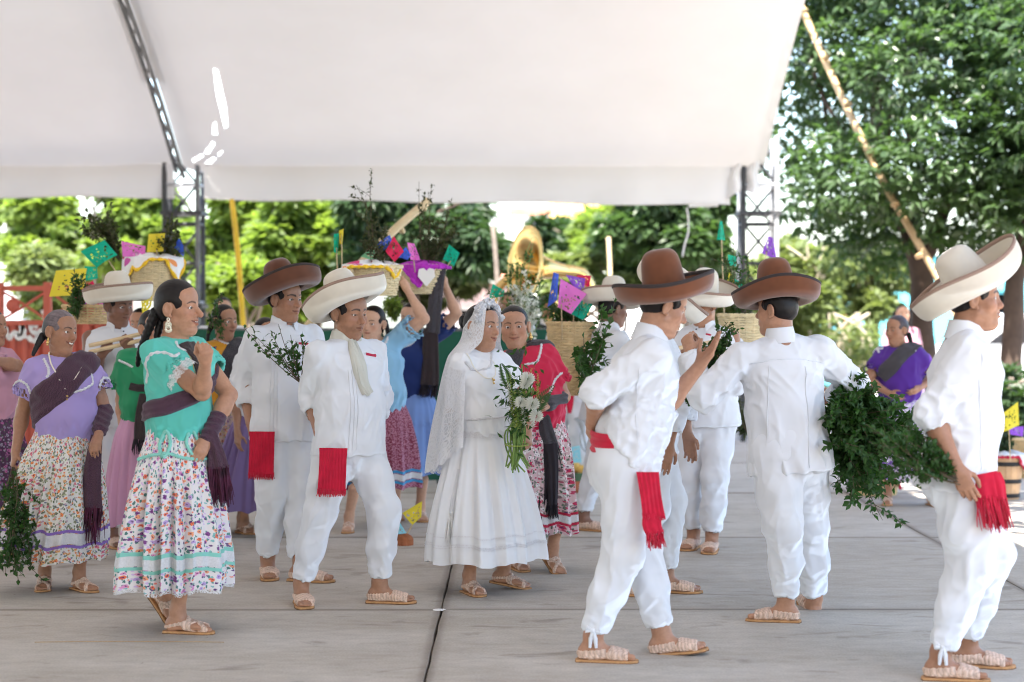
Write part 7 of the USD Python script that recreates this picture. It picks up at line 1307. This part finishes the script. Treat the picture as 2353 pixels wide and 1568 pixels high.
for lab, cs, d, col, stk, sd in (('narrow green paper flag left of the middle basket', [(767, 538), (779, 536), (776, 584), (768, 580)], 13.1, 'green', ((773, 570, 13.12), (776, 640, 13.2)), 12), ('narrow yellow paper flag beside the green strip', [(779, 530), (790, 526), (788, 562), (780, 560)], 13.15, 'yellow', ((785, 540, 13.16), (786, 640, 13.2)), 13), ('pale green paper flag behind the blue one', [(828, 590), (866, 562), (884, 586), (860, 600)], 13.3, 'pale', None, 14), ('blue paper flag behind twigs in the middle basket', [(866, 560), (896, 540), (902, 560), (872, 584)], 13.2, 'blue', ((884, 575, 13.22), (880, 640, 13.25)), 15), ('red paper flag standing above the middle basket', [(905, 543), (928, 578), (906, 602), (886, 578)], 13.1, 'red', ((906, 590, 13.12), (900, 640, 13.2)), 16), ('blue paper flag right of the red one', [(910, 590), (932, 568), (944, 585), (938, 598)], 13.25, 'blue', None, 17), ('pink curled paper flag above the purple crochet', [(936, 558), (952, 560), (966, 598), (944, 598)], 13.5, 'pink', ((950, 590, 13.52), (955, 640, 13.8)), 18), ('green paper flag at the end of the dark shawl', [(1032, 562), (1056, 582), (1044, 612), (1018, 596)], 13.8, 'green', ((1036, 600, 13.82), (1000, 650, 13.9)), 19)): flag(lab, cs, d, col, stk, sd)
sprig('tall_twigs', 'tall wispy twigs rising from the middle basket over the canopy hem', T(872, 640, 13.2), tips([(842, 445), (868, 500), (890, 530), (858, 540)], 13.2, rg, 3, 8, 14), 'leaf_olive', .035, .009, 26, 4); sprig('tall_twigs', 'wispy twigs rising from the purple-clothed basket', T(985, 625, 13.9), tips([(968, 450), (990, 500), (1020, 480), (1040, 540), (1005, 540)], 13.9, rg, 3, 12, 16), 'leaf_olive', .035, .009, 26, 5); sprig('green_fern', 'tuft of fern between the two women with raised arms', T(905, 735, 14.6), tips([(890, 700), (905, 690), (920, 705)], 14.6, rg, 5, 8, 8), 'leaf_bright', .05, .010, 20, 6)
# centre: tall carrying basket, pot, flowers
basket('tall wicker carrying basket in the middle, beside the red-bloused woman', T(1312, 908, 13.35), .13, .165, .50, 'wicker', coil=.019, handle=False)
for lab, cs, d, col, stk, sd in (('large pink paper flag over the tall wicker basket', [(1288, 640), (1348, 676), (1312, 722), (1282, 706)], 13.1, 'pink', ((1290, 700, 13.12), (1292, 780, 13.2)), 20), ('green paper flag below the large pink one', [(1348, 672), (1362, 702), (1340, 736), (1312, 722)], 13.2, 'green', ((1318, 724, 13.22), (1316, 780, 13.3)), 21), ('blue ribbon-like paper flag left of the large pink one', [(1272, 626), (1284, 630), (1280, 690), (1258, 706)], 13.25, 'blue', None, 22), ('violet paper flag behind the large pink one', [(1300, 632), (1345, 640), (1342, 668), (1318, 660)], 13.4, 'violet', ((1325, 655, 13.42), (1325, 770, 13.45)), 23), ('red paper flag next to the pale hat brim', [(1324, 632), (1358, 634), (1354, 662), (1346, 660)], 13.5, 'red', None, 24), ('pale teal paper flag above the bride', [(1132, 652), (1160, 668), (1156, 682), (1124, 686)], 14.5, 'green', ((1135, 680, 14.5), (1138, 760, 14.5)), 25)): flag(lab, cs, d, col, stk, sd)
sprig('basket_greens', 'sprays of green leaves and white blossom in the tall wicker basket', T(1312, 745, 13.35), tips([(1275, 720), (1300, 715), (1340, 712), (1255, 690), (1350, 735), (1320, 740)], 13.35, rg, 4, 10, 10), 'leaf_herb', .035, .010, 18, 7); sprig('flower_stalks', 'tall green flower stalks behind the bride and the red-bloused woman', T(1205, 800, 14.6), tips([(1160, 600), (1185, 585), (1215, 560), (1230, 640), (1190, 640), (1250, 660)], 14.6, rg, 2, 10, 14), 'leaf_herb', .05, .010, 22, 8, stem='stem_green', stem_r=.005); sprig('white_blossom', 'white blossom spray behind the red-bloused woman', T(1205, 790, 14.5), tips([(1180, 660), (1200, 665), (1225, 690), (1215, 650)], 14.5, rg, 4, 10, 10), 'petal_white', .03, .012, 26, 9, stem='stem_green')
pt = thing('clay_bowl', 'green and brown glazed clay bowl of bread behind the bride', 'bowl', gnd(1318, 1130)); v, f = lathe([(.0, .0), (.10, .0), (.15, .06), (.165, .16), (.17, .165), (.15, .16), (.13, .08), (0, .05)], 40); obj('bowl', (v, f), 'clay', pt); v, f = lathe([(.1665, .10), (.1700, .165), (.171, .168), (.1685, .17)], 40); obj('glazed_rim', (v, f), 'glaze_green', pt)
for i, (dx, dy, dz, lab) in enumerate(((0, -.04, .215, 'topmost golden bread roll in the clay bowl'), (-.075, -.06, .185, 'golden bread roll at the left rim of the clay bowl'), (.075, -.06, .185, 'golden bread roll at the right rim of the clay bowl'), (0, .07, .19, 'golden bread roll at the back of the clay bowl'))): v, f = ico(1, k=2); obj('bread_roll', (v * V(.064, .054, .040) * (1 + .08 * np.sin(v[:, :1] * 5 + i)) + V(dx, dy, dz) + gnd(1318, 1130), f), 'bread', label=lab, cat='bread roll')
flag('light blue paper flag over the clay bowl', [(1300, 1030), (1332, 1024), (1336, 1062), (1300, 1066)], 15.8, 'sky', ((1316, 1050, 15.82), (1318, 1090, 15.9)), 26)
co = gnd(928, 1253); ch = thing('coconut_half', 'brown coconut husk lying on the ground left of the bride, holding two flags', 'coconut', co); v, f = ico(1, k=4); v = v * V(.062, .052, .056) * (1 + .10 * (noise(v * 2.2, 3)[:, None] - .5) + .03 * np.sin(np.arctan2(v[:, 1:2], v[:, :1]) * 18)); v[:, 2] = np.maximum(v[:, 2], -.022); obj('husk', (v + V(0, 0, .022), f), 'husk', ch)
flag('yellow paper flag stuck in the coconut husk', [(970, 1152), (968, 1188), (948, 1206), (924, 1180)], 12.42, 'yellow', ((958, 1190, 12.42), (932, 1232, 12.44)), 27, .015); flag('small light blue paper flag stuck in the coconut husk', [(906, 1199), (918, 1200), (934, 1226), (904, 1228)], 12.4, 'sky', ((914, 1220, 12.41), (924, 1240, 12.44)), 28, .01)
# right: flags and baskets
basket('pale wicker basket behind the reddish-hatted man', T(1716, 800, 12.9), .15, .19, .22, 'wicker_pale')
for lab, cs, d, col, stk, sd in (('green paper cone on a stick left of the grey mast', [(1654, 508), (1660, 508), (1668, 552), (1646, 552)], 14, 'green', ((1658, 550, 14), (1664, 720, 14)), 29), ('green paper flag half hidden left of the reddish hat', [(1672, 585), (1694, 590), (1692, 612), (1672, 610)], 13.5, 'green', None, 30), ('tall yellow paper flag left of the reddish hat', [(1676, 618), (1684, 640), (1700, 680), (1664, 686)], 13.0, 'yellow', ((1684, 680, 13), (1690, 760, 13)), 31), ('dark green paper flag behind the yellow one', [(1686, 640), (1706, 650), (1704, 676), (1692, 680)], 13.1, 'green', None, 32), ('violet paper flag pinned by the grey mast', [(1766, 542), (1776, 548), (1784, 598), (1752, 582)], 15, 'violet', ((1762, 580, 15), (1745, 640, 15)), 33), ('red paper flag peeping behind the reddish hat crown', [(1762, 640), (1786, 650), (1792, 672), (1770, 668)], 10.3, 'red', None, 34), ('yellow paper flag low at the right edge', [(2292, 958), (2340, 924), (2345, 978), (2296, 994)], 15.0, 'yellow', ((2318, 985, 15), (2322, 1060, 15.1)), 35), ('violet paper flag under the yellow one at the right edge', [(2318, 984), (2353, 980), (2353, 1004), (2318, 998)], 15.2, 'violet', None, 36)): flag(lab, cs, d, col, stk, sd)
sprig('tall_twigs', 'wispy leafy twigs rising in front of the grey mast', T(1706, 760, 12.9), tips([(1665, 600), (1690, 590), (1720, 580), (1740, 610), (1680, 640)], 12.9, rg, 3, 12, 14), 'leaf_herb', .032, .009, 20, 10); sprig('leafy_twig', 'dark leafy stems low beside the reddish-hatted man\'s shirt', T(1722, 1000, 13), tips([(1690, 925), (1700, 945), (1694, 970)], 13, rg, 4, 6, 8), 'leaf_olive', .06, .008, 14, 11)
bk = gnd(2308, 1146); wb = thing('wooden_tub', 'tall wooden tub with black iron hoops behind the last man', 'tub', bk); ns = 18
for i in range(ns):
    a0, a1 = 2 * np.pi * (i + .03) / ns, 2 * np.pi * (i + .97) / ns; q = lambda r, a, z: V(math.cos(a) * r, math.sin(a) * r, z); v = np.array([q(r, a, z) for z, rr in ((0, .115), (.36, .150)) for r in (rr, rr - .018) for a in (a0, a1)]); obj('stave', (v, np.array([[0, 1, 5, 4], [2, 6, 7, 3], [4, 5, 7, 6], [0, 2, 3, 1], [0, 4, 6, 2], [1, 3, 7, 5]])), 'wood_slat', wb, smooth=False)
for z in (.015, .13, .27): r = lerp(.115, .150, z / .36); v, f = lathe([(r + .002, z), (r + .006, z + .002), (r + .008, z + .032), (r + .003, z + .034)], 40); obj('iron_hoop', (v, f), 'iron', wb)
sprig('tub_greens', 'dark greens standing in the wooden tub', bk + V(0, 0, .34), tips([(2300, 985), (2312, 1000), (2322, 960), (2296, 1010)], 15.4, rg, 4, 7, 12), 'leaf_dark', .05, .014, 20, 12); napkin('white cloth with red crocheted edge hanging off the wooden tub', bk, .150, .36, [(330, 40, .14)], 'white_cotton', 'red_ribbon', seed=3)
basket('wicker basket at the right edge under the violet flag', gnd(2372, 1098), .13, .17, .34, 'wicker'); basket('wide wicker basket on the ground behind the violet-bloused woman', gnd(2010, 1136), .17, .20, .20, 'wicker'); napkin('red-edged cloth hanging over the wide basket', gnd(2010, 1136), .205, .21, [(200, 26, .12), (325, 30, .16)], 'white_cotton', 'red_ribbon', seed=4)
# greenery in hands
def HW(i, n): s = PEOPLE[i]; return s.W(s.j['hand' + n])
h = HW(0, 'R'); sprig('herb_bunch', 'trailing bunch of herbs hanging from the lilac woman\'s hand', h, [h + V(.07 + rg.normal(0, .045), rg.normal(-.30, .03), -rg.uniform(.22, .54)) for _ in range(14)], 'leaf_herb', .034, .012, 34, 13)
h = HW(2, 'L'); sprig('leafy_twig', 'thin leafy twigs held upright between the brown and cream-hatted men', T(690, 880, 10.15), [at(px_, py_, 10.1 + rg.normal(0, .06)) for px_, py_ in ((560, 752), (590, 775), (640, 745), (622, 760), (655, 790), (685, 800), (668, 770), (632, 790), (690, 770))], 'leaf_herb', .036, .0095, 16, 14, side=2)
h = HW(7 + 1, 'L'); sprig('herb_bunch', 'dense bunch of herbs in the reddish-hatted man\'s left hand', T(1592, 878, 9.45), [T(1592, 878, 9.45) + (at(1648 + q_ + rg.normal(0, 12), 800 - 1.2 * q_ + rg.normal(0, 12), 9.5 + rg.normal(0, .04)) - T(1592, 878, 9.45)) for q_ in rg.uniform(-30, 45, 26)] + [T(1575 + 5 * i, 915 + 3 * i, 9.45) for i in range(3)], 'leaf_herb', .024, .0085, 46, 15, stem_r=.0026, side=2)
g3 = np.random.default_rng(4); c0 = T(1925, 960, 9.55); sprig('leafy_bundle', 'large leafy bundle of branches under the back-turned man\'s arm', c0, [at(*(q + V(0, 22) + g3.normal(0, 1, 2) * V(24, 30)), 9.45 + g3.normal(0, .12)) for q in [V(1935, 900), V(1990, 910), V(2040, 915), V(2075, 960), V(1945, 1000), V(2000, 1030), V(2050, 1010), V(2085, 1000), V(1925, 950), V(1960, 1085), V(2010, 1095), V(1985, 960), V(2030, 970)] for _ in range(9)], 'leaf_herb', .042, .0135, 34, 16, start=.0, side=4)
h = HW(11, 'R'); sprig('herb_bunch', 'leafy twigs held out behind by the man at the right edge', h, [at(px_ + g3.normal(0, 14), py_ + g3.normal(0, 14), 7.75 + g3.normal(0, .06)) for px_, py_ in ((2075, 1000), (2050, 1015), (2090, 1030), (2110, 1010), (2040, 1040), (2000, 1010), (2130, 1040)) for _ in range(3)], 'leaf_herb', .030, .0095, 34, 17, stem_r=.0026, start=.22)
sprig('leafy_twig', 'leafy twig hanging before the white-shirted man beside the tall basket', T(1340, 905, 9.3), tips([(1400, 705), (1345, 790), (1385, 780), (1335, 830)], 9.3, rg, 2, 7, 10), 'leaf_herb', .046, .014, 18, 18, side=4)
sprig('hair_leaves', 'sprig of leaves tucked in the orange-bloused woman\'s hair', T(488, 745, 12.9), tips([(492, 700), (500, 690), (485, 725), (520, 735), (510, 760)], 12.88, rg, 2, 6, 8), 'leaf_herb', .03, .010, 10, 19)
# bouquet
bq = T(1192, 1010, 10.05); bo = thing('bouquet', 'bouquet of white chrysanthemums and tuberoses in the bride\'s arm', 'bouquet', bq); g = np.random.default_rng(8); sm = MB(); heads = []
for i in range(26):
    x, y = 1195 + g.normal(0, 18), 905 + g.normal(0, 34); t = at(x, y, 10.0 + g.normal(0, .05)) - bq; b = at(1185 + g.normal(0, 14), 1076 + g.normal(0, 6), 10.05 + g.normal(0, .03)) - bq; m = at(1188 + g.normal(0, 9), 1000, 10.04 + g.normal(0, .02)) - bq; sm.tube(spline([b, m, t], 12), .0045, 6)
sm.put('stems', 'stem_green', bo)
def mum(c, r):
    n = 70; a = np.arange(n) * GA; z = np.linspace(1, -.1, n); rr = np.sqrt(np.clip(1 - z * z, 0, 1)); D = np.stack([np.cos(a) * rr, np.sin(a) * rr, z], 1); D = D @ np.array([[1, 0, 0], [0, .6, -.8], [0, .8, .6]]).T; v, f = leaf_mesh(c + D * r * .25, D, np.cross(D, V(.3, .5, .8)), r * .8, r * .16, .3, -.1); return v, f
for x, y, r in ((1212, 872, .042), (1222, 930, .044), (1232, 958, .040), (1196, 926, .036), (1206, 885, .030)): v, f = mum(at(x, y, 9.93) - bq, r); obj('chrysanthemum', (v, f), 'petal_white', bo, smooth=False)
for i, (x0, y0, x1, y1) in enumerate(((1178, 960, 1172, 858), (1186, 990, 1182, 868), (1192, 940, 1222, 848), (1235, 935, 1236, 860), (1205, 980, 1196, 900), (1224, 985, 1230, 940), (1175, 940, 1166, 880))):
    a, b = at(x0, y0, 9.97) - bq, at(x1, y1, 9.95) - bq; n = 44; t = np.linspace(0, 1, n) ** .9; P = a + (b - a) * t[:, None]; an = np.arange(n) * GA; D = np.stack([np.cos(an), np.sin(an), np.full(n, .7)], 1); L = lerp(.030, .012, t); v, f = leaf_mesh(P, D, V(0, 0, 1) - D * .3, L, L * .34, .4, .2); k = n * 5 * 6 // 10
    obj('tuberose', (v, f), 'bud_green' if i in (0, 1, 2, 3) else 'petal_white', bo, smooth=False); 
for x0, y0, x1, y1 in ((1200, 960, 1272, 888), (1175, 900, 1152, 838), (1215, 960, 1262, 905)):
    a, b = at(x0, y0, 9.98) - bq, at(x1, y1, 9.95) - bq; n = 34; t = np.repeat(np.linspace(.1, 1, n // 2), 2); ax = nrm(b - a); sd = nrm(np.cross(ax, V(0, 1, 0))); D = ax * .5 + sd * np.where(np.arange(n) % 2, 1, -1)[:, None]; v, f = leaf_mesh(a + (b - a) * t[:, None], D, np.broadcast_to(V(0, -1, .3), D.shape), .036 * np.sin(np.pi * (.15 + .8 * t)) + .004, .005, .1, .1); obj('fern_frond', (v, f), 'leaf_herb', bo, smooth=False)
v, f = leaf_mesh(np.array([at(1192 + g.normal(0, 22), 930 + g.normal(0, 45), 10 + g.normal(0, .03)) - bq for _ in range(220)]), g.normal(0, 1, (220, 3)) + V(0, 0, .8), g.normal(0, 1, (220, 3)), .05, .008); obj('filler_leaves', (v, f), 'leaf_herb', bo, smooth=False, kind='stuff')
MB().tube([at(1188 + 26 * math.cos(a), 1022 + 4 * math.sin(a), 10.03 - .045 * math.sin(a)) - bq for a in np.linspace(0, 6.28, 24)], .004, 5).put('binding', 'bud_green', bo)
# paddles held by two men
plain('paddle_wood', (.62, .46, .28), .6, 12, .15)
for i, lab, a, b in ((13, 'pale wooden rods held across the young man\'s chest at left', (205, 802, 12.02), (338, 772, 12.0)), (10, 'short pale rod held up by the white-hatted man with both hands', (1560, 800, 11.72), (1660, 782, 11.72))):
    p0, p1 = at(*a), at(*b); mb = thing('wooden_rod', lab, 'rod', p0)
    for o in (-.02, .02) if i == 13 else (0,): MB().tube([V(0, 0, o), p1 - p0 + V(0, 0, o)], .013, 10).put('rod', 'paddle_wood', mb)
# sousaphone
plain('brass', (.80, .56, .22), .22, metallic=1.0)
sp = thing('sousaphone', 'brass sousaphone with its big bell turned to the crowd', 'sousaphone', at(1205, 610, 18.2)); Rb = frame(nrm(V(-.90, -.42, .12)), V(0, 0, 1)); prof = [(.045, -.62), (.055, -.48), (.075, -.34), (.11, -.20), (.17, -.09), (.25, -.025), (.33, .0), (.366, .004), (.372, -.004), (.362, -.010), (.33, -.012), (.25, -.037), (.165, -.105), (.105, -.215), (.07, -.35)]
v, f = lathe(prof, 64); obj('bell', (v @ Rb.T, f), 'brass', sp); v, f = tube([V(0.372 * math.cos(a), .372 * math.sin(a), -.002) @ Rb.T for a in np.linspace(0, 2 * np.pi, 65)], .010, 8, False); obj('bell_rim', (v, f), 'brass', sp)
e = V(0, 0, -.60) @ Rb.T; MB().tube(spline([V(0, 0, -.42) @ Rb.T, e, e + V(.10, .02, -.14), e + V(.02, 0, -.38), e + V(-.25, -.05, -.55)], 30), np.linspace(.062, .045, 30), 14).put('bow', 'brass', sp); MB().tube([V(.05 + .36 * math.cos(a), .12, -.42 + .36 * math.sin(a)) for a in np.linspace(1.2, 6.6, 40)], np.linspace(.045, .025, 40), 12).put('body_coil', 'brass', sp); MB().tube(spline([V(.25, -.06, -.24), V(.30, -.1, -.36), V(.26, -.1, -.48), V(.20, -.1, -.55)], 16), .016, 8).put('mouthpipe', 'brass', sp)
tr = at(1335, 960, 15.9); tp_ = thing('trumpet', 'silver trumpet hanging in the trumpeter\'s hand', 'trumpet', tr); v, f = lathe([(.012, .34), (.014, .16), (.022, .08), (.04, .03), (.062, 0), (.060, -.002), (.036, .03), (.010, .16)], 32); Rt = Rx(170) @ Ry(10); obj('bell', (v @ Rt.T, f), 'galvanised', tp_); MB().tube([V(.0, .0, .0) + Rt @ V(.04 * math.cos(a), 0, .2 + .09 * math.sin(a)) for a in np.linspace(0, 6.28, 24)], .007, 7).put('tubing', 'galvanised', tp_)
# small things on the floor
lr = np.random.default_rng(3)
for i, (px_, py_) in enumerate(((305, 1478), (660, 1312), (1345, 1398), (1010, 1402), (730, 1290), (1560, 1300))):
    o = gnd(px_, py_)
    if i == 0: MB().tube(spline([o + V(-.45, .0, .004), o + V(-.1, .02, .004), o + V(.42, .0, .004)], 12), .0018, 5).put('straw', 'bamboo', label='long dry straw lying on the concrete at lower left', cat='straw')
    elif i == 3: v, f = ico(1, k=2); obj('mortar_spot', (v * V(.035, .03, .004) + o + V(0, 0, .001), f), 'white_paint', label='pale mortar blob on the joint crossing below the bride', cat='mortar')
